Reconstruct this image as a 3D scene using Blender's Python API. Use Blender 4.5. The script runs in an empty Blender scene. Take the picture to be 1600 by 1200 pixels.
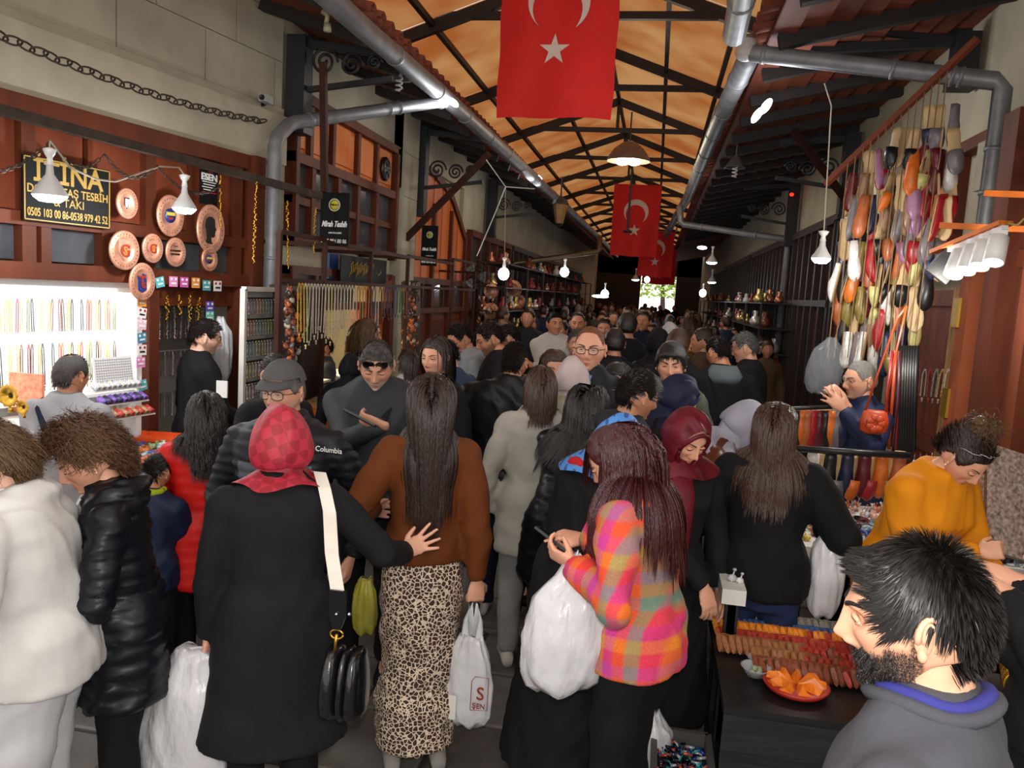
import bpy, math, random
import numpy as np
from mathutils import Vector, Matrix, noise as mnoise
random.seed(7); rng = np.random.RandomState(7)
SC = bpy.context.scene; COL = SC.collection
# ---------------------------------------------------------------- camera
F = 1250.0; HC = 1.95
def nrm(v):
    v = np.asarray(v, float); return v / np.linalg.norm(v)
def rc(x, y): return np.array([(x - 800) / F, (600 - y) / F, -1.0])
_Y = nrm(rc(1025, 468)); _Z = nrm(np.cross(_Y, rc(2025, 528)))
if _Z[1] < 0: _Z = -_Z
RW = np.array([np.cross(_Y, _Z), _Y, _Z])
CP = np.array([0, 0, HC])
cd = bpy.data.cameras.new('camera'); cam = bpy.data.objects.new('camera', cd); COL.objects.link(cam)
cd.sensor_width = 36; cd.lens = F / 1600 * 36; cd.clip_start = 0.05; cd.clip_end = 300
cam.matrix_world = Matrix.Translation(CP) @ Matrix(RW.tolist()).to_4x4()
SC.camera = cam
# ---------------------------------------------------------------- world, light, exposure
w = bpy.data.worlds.new('world'); SC.world = w; w.use_nodes = True
w.node_tree.nodes['Background'].inputs[0].default_value = (1.0, 0.93, 0.86, 1)
w.node_tree.nodes['Background'].inputs[1].default_value = 1.6
SC.view_settings.view_transform = 'Standard'; SC.view_settings.look = 'None'
SC.view_settings.exposure = 0.0; SC.view_settings.gamma = 1.0; SC.view_settings.use_curve_mapping = False
def lamp(kind, name, loc, power, color=(1, 1, 1), size=.1, rot=None, spot=None):
    d = bpy.data.lights.new(name, kind); d.energy = power; d.color = color
    if kind in ('POINT', 'SPOT'): d.shadow_soft_size = size
    if kind == 'AREA': d.size = size
    if spot: d.spot_size = spot; d.spot_blend = .5
    o = bpy.data.objects.new(name, d); o.location = loc; COL.objects.link(o)
    if rot is not None: o.rotation_euler = rot
    return o
# the camera's own flash, just above the lens, aimed down the street
fl = lamp('SPOT', 'camera_flash', (0.03, -0.02, 2.06), 120, (1, .97, .94), .03, None, math.radians(100))
fl.rotation_euler = cam.matrix_world.to_euler(); fl.data.spot_blend = .6
# ---------------------------------------------------------------- pixel <-> world
def ray(x, y): return RW @ rc(x, y)
def on(p, n, x, y):
    r = ray(x, y); n = np.asarray(n, float); return CP + np.dot(np.asarray(p) - CP, n) / np.dot(r, n) * r
def atY(x, y, Y): return on((0, Y, 0), (0, 1, 0), x, y)
def atX(x, y, X): return on((X, 0, 0), (1, 0, 0), x, y)
def atZ(x, y, z): return on((0, 0, z), (0, 0, 1), x, y)
# ---------------------------------------------------------------- materials
def lin(c):
    if isinstance(c, str): c = [int(c[i:i + 2], 16) / 255 for i in (0, 2, 4)]
    return tuple(x / 12.92 if x <= .04045 else ((x + .055) / 1.055) ** 2.4 for x in c[:3]) + (1,)
MATS = {}
def mat(key, col='808080', rough=.6, metal=0., var=.12, vs=6., bump=.0, bs=60., emit=0., ecol=None, trans=0., sheen=0., alpha=1., coat=0., spec=.5, bd=.01, stretch=None):
    if key in MATS: return MATS[key]
    m = bpy.data.materials.new(key); m.use_nodes = True; nt = m.node_tree; b = nt.nodes['Principled BSDF']
    L = nt.links.new; c = lin(col)
    tc = nt.nodes.new('ShaderNodeTexCoord'); co = tc.outputs['Object']
    if stretch:
        mp = nt.nodes.new('ShaderNodeMapping'); mp.inputs['Scale'].default_value = stretch; L(co, mp.inputs[0]); co = mp.outputs[0]
    if var > 0:
        n = nt.nodes.new('ShaderNodeTexNoise'); n.inputs['Scale'].default_value = vs; n.inputs['Detail'].default_value = 4
        L(co, n.inputs['Vector'])
        r = nt.nodes.new('ShaderNodeValToRGB')
        r.color_ramp.elements[0].position = .3; r.color_ramp.elements[1].position = .7
        r.color_ramp.elements[0].color = tuple(x * (1 - var) for x in c[:3]) + (1,)
        r.color_ramp.elements[1].color = tuple(min(1, x * (1 + var)) for x in c[:3]) + (1,)
        L(n.outputs[0], r.inputs[0]); L(r.outputs[0], b.inputs['Base Color'])
    else: b.inputs['Base Color'].default_value = c
    if bump > 0:
        n2 = nt.nodes.new('ShaderNodeTexNoise'); n2.inputs['Scale'].default_value = bs; n2.inputs['Detail'].default_value = 3
        L(co, n2.inputs['Vector'])
        bp = nt.nodes.new('ShaderNodeBump'); bp.inputs['Strength'].default_value = bump; bp.inputs['Distance'].default_value = bd
        L(n2.outputs[0], bp.inputs['Height']); L(bp.outputs[0], b.inputs['Normal'])
    b.inputs['Roughness'].default_value = rough; b.inputs['Metallic'].default_value = metal
    b.inputs['Specular IOR Level'].default_value = spec
    if sheen: b.inputs['Sheen Weight'].default_value = sheen
    if coat: b.inputs['Coat Weight'].default_value = coat
    if trans: b.inputs['Transmission Weight'].default_value = trans
    if alpha < 1: b.inputs['Alpha'].default_value = alpha
    if emit:
        b.inputs['Emission Color'].default_value = lin(ecol or col); b.inputs['Emission Strength'].default_value = emit
    MATS[key] = m; return m
def glass(key, col='ffffff', rough=.02, alpha=.25):
    return mat(key, col, rough=rough, var=0, alpha=alpha, spec=.8)
# ---------------------------------------------------------------- mesh builder
class MB:
    def __init__(s): s.v = []; s.f = []; s.mi = []; s.n = 0; s.cur = 0
    def add(s, vs, fs):
        vs = np.asarray(vs, float).reshape(-1, 3); s.v.append(vs)
        for f in fs: s.f.append([i + s.n for i in f]); s.mi.append(s.cur)
        s.n += len(vs); return s
    def box(s, c, d, R=None):
        x, y, z = np.array(d) / 2.0
        p = np.array([[-x, -y, -z], [x, -y, -z], [x, y, -z], [-x, y, -z], [-x, -y, z], [x, -y, z], [x, y, z], [-x, y, z]])
        if R is not None: p = p @ np.asarray(R).T
        return s.add(p + np.asarray(c), [(0, 3, 2, 1), (4, 5, 6, 7), (0, 1, 5, 4), (1, 2, 6, 5), (2, 3, 7, 6), (3, 0, 4, 7)])
    def hexa(s, p):
        return s.add(p, [(0, 3, 2, 1), (4, 5, 6, 7), (0, 1, 5, 4), (1, 2, 6, 5), (2, 3, 7, 6), (3, 0, 4, 7)])
    def prism(s, poly, ext):
        p = np.asarray(poly, float); n = len(p); q = p + np.asarray(ext)
        fs = [tuple(range(n))[::-1], tuple(range(n, 2 * n))] + [(i, (i + 1) % n, n + (i + 1) % n, n + i) for i in range(n)]
        return s.add(np.vstack([p, q]), fs)
    def bar(s, a, b, w, h=None, up=(0, 0, 1)):
        a = np.asarray(a, float); b = np.asarray(b, float); d = nrm(b - a); h = h or w
        u = np.cross(d, up)
        if np.linalg.norm(u) < 1e-4: u = np.cross(d, (0, 1, 0))
        u = nrm(u) * w / 2; v = nrm(np.cross(u, d)) * h / 2
        return s.hexa([a - u - v, a + u - v, a + u + v, a - u + v, b - u - v, b + u - v, b + u + v, b - u + v])
    def loft(s, rings, cap=True, closed=True):
        rings = [np.asarray(r, float) for r in rings]; m = len(rings[0]); k = len(rings); fs = []
        for i in range(k - 1):
            for j in range(m if closed else m - 1):
                a, b = i * m + j, i * m + (j + 1) % m
                fs.append((a, b, b + m, a + m))
        if cap and closed: fs += [tuple(range(m))[::-1], tuple(range((k - 1) * m, k * m))]
        return s.add(np.vstack(rings), fs)
    def tube(s, pts, r, n=8, cap=True, flat=1.0):
        pts = [np.asarray(p, float) for p in pts]; k = len(pts)
        rr = [r] * k if np.isscalar(r) else list(r); rings = []; up = None
        for i in range(k):
            t = pts[min(i + 1, k - 1)] - pts[max(i - 1, 0)]; t = t / (np.linalg.norm(t) + 1e-9)
            if up is None: up = np.array([0, 0, 1.]) if abs(t[2]) < .9 else np.array([0, 1., 0])
            u = np.cross(up, t); u /= np.linalg.norm(u) + 1e-9; v = np.cross(t, u); up = v
            a = np.linspace(0, 2 * math.pi, n, endpoint=False)
            rings.append(pts[i] + rr[i] * (np.outer(np.cos(a), u) + flat * np.outer(np.sin(a), v)))
        return s.loft(rings, cap)
    def lathe(s, prof, c=(0, 0, 0), n=16, R=None, cap=False):
        a = np.linspace(0, 2 * math.pi, n, endpoint=False); rings = []
        for r, z in prof:
            p = np.stack([r * np.cos(a), r * np.sin(a), np.full(n, z)], 1)
            if R is not None: p = p @ np.asarray(R).T
            rings.append(p + np.asarray(c))
        return s.loft(rings, cap)
    def ball(s, c, r, n=12, m=8, R=None):
        r = np.array([r, r, r]) if np.isscalar(r) else np.array(r)
        rings = []
        for i in range(m + 1):
            t = math.pi * (i + .02 * (i == 0) - .02 * (i == m)) / m
            a = np.linspace(0, 2 * math.pi, n, endpoint=False)
            p = np.stack([math.sin(t) * np.cos(a), math.sin(t) * np.sin(a), np.full(n, -math.cos(t))], 1) * r
            if R is not None: p = p @ np.asarray(R).T
            rings.append(p + np.asarray(c))
        return s.loft(rings, True)
    def mesh(s, name, mats, smooth=False):
        me = bpy.data.meshes.new(name)
        me.from_pydata(np.vstack(s.v).tolist(), [], s.f)
        for m in (mats if isinstance(mats, (list, tuple)) else [mats]): me.materials.append(m)
        if len(set(s.mi)) > 1: me.polygons.foreach_set('material_index', s.mi)
        if smooth: me.polygons.foreach_set('use_smooth', [True] * len(me.polygons))
        me.update(); return me
    def build(s, name, mats, parent=None, smooth=False):
        return link(name, s.mesh(name, mats, smooth), parent)
def link(name, me, parent=None):
    o = bpy.data.objects.new(name, me); COL.objects.link(o)
    if parent is not None: o.parent = parent
    return o
def tag(o, label=None, cat=None, group=None, kind=None):
    if label: o['label'] = label
    if cat: o['category'] = cat
    if group: o['group'] = group
    if kind: o['kind'] = kind
    return o
def struct(name, mb, m, parent=None, smooth=False):
    o = mb.build(name, m, parent, smooth)
    if parent is None: o['kind'] = 'structure'
    return o
def empty(name, loc=(0, 0, 0), rz=0, label=None, cat=None, group=None, kind=None):
    o = bpy.data.objects.new(name, None); COL.objects.link(o); o.location = loc; o.rotation_euler = (0, 0, rz)
    o.empty_display_size = .1
    return tag(o, label, cat, group, kind)
def dup(o, loc=None, rot=None, label=None, scale=None, parent=None, group=None, cat=None):
    r = o.copy(); COL.objects.link(r)
    if parent is not None: r.parent = parent
    if loc is not None: r.location = loc
    if rot is not None: r.rotation_euler = rot
    if scale is not None: r.scale = (scale,) * 3 if np.isscalar(scale) else scale
    if label: r['label'] = label
    if group: r['group'] = group
    for ch in list(o.children):
        c = ch.copy(); COL.objects.link(c); c.parent = r
        for g in ch.children:
            d = g.copy(); COL.objects.link(d); d.parent = c
    return r
def text_mesh(body, size, m, name='lettering', parent=None, loc=(0, 0, 0), R=None, ext=.002, ax='CENTER', shear=0., width=None, bold=0.):
    cu = bpy.data.curves.new(name, 'FONT'); cu.body = body; cu.size = size; cu.extrude = ext; cu.align_x = ax; cu.align_y = 'CENTER'
    cu.shear = shear; cu.resolution_u = 3; cu.offset = bold
    o = bpy.data.objects.new(name, cu); COL.objects.link(o)
    dg = bpy.context.evaluated_depsgraph_get(); me = bpy.data.meshes.new_from_object(o.evaluated_get(dg))
    bpy.data.objects.remove(o)
    n = len(me.vertices); co = np.empty(n * 3); me.vertices.foreach_get('co', co); co = co.reshape(-1, 3)
    if width: co[:, 0] *= width / max(1e-6, (co[:, 0].max() - co[:, 0].min()))
    me.vertices.foreach_set('co', co.ravel()); me.materials.clear(); me.materials.append(m)
    t = link(name, me, parent)
    M = Matrix.Identity(4) if R is None else Matrix(np.asarray(R).tolist()).to_4x4()
    t.matrix_local = Matrix.Translation(loc) @ M
    return t
def Rz(a):
    c, s = math.cos(a), math.sin(a); return np.array([[c, -s, 0], [s, c, 0], [0, 0, 1.]])
def Rx(a):
    c, s = math.cos(a), math.sin(a); return np.array([[1., 0, 0], [0, c, -s], [0, s, c]])
def Ry(a):
    c, s = math.cos(a), math.sin(a); return np.array([[c, 0, s], [0, 1., 0], [-s, 0, c]])
# a wall plane: u runs along the wall (away from the camera), z up, d out of the wall towards the street
class Wall:
    def __init__(s, p0, t, side):
        s.p0 = np.array([p0[0], p0[1], 0.]); s.t = nrm([math.sin(t), math.cos(t), 0]); s.n = np.array([s.t[1], -s.t[0], 0.]) * side
        s.side = side
        # frame for things seen from the street: x = reading direction, y = up, z = out
        s.R = np.stack([np.cross([0, 0, 1.], s.n), [0, 0, 1.], s.n], 1)
    def uz(s, x, y, d=0.):
        p = on(s.p0 + s.n * d, s.n, x, y); return float(np.dot(p - s.p0, s.t)), float(p[2])
    def P(s, u, z, d=0.): return s.p0 + s.t * u + s.n * d + np.array([0, 0, z])
    def px(s, x, y, d=0.): return s.P(*s.uz(x, y, d), d)
    def box(s, mb, u0, u1, z0, z1, d0, d1):
        c = s.P((u0 + u1) / 2, (z0 + z1) / 2, (d0 + d1) / 2)
        R = np.stack([s.t, s.n, [0, 0, 1.]], 1)
        return mb.box(c, (abs(u1 - u0), abs(d1 - d0), abs(z1 - z0)), R)
    def bpx(s, mb, x0, y0, x1, y1, d0, d1):
        u0, z0 = s.uz(x0, y0, d1); u1, z1 = s.uz(x1, y1, d1); return s.box(mb, u0, u1, z0, z1, d0, d1)
W1 = Wall((-2.95, 5.85), math.radians(10.8), 1)      # first shop on the left, turned towards the lane
WL = Wall((-2.95, 0), 0, 1)                          # left side of the lane
WR = Wall((2.05, 0), 0, -1)                          # right side of the lane
# ================================================================ MATERIALS FOR THE PLACE
PL = mat('plaster', 'b0a78f', .9, var=.16, vs=2.2, bump=.35, bs=14, bd=.01)
PL2 = mat('stone_cream', 'aaa28c', .9, var=.14, vs=3, bump=.3, bs=18, bd=.008)
WOOD = mat('wood_reddish', '7a3a1c', .5, spec=.3, var=.3, vs=6, bump=.15, bs=30, stretch=(1, 1, .15), bd=.004)
WOODD = mat('wood_dark_red', '5a2a16', .55, spec=.25, var=.3, vs=6, bump=.15, bs=30, stretch=(1, 1, .15), bd=.004)
WOODL = mat('wood_orange', 'c4651f', .5, spec=.3, var=.25, vs=5, bump=.1, bs=25, stretch=(1, 1, .12), bd=.003)
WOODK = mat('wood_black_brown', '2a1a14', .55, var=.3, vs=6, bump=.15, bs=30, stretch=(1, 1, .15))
BLK = mat('black_paint', '17161a', .55, var=.2, bump=.1, bs=40)
RAFT = mat('rafter_black', '1d1512', .7, var=.3, vs=8, bump=.2, bs=30)
BOARD = mat('eave_boards', '6b3019', .7, var=.35, vs=4, bump=.3, bs=20, stretch=(1, .3, 1))
ZINC = mat('zinc', '7c7d80', .5, metal=.35, var=.2, vs=9, bump=.08, bs=20)
STEELB = mat('brown_iron', '3c2018', .7, spec=.2, var=.2, bump=.1)
IRON = mat('old_iron', '3d322b', .65, metal=.3, var=.35, vs=12, bump=.3, bs=50)
GLASSD = mat('dark_glass', '4a4c50', .12, var=.35, vs=1.5, spec=.8)
TILE = mat('roof_tile', '7a3c26', .8, var=.35, vs=12, bump=.3, bs=30)
WHITE = mat('white_plastic', 'e2e2e0', .4, var=.03)
WPAINT = mat('white_paint', 'd2d0c8', .6, var=.08)
BLACKP = mat('black_plastic', '121214', .4, var=.1)
BULB = mat('bulb_glow', 'ffffff', emit=22, ecol='f4f8ff', var=0)
TUBEG = mat('tube_glow', 'ffffff', emit=14, ecol='f2f6ff', var=0)
# ================================================================ FLOOR
mb = MB(); mb.box((0, 20, -.06), (14, 46, .08)); floor = struct('floor', mb, mat('floor_joint', '3a3835', .8, bump=.3))
PAV = [mat('paving_%d' % i, c, .48, var=.28, vs=4, bump=.35, bs=12, bd=.006) for i, c in enumerate(('5f5c57', '68645e', '565350'))]
pav_me = []
for i in range(6):
    mb = MB(); L_, W_ = .78, .48; b = .012
    mb.loft([[(-L_ / 2, -W_ / 2, -.03), (L_ / 2, -W_ / 2, -.03), (L_ / 2, W_ / 2, -.03), (-L_ / 2, W_ / 2, -.03)],
             [(-L_ / 2, -W_ / 2, -.006), (L_ / 2, -W_ / 2, -.006), (L_ / 2, W_ / 2, -.006), (-L_ / 2, W_ / 2, -.006)],
             [(-L_ / 2 + b, -W_ / 2 + b, 0), (L_ / 2 - b, -W_ / 2 + b, 0), (L_ / 2 - b, W_ / 2 - b, 0), (-L_ / 2 + b, W_ / 2 - b, 0)]])
    pav_me.append(mb.mesh('paving_stone', PAV[i % 3]))
row = 0; y = .6
while y < 13:
    for k in range(-5, 4):
        x = k * .80 + (.4 if row % 2 else 0)
        if x < -3.1 or x > 2.2: continue
        o = link('paving_stone', pav_me[random.randrange(6)], floor); o.location = (x, y, -.004 * random.random())
    y += .50; row += 1
# ================================================================ LEFT SIDE: first shop
def fr(w, mb, m, name, parent): return mb.build(name, m, parent)
mb = MB(); W1.box(mb, -4.6, .06, 2.79, 4.2, -.3, 0); W1.box(mb, -.30, .06, 0, 2.79, -.3, 0); W1.box(mb, -4.6, -.30, 0, 2.79, -1.3, -1.25)
W1.box(mb, -4.6, -.30, 2.70, 2.79, -1.3, -.3)
struct('wall_left', mb, PL); wl = bpy.data.objects['wall_left']
mb = MB(); W1.box(mb, -4.6, .05, 2.80, 3.16, 0, .07); W1.box(mb, -4.6, .05, 3.16, 3.22, 0, .035); struct('trim_1', mb, PL2)
for r, (z0, z1) in enumerate(((3.225, 3.56), (3.565, 3.90), (3.905, 4.2))):
    u = -4.4 + .3 * (r % 2)
    while u < 0:
        e = min(u + .72, .05); mb = MB(); W1.box(mb, u + .003, e - .003, z0 + .002, z1 - .002, 0, .012 + .006 * random.random()); mb.build('stone_block', PL2, wl); u += .726
shop1 = empty('shop_facade', (-2.95, 5.85, 0), 0, 'dark red timber shop front with small windows left of the lane, nearest the camera', 'facade')
def child_world(o, par):
    o.parent = par; o.matrix_parent_inverse = par.matrix_world.inverted() if par.type != 'EMPTY' else Matrix.Translation(par.location).inverted(); return o
SUBP = {'raised_panel': 'wood_panel', 'hinge': 'door_post'}; LASTP = {}
def S1(name, m, *boxes, par=shop1, W=W1):
    mb = MB()
    for b in boxes: W.box(mb, *b)
    o = child_world(mb.build(name, m), par)
    if name in SUBP and LASTP.get(SUBP[name]) is not None: q = LASTP[SUBP[name]]; o.parent = q; o.matrix_parent_inverse = (par.matrix_world.inverted() if par.type != 'EMPTY' else Matrix.Translation(par.location).inverted()).inverted() @ Matrix.Identity(4) if 0 else Matrix.Identity(4)
    LASTP[name] = o; return o
S1('frame', WOODD, (-4.5, -.30, 2.70, 2.80, 0, .10), (-4.5, -.30, 2.14, 2.21, 0, .09), (-4.5, -.30, 1.86, 1.95, 0, .11), (-.40, -.28, 0, 2.8, 0, .14))
for u in (-4.0, -3.5, -3.0, -2.55, -2.12, -1.30, -.50): S1('stile', WOODD, (u - .04, u + .04, 1.95, 2.72, 0, .085))
for u in (-1.72, -.92, -2.35): S1('stile', WOODD, (u - .014, u + .014, 2.2, 2.71, .02, .06))
S1('stile', WOODD, (-1.66, -1.60, 1.95, 2.15, 0, .085)); S1('stile', WOODD, (-.80, -.76, 1.95, 2.15, 0, .085)); S1('stile', WOODD, (-2.05, -1.99, 1.95, 2.15, 0, .085))
us = [-4.5, -4.0, -3.5, -3.0, -2.55, -2.35, -2.12, -1.72, -1.30, -.92, -.50, -.38]
for a, b in zip(us, us[1:]): S1('wood_panel', mat('panel_rust', '70341c', .6, spec=.25, var=.3, vs=5, stretch=(1, 1, .2)), (a + .03, b - .03, 2.22, 2.70, -.01, .035))
ws = [-3.0, -2.55, -2.02, -1.63, -1.30, -.78, -.50]
for a, b in zip(ws, ws[1:]): S1('window_pane', GLASSD, (a + .03, b - .03, 1.96, 2.14, .0, .02))
# lit bead case (recess), its shelves and strips
case = empty('display_case', W1.P(-1.9, 0, 0).tolist(), 0, 'white brightly lit display case full of hanging prayer beads', 'display case')
CW = mat('case_white', 'f4f4f2', .5, var=0)
S1('back_panel', CW, (-3.6, -1.36, .85, 1.86, -.42, -.38), par=case); S1('side_panel', CW, (-1.38, -1.34, .85, 1.86, -.40, .06), par=case)
S1('top_panel', CW, (-3.6, -1.34, 1.80, 1.86, -.40, .06), par=case); S1('shelf', CW, (-3.6, -1.36, 1.535, 1.56, -.40, .02), par=case)
S1('shelf', CW, (-3.6, -1.36, 1.18, 1.20, -.40, .05), par=case); S1('base', CW, (-3.6, -1.36, .80, .86, -.40, .10), par=case)
S1('light_strip', mat('led_strip', 'ffffff', emit=4, ecol='ffffff', var=0), (-3.6, -1.40, 1.775, 1.797, -.10, -.04), (-3.6, -1.40, 1.512, 1.532, -.10, -.04), par=case)
S1('hanging_rail', ZINC, (-3.6, -1.38, 1.755, 1.765, -.20, -.19), (-3.6, -1.38, 1.50, 1.51, -.20, -.19), par=case)
for (z, p) in ((1.77, 5), (1.50, 5)):
    c = W1.P(-2.2, z, -.12); a = lamp('AREA', 'case_light', c.tolist(), p, (1, .98, .95), .1); a.data.shape = 'RECTANGLE'; a.data.size = 1.7; a.data.size_y = .1
    a.rotation_euler = (math.radians(-35), 0, math.radians(90 - 10.8) + math.pi * 0); a.rotation_euler = Matrix(np.stack([W1.t, np.cross(nrm(W1.n * .6 + np.array([0, 0, 1])), W1.t) * 1, nrm(W1.n * .6 + np.array([0, 0, 1]))], 1).tolist()).to_euler()
S1('door_frame', WOODD, (-1.34, -1.26, 0, 1.86, 0, .12), (-.50, -.40, 0, 1.86, 0, .12), (-1.34, -.4, 1.72, 1.86, .0, .05))
S1('back_wall', mat('shop_inside', '8a8076', .8), (-1.34, -.38, 0, 1.86, -.45, -.40)); S1('lower_panel', WOODD, (-4.5, -1.34, 0, .80, -.05, .05))
# ================================================================ LEFT SIDE: lane wall with shops 2 and 3
mb = MB()
WL.box(mb, 5.86, 40, 3.42, 4.15, -.3, 0); WL.box(mb, 5.86, 6.02, 0, 3.42, -.3, 0); WL.box(mb, 8.56, 9.20, 0, 3.42, -.3, 0); WL.box(mb, 11.9, 40, 0, 3.42, -.3, 0)
WL.box(mb, 6.02, 8.56, 2.04, 2.24, -.3, .02); WL.box(mb, 6.02, 8.56, 2.24, 3.42, -.3, -.05); WL.box(mb, 9.2, 11.9, 0, 3.42, -.3, -.06)
WL.box(mb, 5.6, 8.9, 0, 3.0, -1.6, -1.5); WL.box(mb, 5.6, 5.7, 0, 3.0, -1.6, -.3); WL.box(mb, 8.8, 8.9, 0, 3.0, -1.6, -.3)
WL.box(mb, 8.62, 9.1, 3.0, 4.1, 0, .10)
struct('wall_left_far', mb, PL)
mb = MB(); WL.box(mb, 5.9, 8.6, 1.98, 2.04, -1.55, -.3); struct('ceiling_shop', mb, WOODK)
mb = MB(); WL.box(mb, 8.62, 9.14, 0, 3.9, 0, .12); struct('trim_2', mb, PL2)
for k in range(8):
    mb = MB(); WL.box(mb, 8.63, 9.13, .1 + k * .47, .1 + k * .47 + .462, .12, .13 + .004 * random.random()); mb.build('stone_block', PL2, bpy.data.objects['trim_2'])
shop2 = empty('shop_facade', (-2.95, 6.0, 0), 0, 'shop front with glowing orange upper panels and a cream lintel, behind the zinc downpipe', 'facade')
S2 = lambda n, m, *b: S1(n, m, *b, par=shop2, W=WL)
S2('frame', WOODD, (6.02, 8.56, 3.34, 3.42, 0, .10), (6.02, 8.56, 2.86, 2.94, 0, .09), (6.02, 8.56, 2.22, 2.29, 0, .09), (6.02, 8.56, 2.54, 2.60, 0, .07), (6.02, 6.08, 2.2, 3.4, 0, .1), (8.49, 8.56, 2.2, 3.4, 0, .1))
us = [6.08, 6.34, 6.80, 7.40, 7.92, 8.49]
for u in us[1:-1]: S2('stile', WOODD, (u - .03, u + .03, 2.94, 3.34, 0, .08))
for a, b in zip(us, us[1:]): S2('wood_panel', WOODL, (a + .03, b - .03, 2.94, 3.34, 0, .035)); S2('raised_panel', WOODL, (a + .07, b - .07, 2.99, 3.29, .035, .05))
ws = [6.08, 6.40, 6.95, 7.40, 7.45, 7.92, 8.49]
for u in (6.40, 6.95, 7.43, 7.95): S2('stile', WOODD, (u - .035, u + .035, 2.28, 2.88, 0, .08))
for a, b in zip([6.08, 6.40, 6.95, 7.43, 7.95], [6.40, 6.95, 7.43, 7.95, 8.49]):
    for z0, z1 in ((2.29, 2.54), (2.60, 2.86)): S2('window_pane', GLASSD, (a + .03, b - .03, z0, z1, 0, .02))
S2('lower_frame', WOODD, (6.02, 8.56, 1.98, 2.05, 0, .07), (6.02, 8.56, 1.68, 1.75, 0, .09), (6.02, 6.12, 0, 2.04, 0, .09), (8.46, 8.58, 0, 2.04, 0, .09), (7.62, 7.74, 0, 1.7, -.05, .05))
for a, b in ((6.12, 6.55), (6.58, 7.0), (7.03, 7.4)): S2('window_pane', GLASSD, (a, b, 1.75, 1.98, 0, .02))
for u in (6.565, 7.015, 7.42): S2('stile', WOODD, (u - .03, u + .03, 1.74, 1.99, 0, .06))
S2('door_leaf', mat('door_orange', '9c4c20', .45, var=.3, vs=5, stretch=(1, 1, .15)), (7.74, 8.46, .1, 1.68, -.04, .01)); S2('door_panel', WOODL, (7.84, 8.36, .9, 1.5, .01, .03))
mb = MB(); vf = np.array([-2.85, 8.16, 3.13]); Ryy = Ry(math.pi / 2)
mb.lathe([(.02, 0), (.12, 0), (.125, .03), (.10, .05), (.03, .04), (.0, .045)], (0, 0, 0), 20, Ryy)
for k in range(6): a = k * math.pi / 3; mb.bar((.045, .03 * math.cos(a), .03 * math.sin(a)), (.035, .1 * math.cos(a), .1 * math.sin(a)), .03, .006)
o = tag(mb.build('extractor_fan', BLACKP, None, True), 'round black extractor fan set in an orange upper panel', 'fan'); o.location = vf - [.05, 0, 0]
shop3 = empty('shop_facade', (-2.95, 9.2, 0), 0, 'orange timber shop front with a sloping arched top, second along the lane on the left', 'facade')
S3 = lambda n, m, *b: S1(n, m, *b, par=shop3, W=WL)
edges = [9.24, 9.68, 10.12, 10.56, 11.0, 11.44, 11.86]; tops = [3.30, 3.34, 3.32, 3.26, 3.14, 2.90]
for i, (a, b) in enumerate(zip(edges, edges[1:])):
    t0 = tops[i]; t1 = tops[min(i + 1, 5)] if i > 1 else t0; mb = MB()
    mb.prism([WL.P(a + .02, 2.02, .0), WL.P(b - .02, 2.02, .0), WL.P(b - .02, t1 - (.25 if i == 5 else 0), .0), WL.P(a + .02, t0, .0)], [.045, 0, 0]); child_world(mb.build('wood_plank', WOODL), shop3)
    mb = MB(); mb.bar(WL.P(a, t0 + .03, .04), WL.P(b, t1 + .03 - (.25 if i == 5 else 0), .04), .09, .09); child_world(mb.build('arch_rail', WOODD), shop3)
for u in (9.24, 10.12, 11.0, 11.86): S3('stile', WOODD, (u - .035, u + .035, 0, 3.0 if u < 11.5 else 2.7, 0, .09))
S3('frame', WOODD, (9.2, 11.9, 1.97, 2.05, 0, .10), (9.2, 11.9, 1.60, 1.67, 0, .10))
for a, b in zip([9.28, 9.8, 10.3, 10.8, 11.35], [9.77, 10.27, 10.77, 11.32, 11.84]): S3('window_pane', GLASSD, (a, b, 1.67, 1.97, 0, .03)); S3('stile', WOODD, (b, b + .03, 1.67, 1.97, 0, .06))
for a, b in ((9.3, 10.1), (10.16, 10.96), (11.04, 11.84)):
    S3('door_leaf', WOOD, (a, b, .05, 1.6, 0, .04)); S3('door_panel', WOODD, (a + .12, b - .12, .9, 1.5, .03, .055)); S3('door_panel', WOODD, (a + .12, b - .12, .15, .8, .03, .055))
# farther shop fronts, left
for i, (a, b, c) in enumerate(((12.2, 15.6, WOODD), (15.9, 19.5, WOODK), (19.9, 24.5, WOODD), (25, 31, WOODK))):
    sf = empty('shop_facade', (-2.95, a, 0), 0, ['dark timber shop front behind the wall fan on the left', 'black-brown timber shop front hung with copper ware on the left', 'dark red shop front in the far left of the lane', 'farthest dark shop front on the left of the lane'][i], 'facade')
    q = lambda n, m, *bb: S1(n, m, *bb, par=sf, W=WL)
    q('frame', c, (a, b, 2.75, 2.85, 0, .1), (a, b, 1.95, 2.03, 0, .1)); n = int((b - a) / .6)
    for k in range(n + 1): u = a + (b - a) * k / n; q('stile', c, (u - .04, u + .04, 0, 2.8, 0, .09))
    for k in range(n): u = a + (b - a) * k / n; v = a + (b - a) * (k + 1) / n; q('wood_panel', [WOODK, WOODD][k % 3 == 0], (u + .04, v - .04, .1, 1.95, 0, .03)); q('window_pane', GLASSD, (u + .04, v - .04, 2.03, 2.75, 0, .02))
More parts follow.
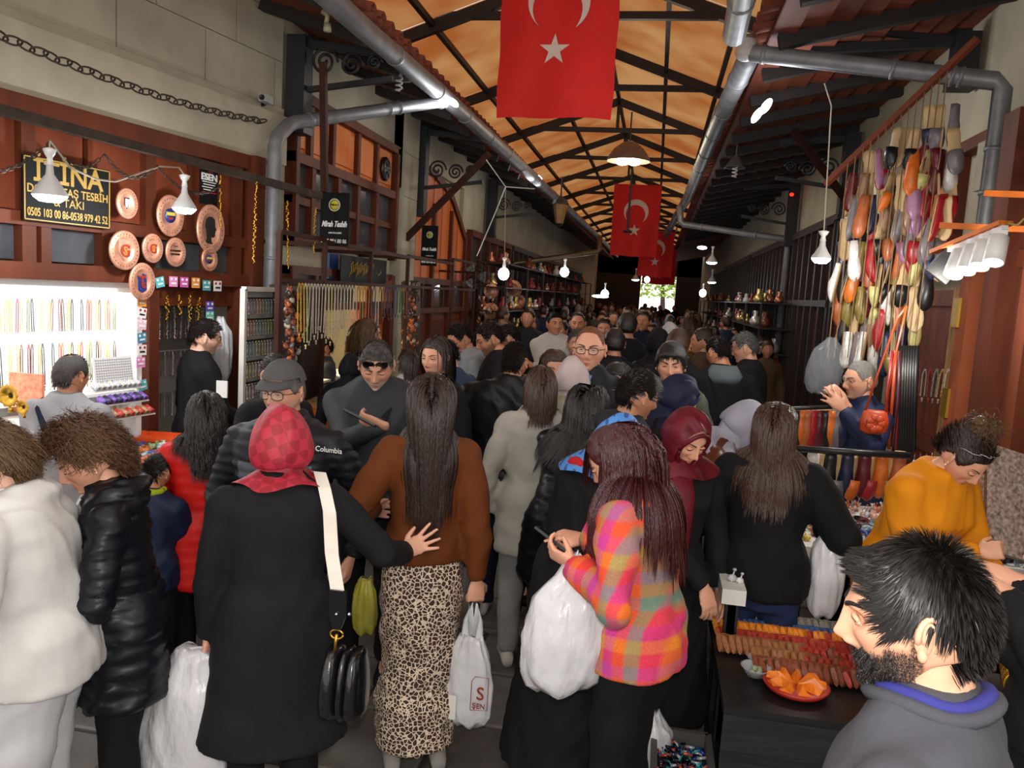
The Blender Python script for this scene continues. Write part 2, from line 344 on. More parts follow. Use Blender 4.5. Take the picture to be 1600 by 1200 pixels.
# ================================================================ RIGHT SIDE
mb = MB(); WR.box(mb, 40, 2.0, 0, 4.2, -.3, 0); struct('wall_right', mb, PL)
mb = MB(); WR.box(mb, -20, -1.0, 0, 4, -.1, 0)
sr = empty('shop_facade', (2.05, 4.6, 0), 0, 'reddish timber shop front with open panelled door leaves behind the woman in yellow', 'facade')
R1 = lambda n, m, *b: S1(n, m, *b, par=sr, W=WR)
def RB(x0, y0, x1, y1, d0, d1):
    u0, z0 = WR.uz(x0, y0, d1); u1, z1 = WR.uz(x1, y1, d1); return (u0, u1, z0, z1, d0, d1)
WR.box
R1('frame', WOODD, (4.0, 9.6, 2.24, 2.34, 0, .12), (4.0, 9.7, 3.05, 3.13, 0, .1))
WOOD = mat('wood_right_posts', '54281a', .6, spec=.2, var=.3, vs=6, bump=.15, bs=30, stretch=(1, 1, .15)); R1('door_post', mat('post_orange', '87462a', .6, spec=.2, var=.25, vs=5, stretch=(1, 1, .12)), (5.20, 5.36, 0, 2.24, 0, .22)); R1('door_post', WOOD, (4.86, 5.06, 0, 3.1, 0, .20)); R1('door_post', WOODD, (4.5, 4.62, 0, 3.1, 0, .18)); R1('door_post', WOODD, (3.6, 3.8, 0, 3.1, 0, .18)) 
R1('wood_panel', WOOD, (5.06, 5.20, 0, 2.24, 0, .1)); R1('wood_panel', WOOD, (4.62, 4.86, 0, 3.1, 0, .1)); R1('wood_panel', WOOD, (3.8, 4.5, 0, 3.1, 0, .1))
R1('upper_panel', WOODD, (4.0, 5.4, 2.34, 3.05, 0, .08)); R1('upper_panel', WOODL, (6.15, 6.75, 2.45, 3.0, 0, .06)); R1('stile', WOODD, (6.08, 6.15, 2.34, 3.1, 0, .1), (6.75, 6.82, 2.34, 3.1, 0, .1))
R1('upper_panel', WOODD, (6.82, 9.6, 2.34, 3.05, 0, .06))
WORN = mat('wood_worn', '6b3018', .55, var=.45, vs=9, bump=.3, bs=40, stretch=(1, 1, .3)); PALE = mat('wood_pale', 'ab8352', .6, var=.35, vs=14, bump=.3, stretch=(1, 1, .2))
dl = [(5.40, 5.74), (5.80, 6.62)]
for a, b in dl:
    for z0, z1 in ((.45, .98), (1.10, 1.52), (1.62, 2.03)):
        R1('door_panel', WORN, (a + .05, b - .05, z0, z1, .02, .05))
    for z in (.36, 1.04, 1.57, 2.08): R1('door_rail', WORN, (a, b, z - .055, z + .055, .02, .075))
    for k in range(7): R1('slat', WORN, (a + .07 + k * (b - a - .14) / 6 - .02, a + .07 + k * (b - a - .14) / 6 + .02, .48, .96, .05, .066))
for u in (5.38, 5.74, 5.80, 6.60): R1('edge_strip', PALE, (u, u + .045, .3, 2.15, .02, .09))
BRASS = mat('brass', 'c8a040', .35, metal=.8, var=.1)
for z in (1.98, 1.42, .8): R1('hinge', BRASS, (5.30, 5.40, z - .09, z + .09, .20, .235))
# farther shop fronts, right
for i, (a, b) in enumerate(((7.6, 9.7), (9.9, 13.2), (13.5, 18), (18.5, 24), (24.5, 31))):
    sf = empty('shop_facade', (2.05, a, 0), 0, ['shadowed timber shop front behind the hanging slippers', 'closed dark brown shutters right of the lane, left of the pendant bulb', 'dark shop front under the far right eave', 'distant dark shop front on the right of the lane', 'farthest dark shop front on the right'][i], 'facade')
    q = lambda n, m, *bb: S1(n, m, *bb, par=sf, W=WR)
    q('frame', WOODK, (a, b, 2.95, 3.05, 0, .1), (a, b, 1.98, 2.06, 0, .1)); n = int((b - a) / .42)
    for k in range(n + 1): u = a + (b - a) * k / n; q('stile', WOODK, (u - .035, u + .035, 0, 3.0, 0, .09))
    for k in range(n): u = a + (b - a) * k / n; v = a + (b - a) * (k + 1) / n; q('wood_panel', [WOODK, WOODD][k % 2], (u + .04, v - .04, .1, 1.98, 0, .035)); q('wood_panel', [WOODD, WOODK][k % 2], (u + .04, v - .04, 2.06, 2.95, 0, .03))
# end of the lane: open daylight, a tree
mb = MB(); mb.box((-1.9, 40, 1.9), (2.2, .4, 4.5)); mb.box((1.5, 40, 1.9), (1.2, .4, 4.5)); mb.box((-.3, 40, 3.9), (6, .4, 1.6)); struct('wall_end', mb, WOODK)
tr = empty('tree', (.3, 46, 0), 0, 'sunlit green tree beyond the far end of the covered lane', 'tree')
mb = MB(); mb.tube([(0, 0, 0), (.1, 0, 1.5), (0, 0, 3)], [.2, .15, .08], 8); mb.build('trunk', WOODK, tr)
mb = MB(); r2 = np.random.RandomState(5)
for k in range(900):
    d = r2.randn(3); d = d / np.linalg.norm(d) * (r2.rand() ** .4); c = d * [2.2, 1.2, 1.6] + [0, 0, 3.4]; a = r2.randn(3); a = nrm(a) * .14; b = nrm(np.cross(a, r2.randn(3))) * .08
    mb.add([c - a, c - b, c + a, c + b], [(0, 1, 2, 3)])
o = mb.build('foliage', mat('leaves', '7f9a3a', .6, var=.4, vs=3), tr); o['kind'] = 'stuff'
lamp('POINT', 'daylight_on_tree', (0.2, 43.5, 4.5), 900, (1, .98, .9), 1.0)
# ================================================================ EAVES
def eave(side, name, xw, xg, zw, zg, y0, y1):
    mb = MB(); d = np.array([xg - xw, 0, zg - zw])
    mb.hexa([(xw, y0, zw), (xg, y0, zg), (xg, y1, zg), (xw, y1, zw), (xw, y0, zw + .04), (xg, y0, zg + .04), (xg, y1, zg + .04), (xw, y1, zw + .04)])
    o = struct(name, mb, BOARD); y = y0 + .3
    while y < min(y1, 24):
        mb = MB(); a = np.array([xw, y, zw - .06]); b = np.array([xg - .05 * np.sign(xg - xw), y, zg - .055]); mb.bar(a, b, .08, .09); mb.build('rafter', RAFT, o); y += .80
    n = 9
    for k in range(n):
        t = (k + .5) / n; p = np.array([xw, 0, zw]) + d * t; mb = MB(); mb.bar(p + [0, y0, -.012], p + [0, min(y1, 26), -.012], abs(xg - xw) / n - .012, .018); mb.build('board', BOARD, o)
    return o
cl = eave(1, 'ceiling', -2.95, -2.10, 3.95, 3.70, .5, 38)
cr = eave(-1, 'ceiling_right', 2.05, .60, 4.02, 3.70, .5, 38)
# wavy tile edges above the gutters (tiles lie on the eave boards)
def tiles(x, z, dx, y0, n, par):
    m = MB(); a = np.linspace(0, math.pi, 7)
    for sgn, off in ((1, 0), (-1, .10)):
        ro = np.stack([np.zeros(7), off + .055 * np.cos(a), sgn * .045 * np.sin(a)], 1)
        L = np.array([dx, 0, abs(dx) * .22]); m.loft([np.vstack([ro, (ro + [0, 0, -.012])[::-1]]), np.vstack([ro + L, (ro + L + [0, 0, -.012])[::-1]])])
    me = m.mesh('roof_tile', TILE, True)
    for k in range(n):
        o = link('roof_tile', me, par); o.location = (x, y0 + k * .2, z + random.uniform(-.006, .006)); o.rotation_euler = (random.uniform(-.05, .05), 0, random.uniform(-.03, .03))
tiles(-2.03, 3.79, -.42, 3.2, 130, cl); tiles(.50, 3.79, .42, 3.2, 130, cr)
def tile_row(x, z, dx, y0, n, par): tiles(x, z, dx, y0, n, par)
tiles(-2.42, 3.88, -.42, 3.2, 60, cl)
# gutters
def gutter(name, pts, label):
    m = MB(); m.tube(pts, .075, 14); e = empty(name, (0, 0, 0), 0, label, 'gutter'); m.build('channel', ZINC, e, True)
    P = [np.array(p) for p in pts]
    for a, b in zip(P, P[1:]):
        L = np.linalg.norm(b - a); k = 0.6
        while k < L and a[1] + k < 24:
            c = a + (b - a) * k / L; d = nrm(b - a); mm = MB(); mm.tube([c - d * .012, c + d * .012], .082, 14); mm.build('bracket', ZINC, e, True); k += 1.05
    return e
gutter('roof_gutter', [(-2.12, 3.0, 3.66), (-2.10, 5.4, 3.66), (-2.03, 7.4, 3.66), (-1.98, 10.5, 3.66), (-1.80, 24, 3.66), (-1.75, 34, 3.66)], 'long grey zinc gutter along the left eave')
gutter('roof_gutter', [(.50, 5.95, 3.66), (.45, 8, 3.66), (.38, 13.8, 3.66), (.12, 22, 3.66), (-.05, 30, 3.66)], 'grey zinc gutter along the right eave, beyond the taped joint')
gutter('roof_gutter', [(.30, 3.3, 3.72), (.36, 5.5, 3.66)], 'near length of wide zinc gutter on the right eave ending in a taped joint')
def pipe(name, pts, r, label, joints=(), mt=None):
    m = MB(); P = [np.array(p, float) for p in pts]; Q = [P[0]]
    for a, b, c in zip(P, P[1:], P[2:]): Q += [b + nrm(a - b) * .04, b + nrm(c - b) * .04]
    Q.append(P[-1]); m.tube(Q, r, 16); e = empty(name, P[0].tolist(), 0, label, 'pipe'); child_world(m.build('pipe_run', mt or ZINC, None, True), e)
    for i, t in joints:
        c = P[i] + (P[i + 1] - P[i]) * t; d = nrm(P[i + 1] - P[i]); mm = MB(); mm.tube([c - d * .012, c + d * .012], r * 1.12, 16); child_world(mm.build('pipe_joint', mt or ZINC, None, True), e)
    return e
pA = atY(700, 115, 7.3); pB = atY(695, 158, 7.3); pC = atX(455, 192, -2.78); pD = atX(430, 205, -2.80); pE = atX(414, 452, -2.80); pE[:2] = pD[:2]
pipe('downpipe', [(-2.05, 7.3, 3.62), pB + [0, 0, .0], pC, pD - [0, 0, .06], (pD[0], pD[1], .1)], .052, 'zinc downpipe crossing from the left gutter to the pillar and down the wall', [(0, .4), (1, .35), (1, .42), (1, .9), (3, .12), (3, .3), (3, .5)])
q1 = atY(1165, 82, 5.72); q2 = atX(1568, 128, 1.93)
pipe('downpipe', [(q1[0], q1[1], 3.72), q1, q2, (q2[0], q2[1], .1)], .055, 'zinc downpipe crossing from the right gutter and down beside the shoe display', [(1, .08), (1, .6), (1, .82), (1, .85), (2, .12), (2, .2), (2, .3), (2, .5)])
m = MB(); m.lathe([(.062, -.06), (.07, -.03), (.066, .0), (.072, .03), (.063, .05)], q1 + [0, 0, .03], 12); m.ball(q1, (.07, .06, .06)); tag(m.build('tape_wrap', mat('grey_tape', 'a8a6a4', .5, bump=.6, bs=50), None, True), 'crumpled pale tape wrapped on the right gutter outlet', 'tape')
r1 = atX(1068, 350, .55); r2_ = atX(1230, 372, 1.92)
pipe('downpipe', [atY(1062, 322, 13.2), atY(1064, 350, 13.2), atX(1232, 374, 1.93), (1.93, atX(1232, 374, 1.93)[1], .1)], .05, 'distant zinc downpipe crossing under the far right eave', [(1, .2), (1, .7)])
l1 = atY(937, 378, 16); pipe('downpipe', [atY(937, 376, 16) + [0, 0, .1], atY(936, 393, 16), atX(800, 412, -2.8), atX(800, 412, -2.8) - [0, 0, 2]], .05, 'distant downpipe with a brass coloured end crossing under the left eave', [(1, .2)], mat('brassy_pipe', '6e6048', .4, metal=.6))
# black square posts with scroll brackets
def scroll(m, c, r, sy, R=None):
    pts = []
    for t in np.linspace(0, 4.2 * math.pi, 40): rr = r * (1 - t / (4.8 * math.pi)); pts.append(np.array([0, rr * math.cos(t) * sy, rr * math.sin(t)]))
    m.tube([np.array(c) + (p @ R.T if R is not None else p) for p in pts], .012, 6)
def bracket(name, x, y, z0, z1, sx, label, reach=.75):
    e = empty(name, (x, y, z0), 0, label, 'bracket'); m = MB(); m.box((0, 0, (z1 - z0) / 2), (.15, .15, z1 - z0)); m.box((0, 0, 0), (.17, .17, .05)); m.build('post', BLK, e)
    m = MB(); m.bar((0, 0, z1 - z0 - .05), (sx * reach, 0, z1 - z0 - .12), .05, .06); m.bar((0, 0, .30), (sx * reach, 0, .40), .04, .04); m.build('bracket_arm', BLK, e)
    Rr = np.array([[0, 1., 0], [1, 0, 0], [0, 0, 1]]).T
    for i, (cx, cz, r) in enumerate(((.20, .52, .11), (.42, .50, .09), (.60, .52, .06))):
        m = MB(); scroll(m, (sx * cx, 0, cz), r, sx, Rr); m.build('iron_scroll', BLK, e, True)
bracket('eave_bracket', -2.83, 5.98, 3.08, 3.78, 1, 'black post with iron scrollwork under the left eave, above the zinc downpipe')
bracket('eave_bracket', -2.83, 9.25, 2.78, 3.78, 1, 'black post and scroll bracket on the left pier beside the orange arched front')
bracket('eave_bracket', -2.83, 13.4, 2.85, 3.78, 1, 'black post and scroll bracket deeper in the shade on the left')
bracket('eave_bracket', 1.93, 6.1, 3.52, 3.86, -1, 'black post with scrollwork at the top right above the shoe rail', 1.2)
bracket('eave_bracket', 1.93, 9.3, 2.95, 3.84, -1, 'black scroll bracket on the right wall above the left end of the shoe rail')
bracket('eave_bracket', 1.93, 12.9, 2.9, 3.84, -1, 'black scroll bracket with a red light, far right wall')
m = MB(); m.ball((0, 0, 0), (.03, .03, .025)); o = tag(m.build('red_lamp', mat('red_glow', 'ff2010', emit=5, var=0), None, True), 'small glowing red lamp on the far right bracket', 'lamp'); o.location = atX(1237, 304, 1.85)
# ================================================================ CANOPY
CAN = bpy.data.materials.new('canopy_sheet'); CAN.use_nodes = True; nt = CAN.node_tree; nt.nodes.clear()
o_ = nt.nodes.new('ShaderNodeOutputMaterial'); tl = nt.nodes.new('ShaderNodeBsdfTranslucent'); df = nt.nodes.new('ShaderNodeBsdfDiffuse'); mx = nt.nodes.new('ShaderNodeMixShader')
tc = nt.nodes.new('ShaderNodeTexCoord'); nz = nt.nodes.new('ShaderNodeTexNoise'); nz.inputs['Scale'].default_value = 1.1; nz.inputs['Detail'].default_value = 5
rp = nt.nodes.new('ShaderNodeValToRGB'); rp.color_ramp.elements[0].color = lin('cc9c70'); rp.color_ramp.elements[1].color = lin('dcc29e'); rp.color_ramp.elements[0].position = .35; rp.color_ramp.elements[1].position = .65
nt.links.new(tc.outputs['Object'], nz.inputs[0]); nt.links.new(nz.outputs[0], rp.inputs[0]); nt.links.new(rp.outputs[0], tl.inputs[0]); nt.links.new(rp.outputs[0], df.inputs[0])
mx.inputs[0].default_value = .72; nt.links.new(df.outputs[0], mx.inputs[1]); nt.links.new(tl.outputs[0], mx.inputs[2]); nt.links.new(mx.outputs[0], o_.inputs[0])
RX, RZ, EZ = -.83, 5.14, 4.27; XL, XR = -3.25, 1.62
can = empty('canopy', (RX, 3, 5), 0, 'translucent orange sheet canopy on black trusses over the lane', 'canopy')
Y0 = 2.7
for k in range(14):
    for x in (XL, XR):
        m = MB(); a = Y0 + k * 2.66; b = a + 2.64; m.hexa([(RX, a, RZ), (x, a, EZ), (x, b, EZ), (RX, b, RZ), (RX, a, RZ + .006), (x, a, EZ + .006), (x, b, EZ + .006), (RX, b, RZ + .006)]); child_world(m.build('canopy_panel', CAN), can)
for k in range(14):
    y = 2.72 + k * 2.66
    for x in (XL, XR): m = MB(); m.bar((RX, y, RZ - .07), (x, y, EZ - .07), .07, .11); child_world(m.build('rafter', BLK), can)
    m = MB(); m.bar((-2.45, y, 4.62), (.79, y, 4.62), .06, .07); child_world(m.build('tie_beam', BLK), can)
    if k < 12 and k > 0:
        m = MB(); m.bar((RX, y, RZ - .1), (RX, y, 4.62), .05, .05); child_world(m.build('king_post', BLK), can)
for x in (-2.4, -1.6, RX, -.1, .55, 1.3, -3.0):
    z = RZ - abs(x - RX) * (RZ - EZ) / ((XR - RX) if x > RX else (RX - XL)) - .045; m = MB(); m.bar((x, 2.7, z), (x, 38, z), .05, .06); child_world(m.build('purlin', BLK), can)
# dark iron props: sloping struts under the eaves
def thing_bar(name, a, b, w, mt, label, cat='bar'):
    m = MB(); m.bar(a, b, w); return tag(m.build(name, mt), label, cat)
thing_bar('sloping_strut', atX(632, 375, -2.85), atY(765, 240, 8.6), .06, STEELB, 'sloping brown iron strut rising from the pier to the left eave', 'strut')
thing_bar('sloping_strut', atX(1240, 205, 1.2), atX(1322, 312, 1.9), .06, STEELB, 'thin sloping strut under the right eave behind the pendant bulb', 'strut')
thing_bar('hanging_post', atY(505, 98, 5.6), atY(507, 300, 5.6), .045, STEELB, 'vertical brown iron post hanging from the left eave to the black round-logo sign', 'post')
# ================================================================ FIGURES
def sm(x): x = np.clip(x, 0, 1); return x * x * (3 - 2 * x)
SKINM = {}
def skin_mat(key, col, lips='b5605a', beard='2a2320', bstr=.8):
    if key in SKINM: return SKINM[key]
    m = mat('skin_' + key, col, rough=.5, var=.07, vs=22, bump=.12, bs=260, bd=.0015)
    nt = m.node_tree; b = nt.nodes['Principled BSDF']; L = nt.links.new
    b.inputs['Subsurface Weight'].default_value = .08; b.inputs['Subsurface Radius'].default_value = (.012, .005, .003)
    src = b.inputs['Base Color'].links[0].from_socket
    at = nt.nodes.new('ShaderNodeAttribute'); at.attribute_name = 'mask'
    sp = nt.nodes.new('ShaderNodeSeparateColor'); L(at.outputs['Color'], sp.inputs[0])
    tc = nt.nodes.new('ShaderNodeTexCoord')
    n = nt.nodes.new('ShaderNodeTexNoise'); n.inputs['Scale'].default_value = 330; n.inputs['Detail'].default_value = 2; L(tc.outputs['Object'], n.inputs['Vector'])
    for ch, c in ((0, lips), (1, beard), (2, 'c9705f')):
        mx = nt.nodes.new('ShaderNodeMix'); mx.data_type = 'RGBA'
        L(src, mx.inputs[6]); mx.inputs[7].default_value = lin(c)
        if ch == 1:
            mm = nt.nodes.new('ShaderNodeMath'); mm.operation = 'MULTIPLY_ADD'; L(n.outputs[0], mm.inputs[0]); mm.inputs[1].default_value = 2.4; mm.inputs[2].default_value = -.35
            m2 = nt.nodes.new('ShaderNodeMath'); m2.operation = 'MULTIPLY'; m2.use_clamp = True; L(mm.outputs[0], m2.inputs[0]); L(sp.outputs[ch], m2.inputs[1])
            m3 = nt.nodes.new('ShaderNodeMath'); m3.operation = 'MULTIPLY'; L(m2.outputs[0], m3.inputs[0]); m3.inputs[1].default_value = bstr; L(m3.outputs[0], mx.inputs[0])
        else: L(sp.outputs[ch], mx.inputs[0])
        src = mx.outputs[2]
    L(src, b.inputs['Base Color'])
    SKINM[key] = m; return m
def hair_mat(key, col, rough=.38, var=.35, spec=.5):
    m = mat('hair_' + key, col, rough=rough, var=var, vs=30, spec=spec, stretch=(6, 6, 1), bump=.9, bs=45, bd=.004); return m
def head_pts(A, T, fem=0., nose=1., fat=1.):
    sT = np.clip(np.sin(T), 0, 1); z = -np.cos(T)
    x = np.sin(A) * sT ** .8; yf = np.cos(A)
    X = .077 * x * fat; Z = .115 * z
    Y = np.where(yf > 0, .088 * yf * sT ** .6, .103 * yf * sT ** .85)
    X = X * (1 - (.30 + .08 * fem) * sm(-(Z + .015) / .10)) * (1 - .06 * sm((Z - .03) / .08))
    Y = np.where((Y < 0), Y * (1 - .35 * sm(-(Z + .02) / .09)), Y)
    Y = np.where(Y > 0, Y - .016 * sm((Z - .035) / .07) * sm(Y / .05), Y)
    Z = Z + np.where(Z < -.04, .05 * sm((.025 - Y) / .09) * sm(-(Z + .04) / .05), 0)
    fr = (yf > 0) * sm(np.abs(yf) * 3)
    g = lambda x0, z0, a, b: np.exp(-((X - x0) / a) ** 2 - ((Z - z0) / b) ** 2)
    s2 = lambda x0, z0, a, b: g(x0, z0, a, b) + g(-x0, z0, a, b)
    d = nose * (.011 * g(0, .004, .009, .022) + .021 * g(0, -.028, .0115, .0125) + .010 * g(0, -.014, .009, .014) + .010 * s2(.013, -.036, .006, .006)) - .004 * g(0, -.049, .011, .005)
    d = d + (.006 - .004 * fem) * s2(.028, .026, .022, .008) - .016 * s2(.031, .007, .014, .0105) + .005 * s2(.043, -.018, .018, .015) - .004 * s2(.028, -.045, .010, .020)
    d = d + .0050 * g(0, -.058, .018, .0055) + .0058 * g(0, -.069, .016, .0065) - .0035 * g(0, -.0635, .021, .002) + .016 * g(0, -.092, .018, .014) - .004 * g(0, -.079, .014, .004)
    Y = Y + d * fr
    lip = np.clip((g(0, -.059, .024, .0062) + g(0, -.069, .021, .0062)) * 1.6 - .65, 0, 1) * fr
    jaw = sm((-.030 - Z + .35 * (Y < .045) * .04) / .02) * sm((Y + .012) / .02)
    jaw = np.maximum(jaw * (1 - .85 * sm((.030 - np.abs(X)) / .02) * (Z > -.052)), sm((.012 - np.abs(Y - .002)) / .008) * (Z < .0) * (np.abs(X) > .05))
    mous = np.clip(np.exp(-((Z + .0505) / .0052) ** 2 - (np.abs(X) / .026) ** 4) * 1.6, 0, 1)
    ck = s2(.044, -.022, .02, .016) * .35 + g(0, -.030, .014, .012) * .3
    nolip = np.exp(-((Z + .064) / .009) ** 2 - (X / .022) ** 2)
    beard = np.clip(np.maximum(jaw * (1 - sm(((np.abs(X) * .0 + Z) + .045) / .02) * (Y > .055)) , mous) * (1 - nolip * .95), 0, 1) * (Z < -.0)
    return np.stack([X, Y, Z], -1), np.stack([lip, beard, ck * fr], -1)
def zline(a):   # hairline height by angle from the front
    return np.interp(np.abs(a), [0, .45, .8, 1.0, 1.25, 1.45, 1.65, 1.95, 2.2, math.pi], [.066, .064, .056, .028, -.004, .008, .022, .0, -.05, -.062])
def head_grid(nu, nv):
    u = np.linspace(-math.pi, math.pi, nu, endpoint=False); A = u - .45 * np.sin(u)
    T = np.linspace(.03, math.pi - .03, nv)
    return np.meshgrid(A, T)
def grid_faces(nu, nv, keep=None, base=0):
    fs = []
    for i in range(nv - 1):
        for j in range(nu):
            if keep is not None and not keep[i, j]: continue
            a = i * nu + j; b = i * nu + (j + 1) % nu; fs.append((base + a, base + b, base + b + nu, base + a + nu))
    return fs
def remesh(mb, vox, it=4, fac=.5):
    me = mb.mesh('tmp', []); o = bpy.data.objects.new('tmp', me); COL.objects.link(o)
    r = o.modifiers.new('r', 'REMESH'); r.mode = 'VOXEL'; r.voxel_size = vox; r.adaptivity = 0
    if it: q = o.modifiers.new('s', 'SMOOTH'); q.factor = fac; q.iterations = it
    dg = bpy.context.evaluated_depsgraph_get(); m2 = bpy.data.meshes.new_from_object(o.evaluated_get(dg))
    bpy.data.objects.remove(o); bpy.data.meshes.remove(me)
    n = len(m2.vertices); co = np.empty(n * 3); m2.vertices.foreach_get('co', co)
    no = np.empty(n * 3); m2.vertices.foreach_get('normal', no)
    lt = np.empty(len(m2.polygons), int); m2.polygons.foreach_get('loop_total', lt)
    vi = np.empty(len(m2.loops), int); m2.loops.foreach_get('vertex_index', vi)
    bpy.data.meshes.remove(m2)
    if len(lt) and lt.min() == 4 == lt.max(): fs = vi.reshape(-1, 4).tolist()
    else:
        fs = []; k = 0
        for t in lt: fs.append(vi[k:k + t].tolist()); k += t
    return co.reshape(-1, 3), no.reshape(-1, 3), fs
HANDS = {}
def hand_arr(pose, det):
    k = (pose, det)
    if k in HANDS: return HANDS[k]
    curl, splay, th = {'relaxed': (.35, .06, .5), 'grip': (1.25, .02, .9), 'hold': (.75, .05, .7), 'spread': (.08, .26, .95), 'point': (.5, .04, .5)}[pose]
    m = MB(); el = lambda cx, hw, hd: np.stack([np.full(12, cx), hw * np.cos(np.linspace(0, 2 * math.pi, 12, False)), hd * np.sin(np.linspace(0, 2 * math.pi, 12, False))], 1)
    m.loft([el(-.035, .023, .018), el(0, .025, .017), el(.03, .036, .016), (el(.06, .041, .014)), el(.088, .038, .011)])
    for i, (y, L) in enumerate(((.030, .070), (.010, .080), (-.010, .074), (-.030, .058))):
        a = (1.5 - i) * splay; c = curl * (1 + .12 * i); p = np.array([.072, y, 0.]); pts = [p, p + [.012, 0, 0]]; ang = .12; q = pts[-1]
        if pose == 'point' and i == 0: c = .15
        for f, l in enumerate((.42, .32, .26)):
            ang += c * (.7 if f == 0 else 1.0) * .9; q = q + L * l * 1.05 * np.array([math.cos(ang) * math.cos(a), math.sin(a) * max(.2, math.cos(ang)), -math.sin(ang)]); pts.append(q)
        m.tube(pts, [.0095, .0095, .0085, .0078, .006], 8)
    q = np.array([.018, .022, -.004]); d = np.array([math.cos(th), math.sin(th), -.25 - .4 * (pose in ('grip', 'hold'))]); d = nrm(d)
    e = nrm(d + [.5, -.25, -.25 * (pose != 'spread')])
    m.tube([q, q + d * .035, q + d * .035 + e * .028, q + d * .035 + e * .050], [.014, .012, .0098, .007], 8)
    v, n, f = remesh(m, .005 if det else .009, 2)
    HANDS[k] = (v, f); return HANDS[k]
def meshobj(name, v, f, mats, parent, mask=None, mi=None):
    me = bpy.data.meshes.new(name); me.from_pydata(v.tolist() if hasattr(v, 'tolist') else v, [], f)
    for m in (mats if isinstance(mats, (list, tuple)) else [mats]): me.materials.append(m)
    me.polygons.foreach_set('use_smooth', [True] * len(me.polygons))
    if mi is not None: me.polygons.foreach_set('material_index', mi)
    if mask is not None:
        at = me.color_attributes.new('mask', 'FLOAT_COLOR', 'POINT')
        at.data.foreach_set('color', np.hstack([mask, np.ones((len(mask), 1))]).ravel())
    me.update(); return link(name, me, parent)
def ellring(c, hw, hd, n=20, ex=2.3):
    a = np.linspace(0, 2 * math.pi, n, endpoint=False); ca, sa = np.cos(a), np.sin(a)
    x = hw * np.sign(ca) * np.abs(ca) ** (2 / ex); y = hd * np.sign(sa) * np.abs(sa) ** (2 / ex)
    return np.stack([c[0] + x, c[1] + y, np.full(n, c[2])], 1)
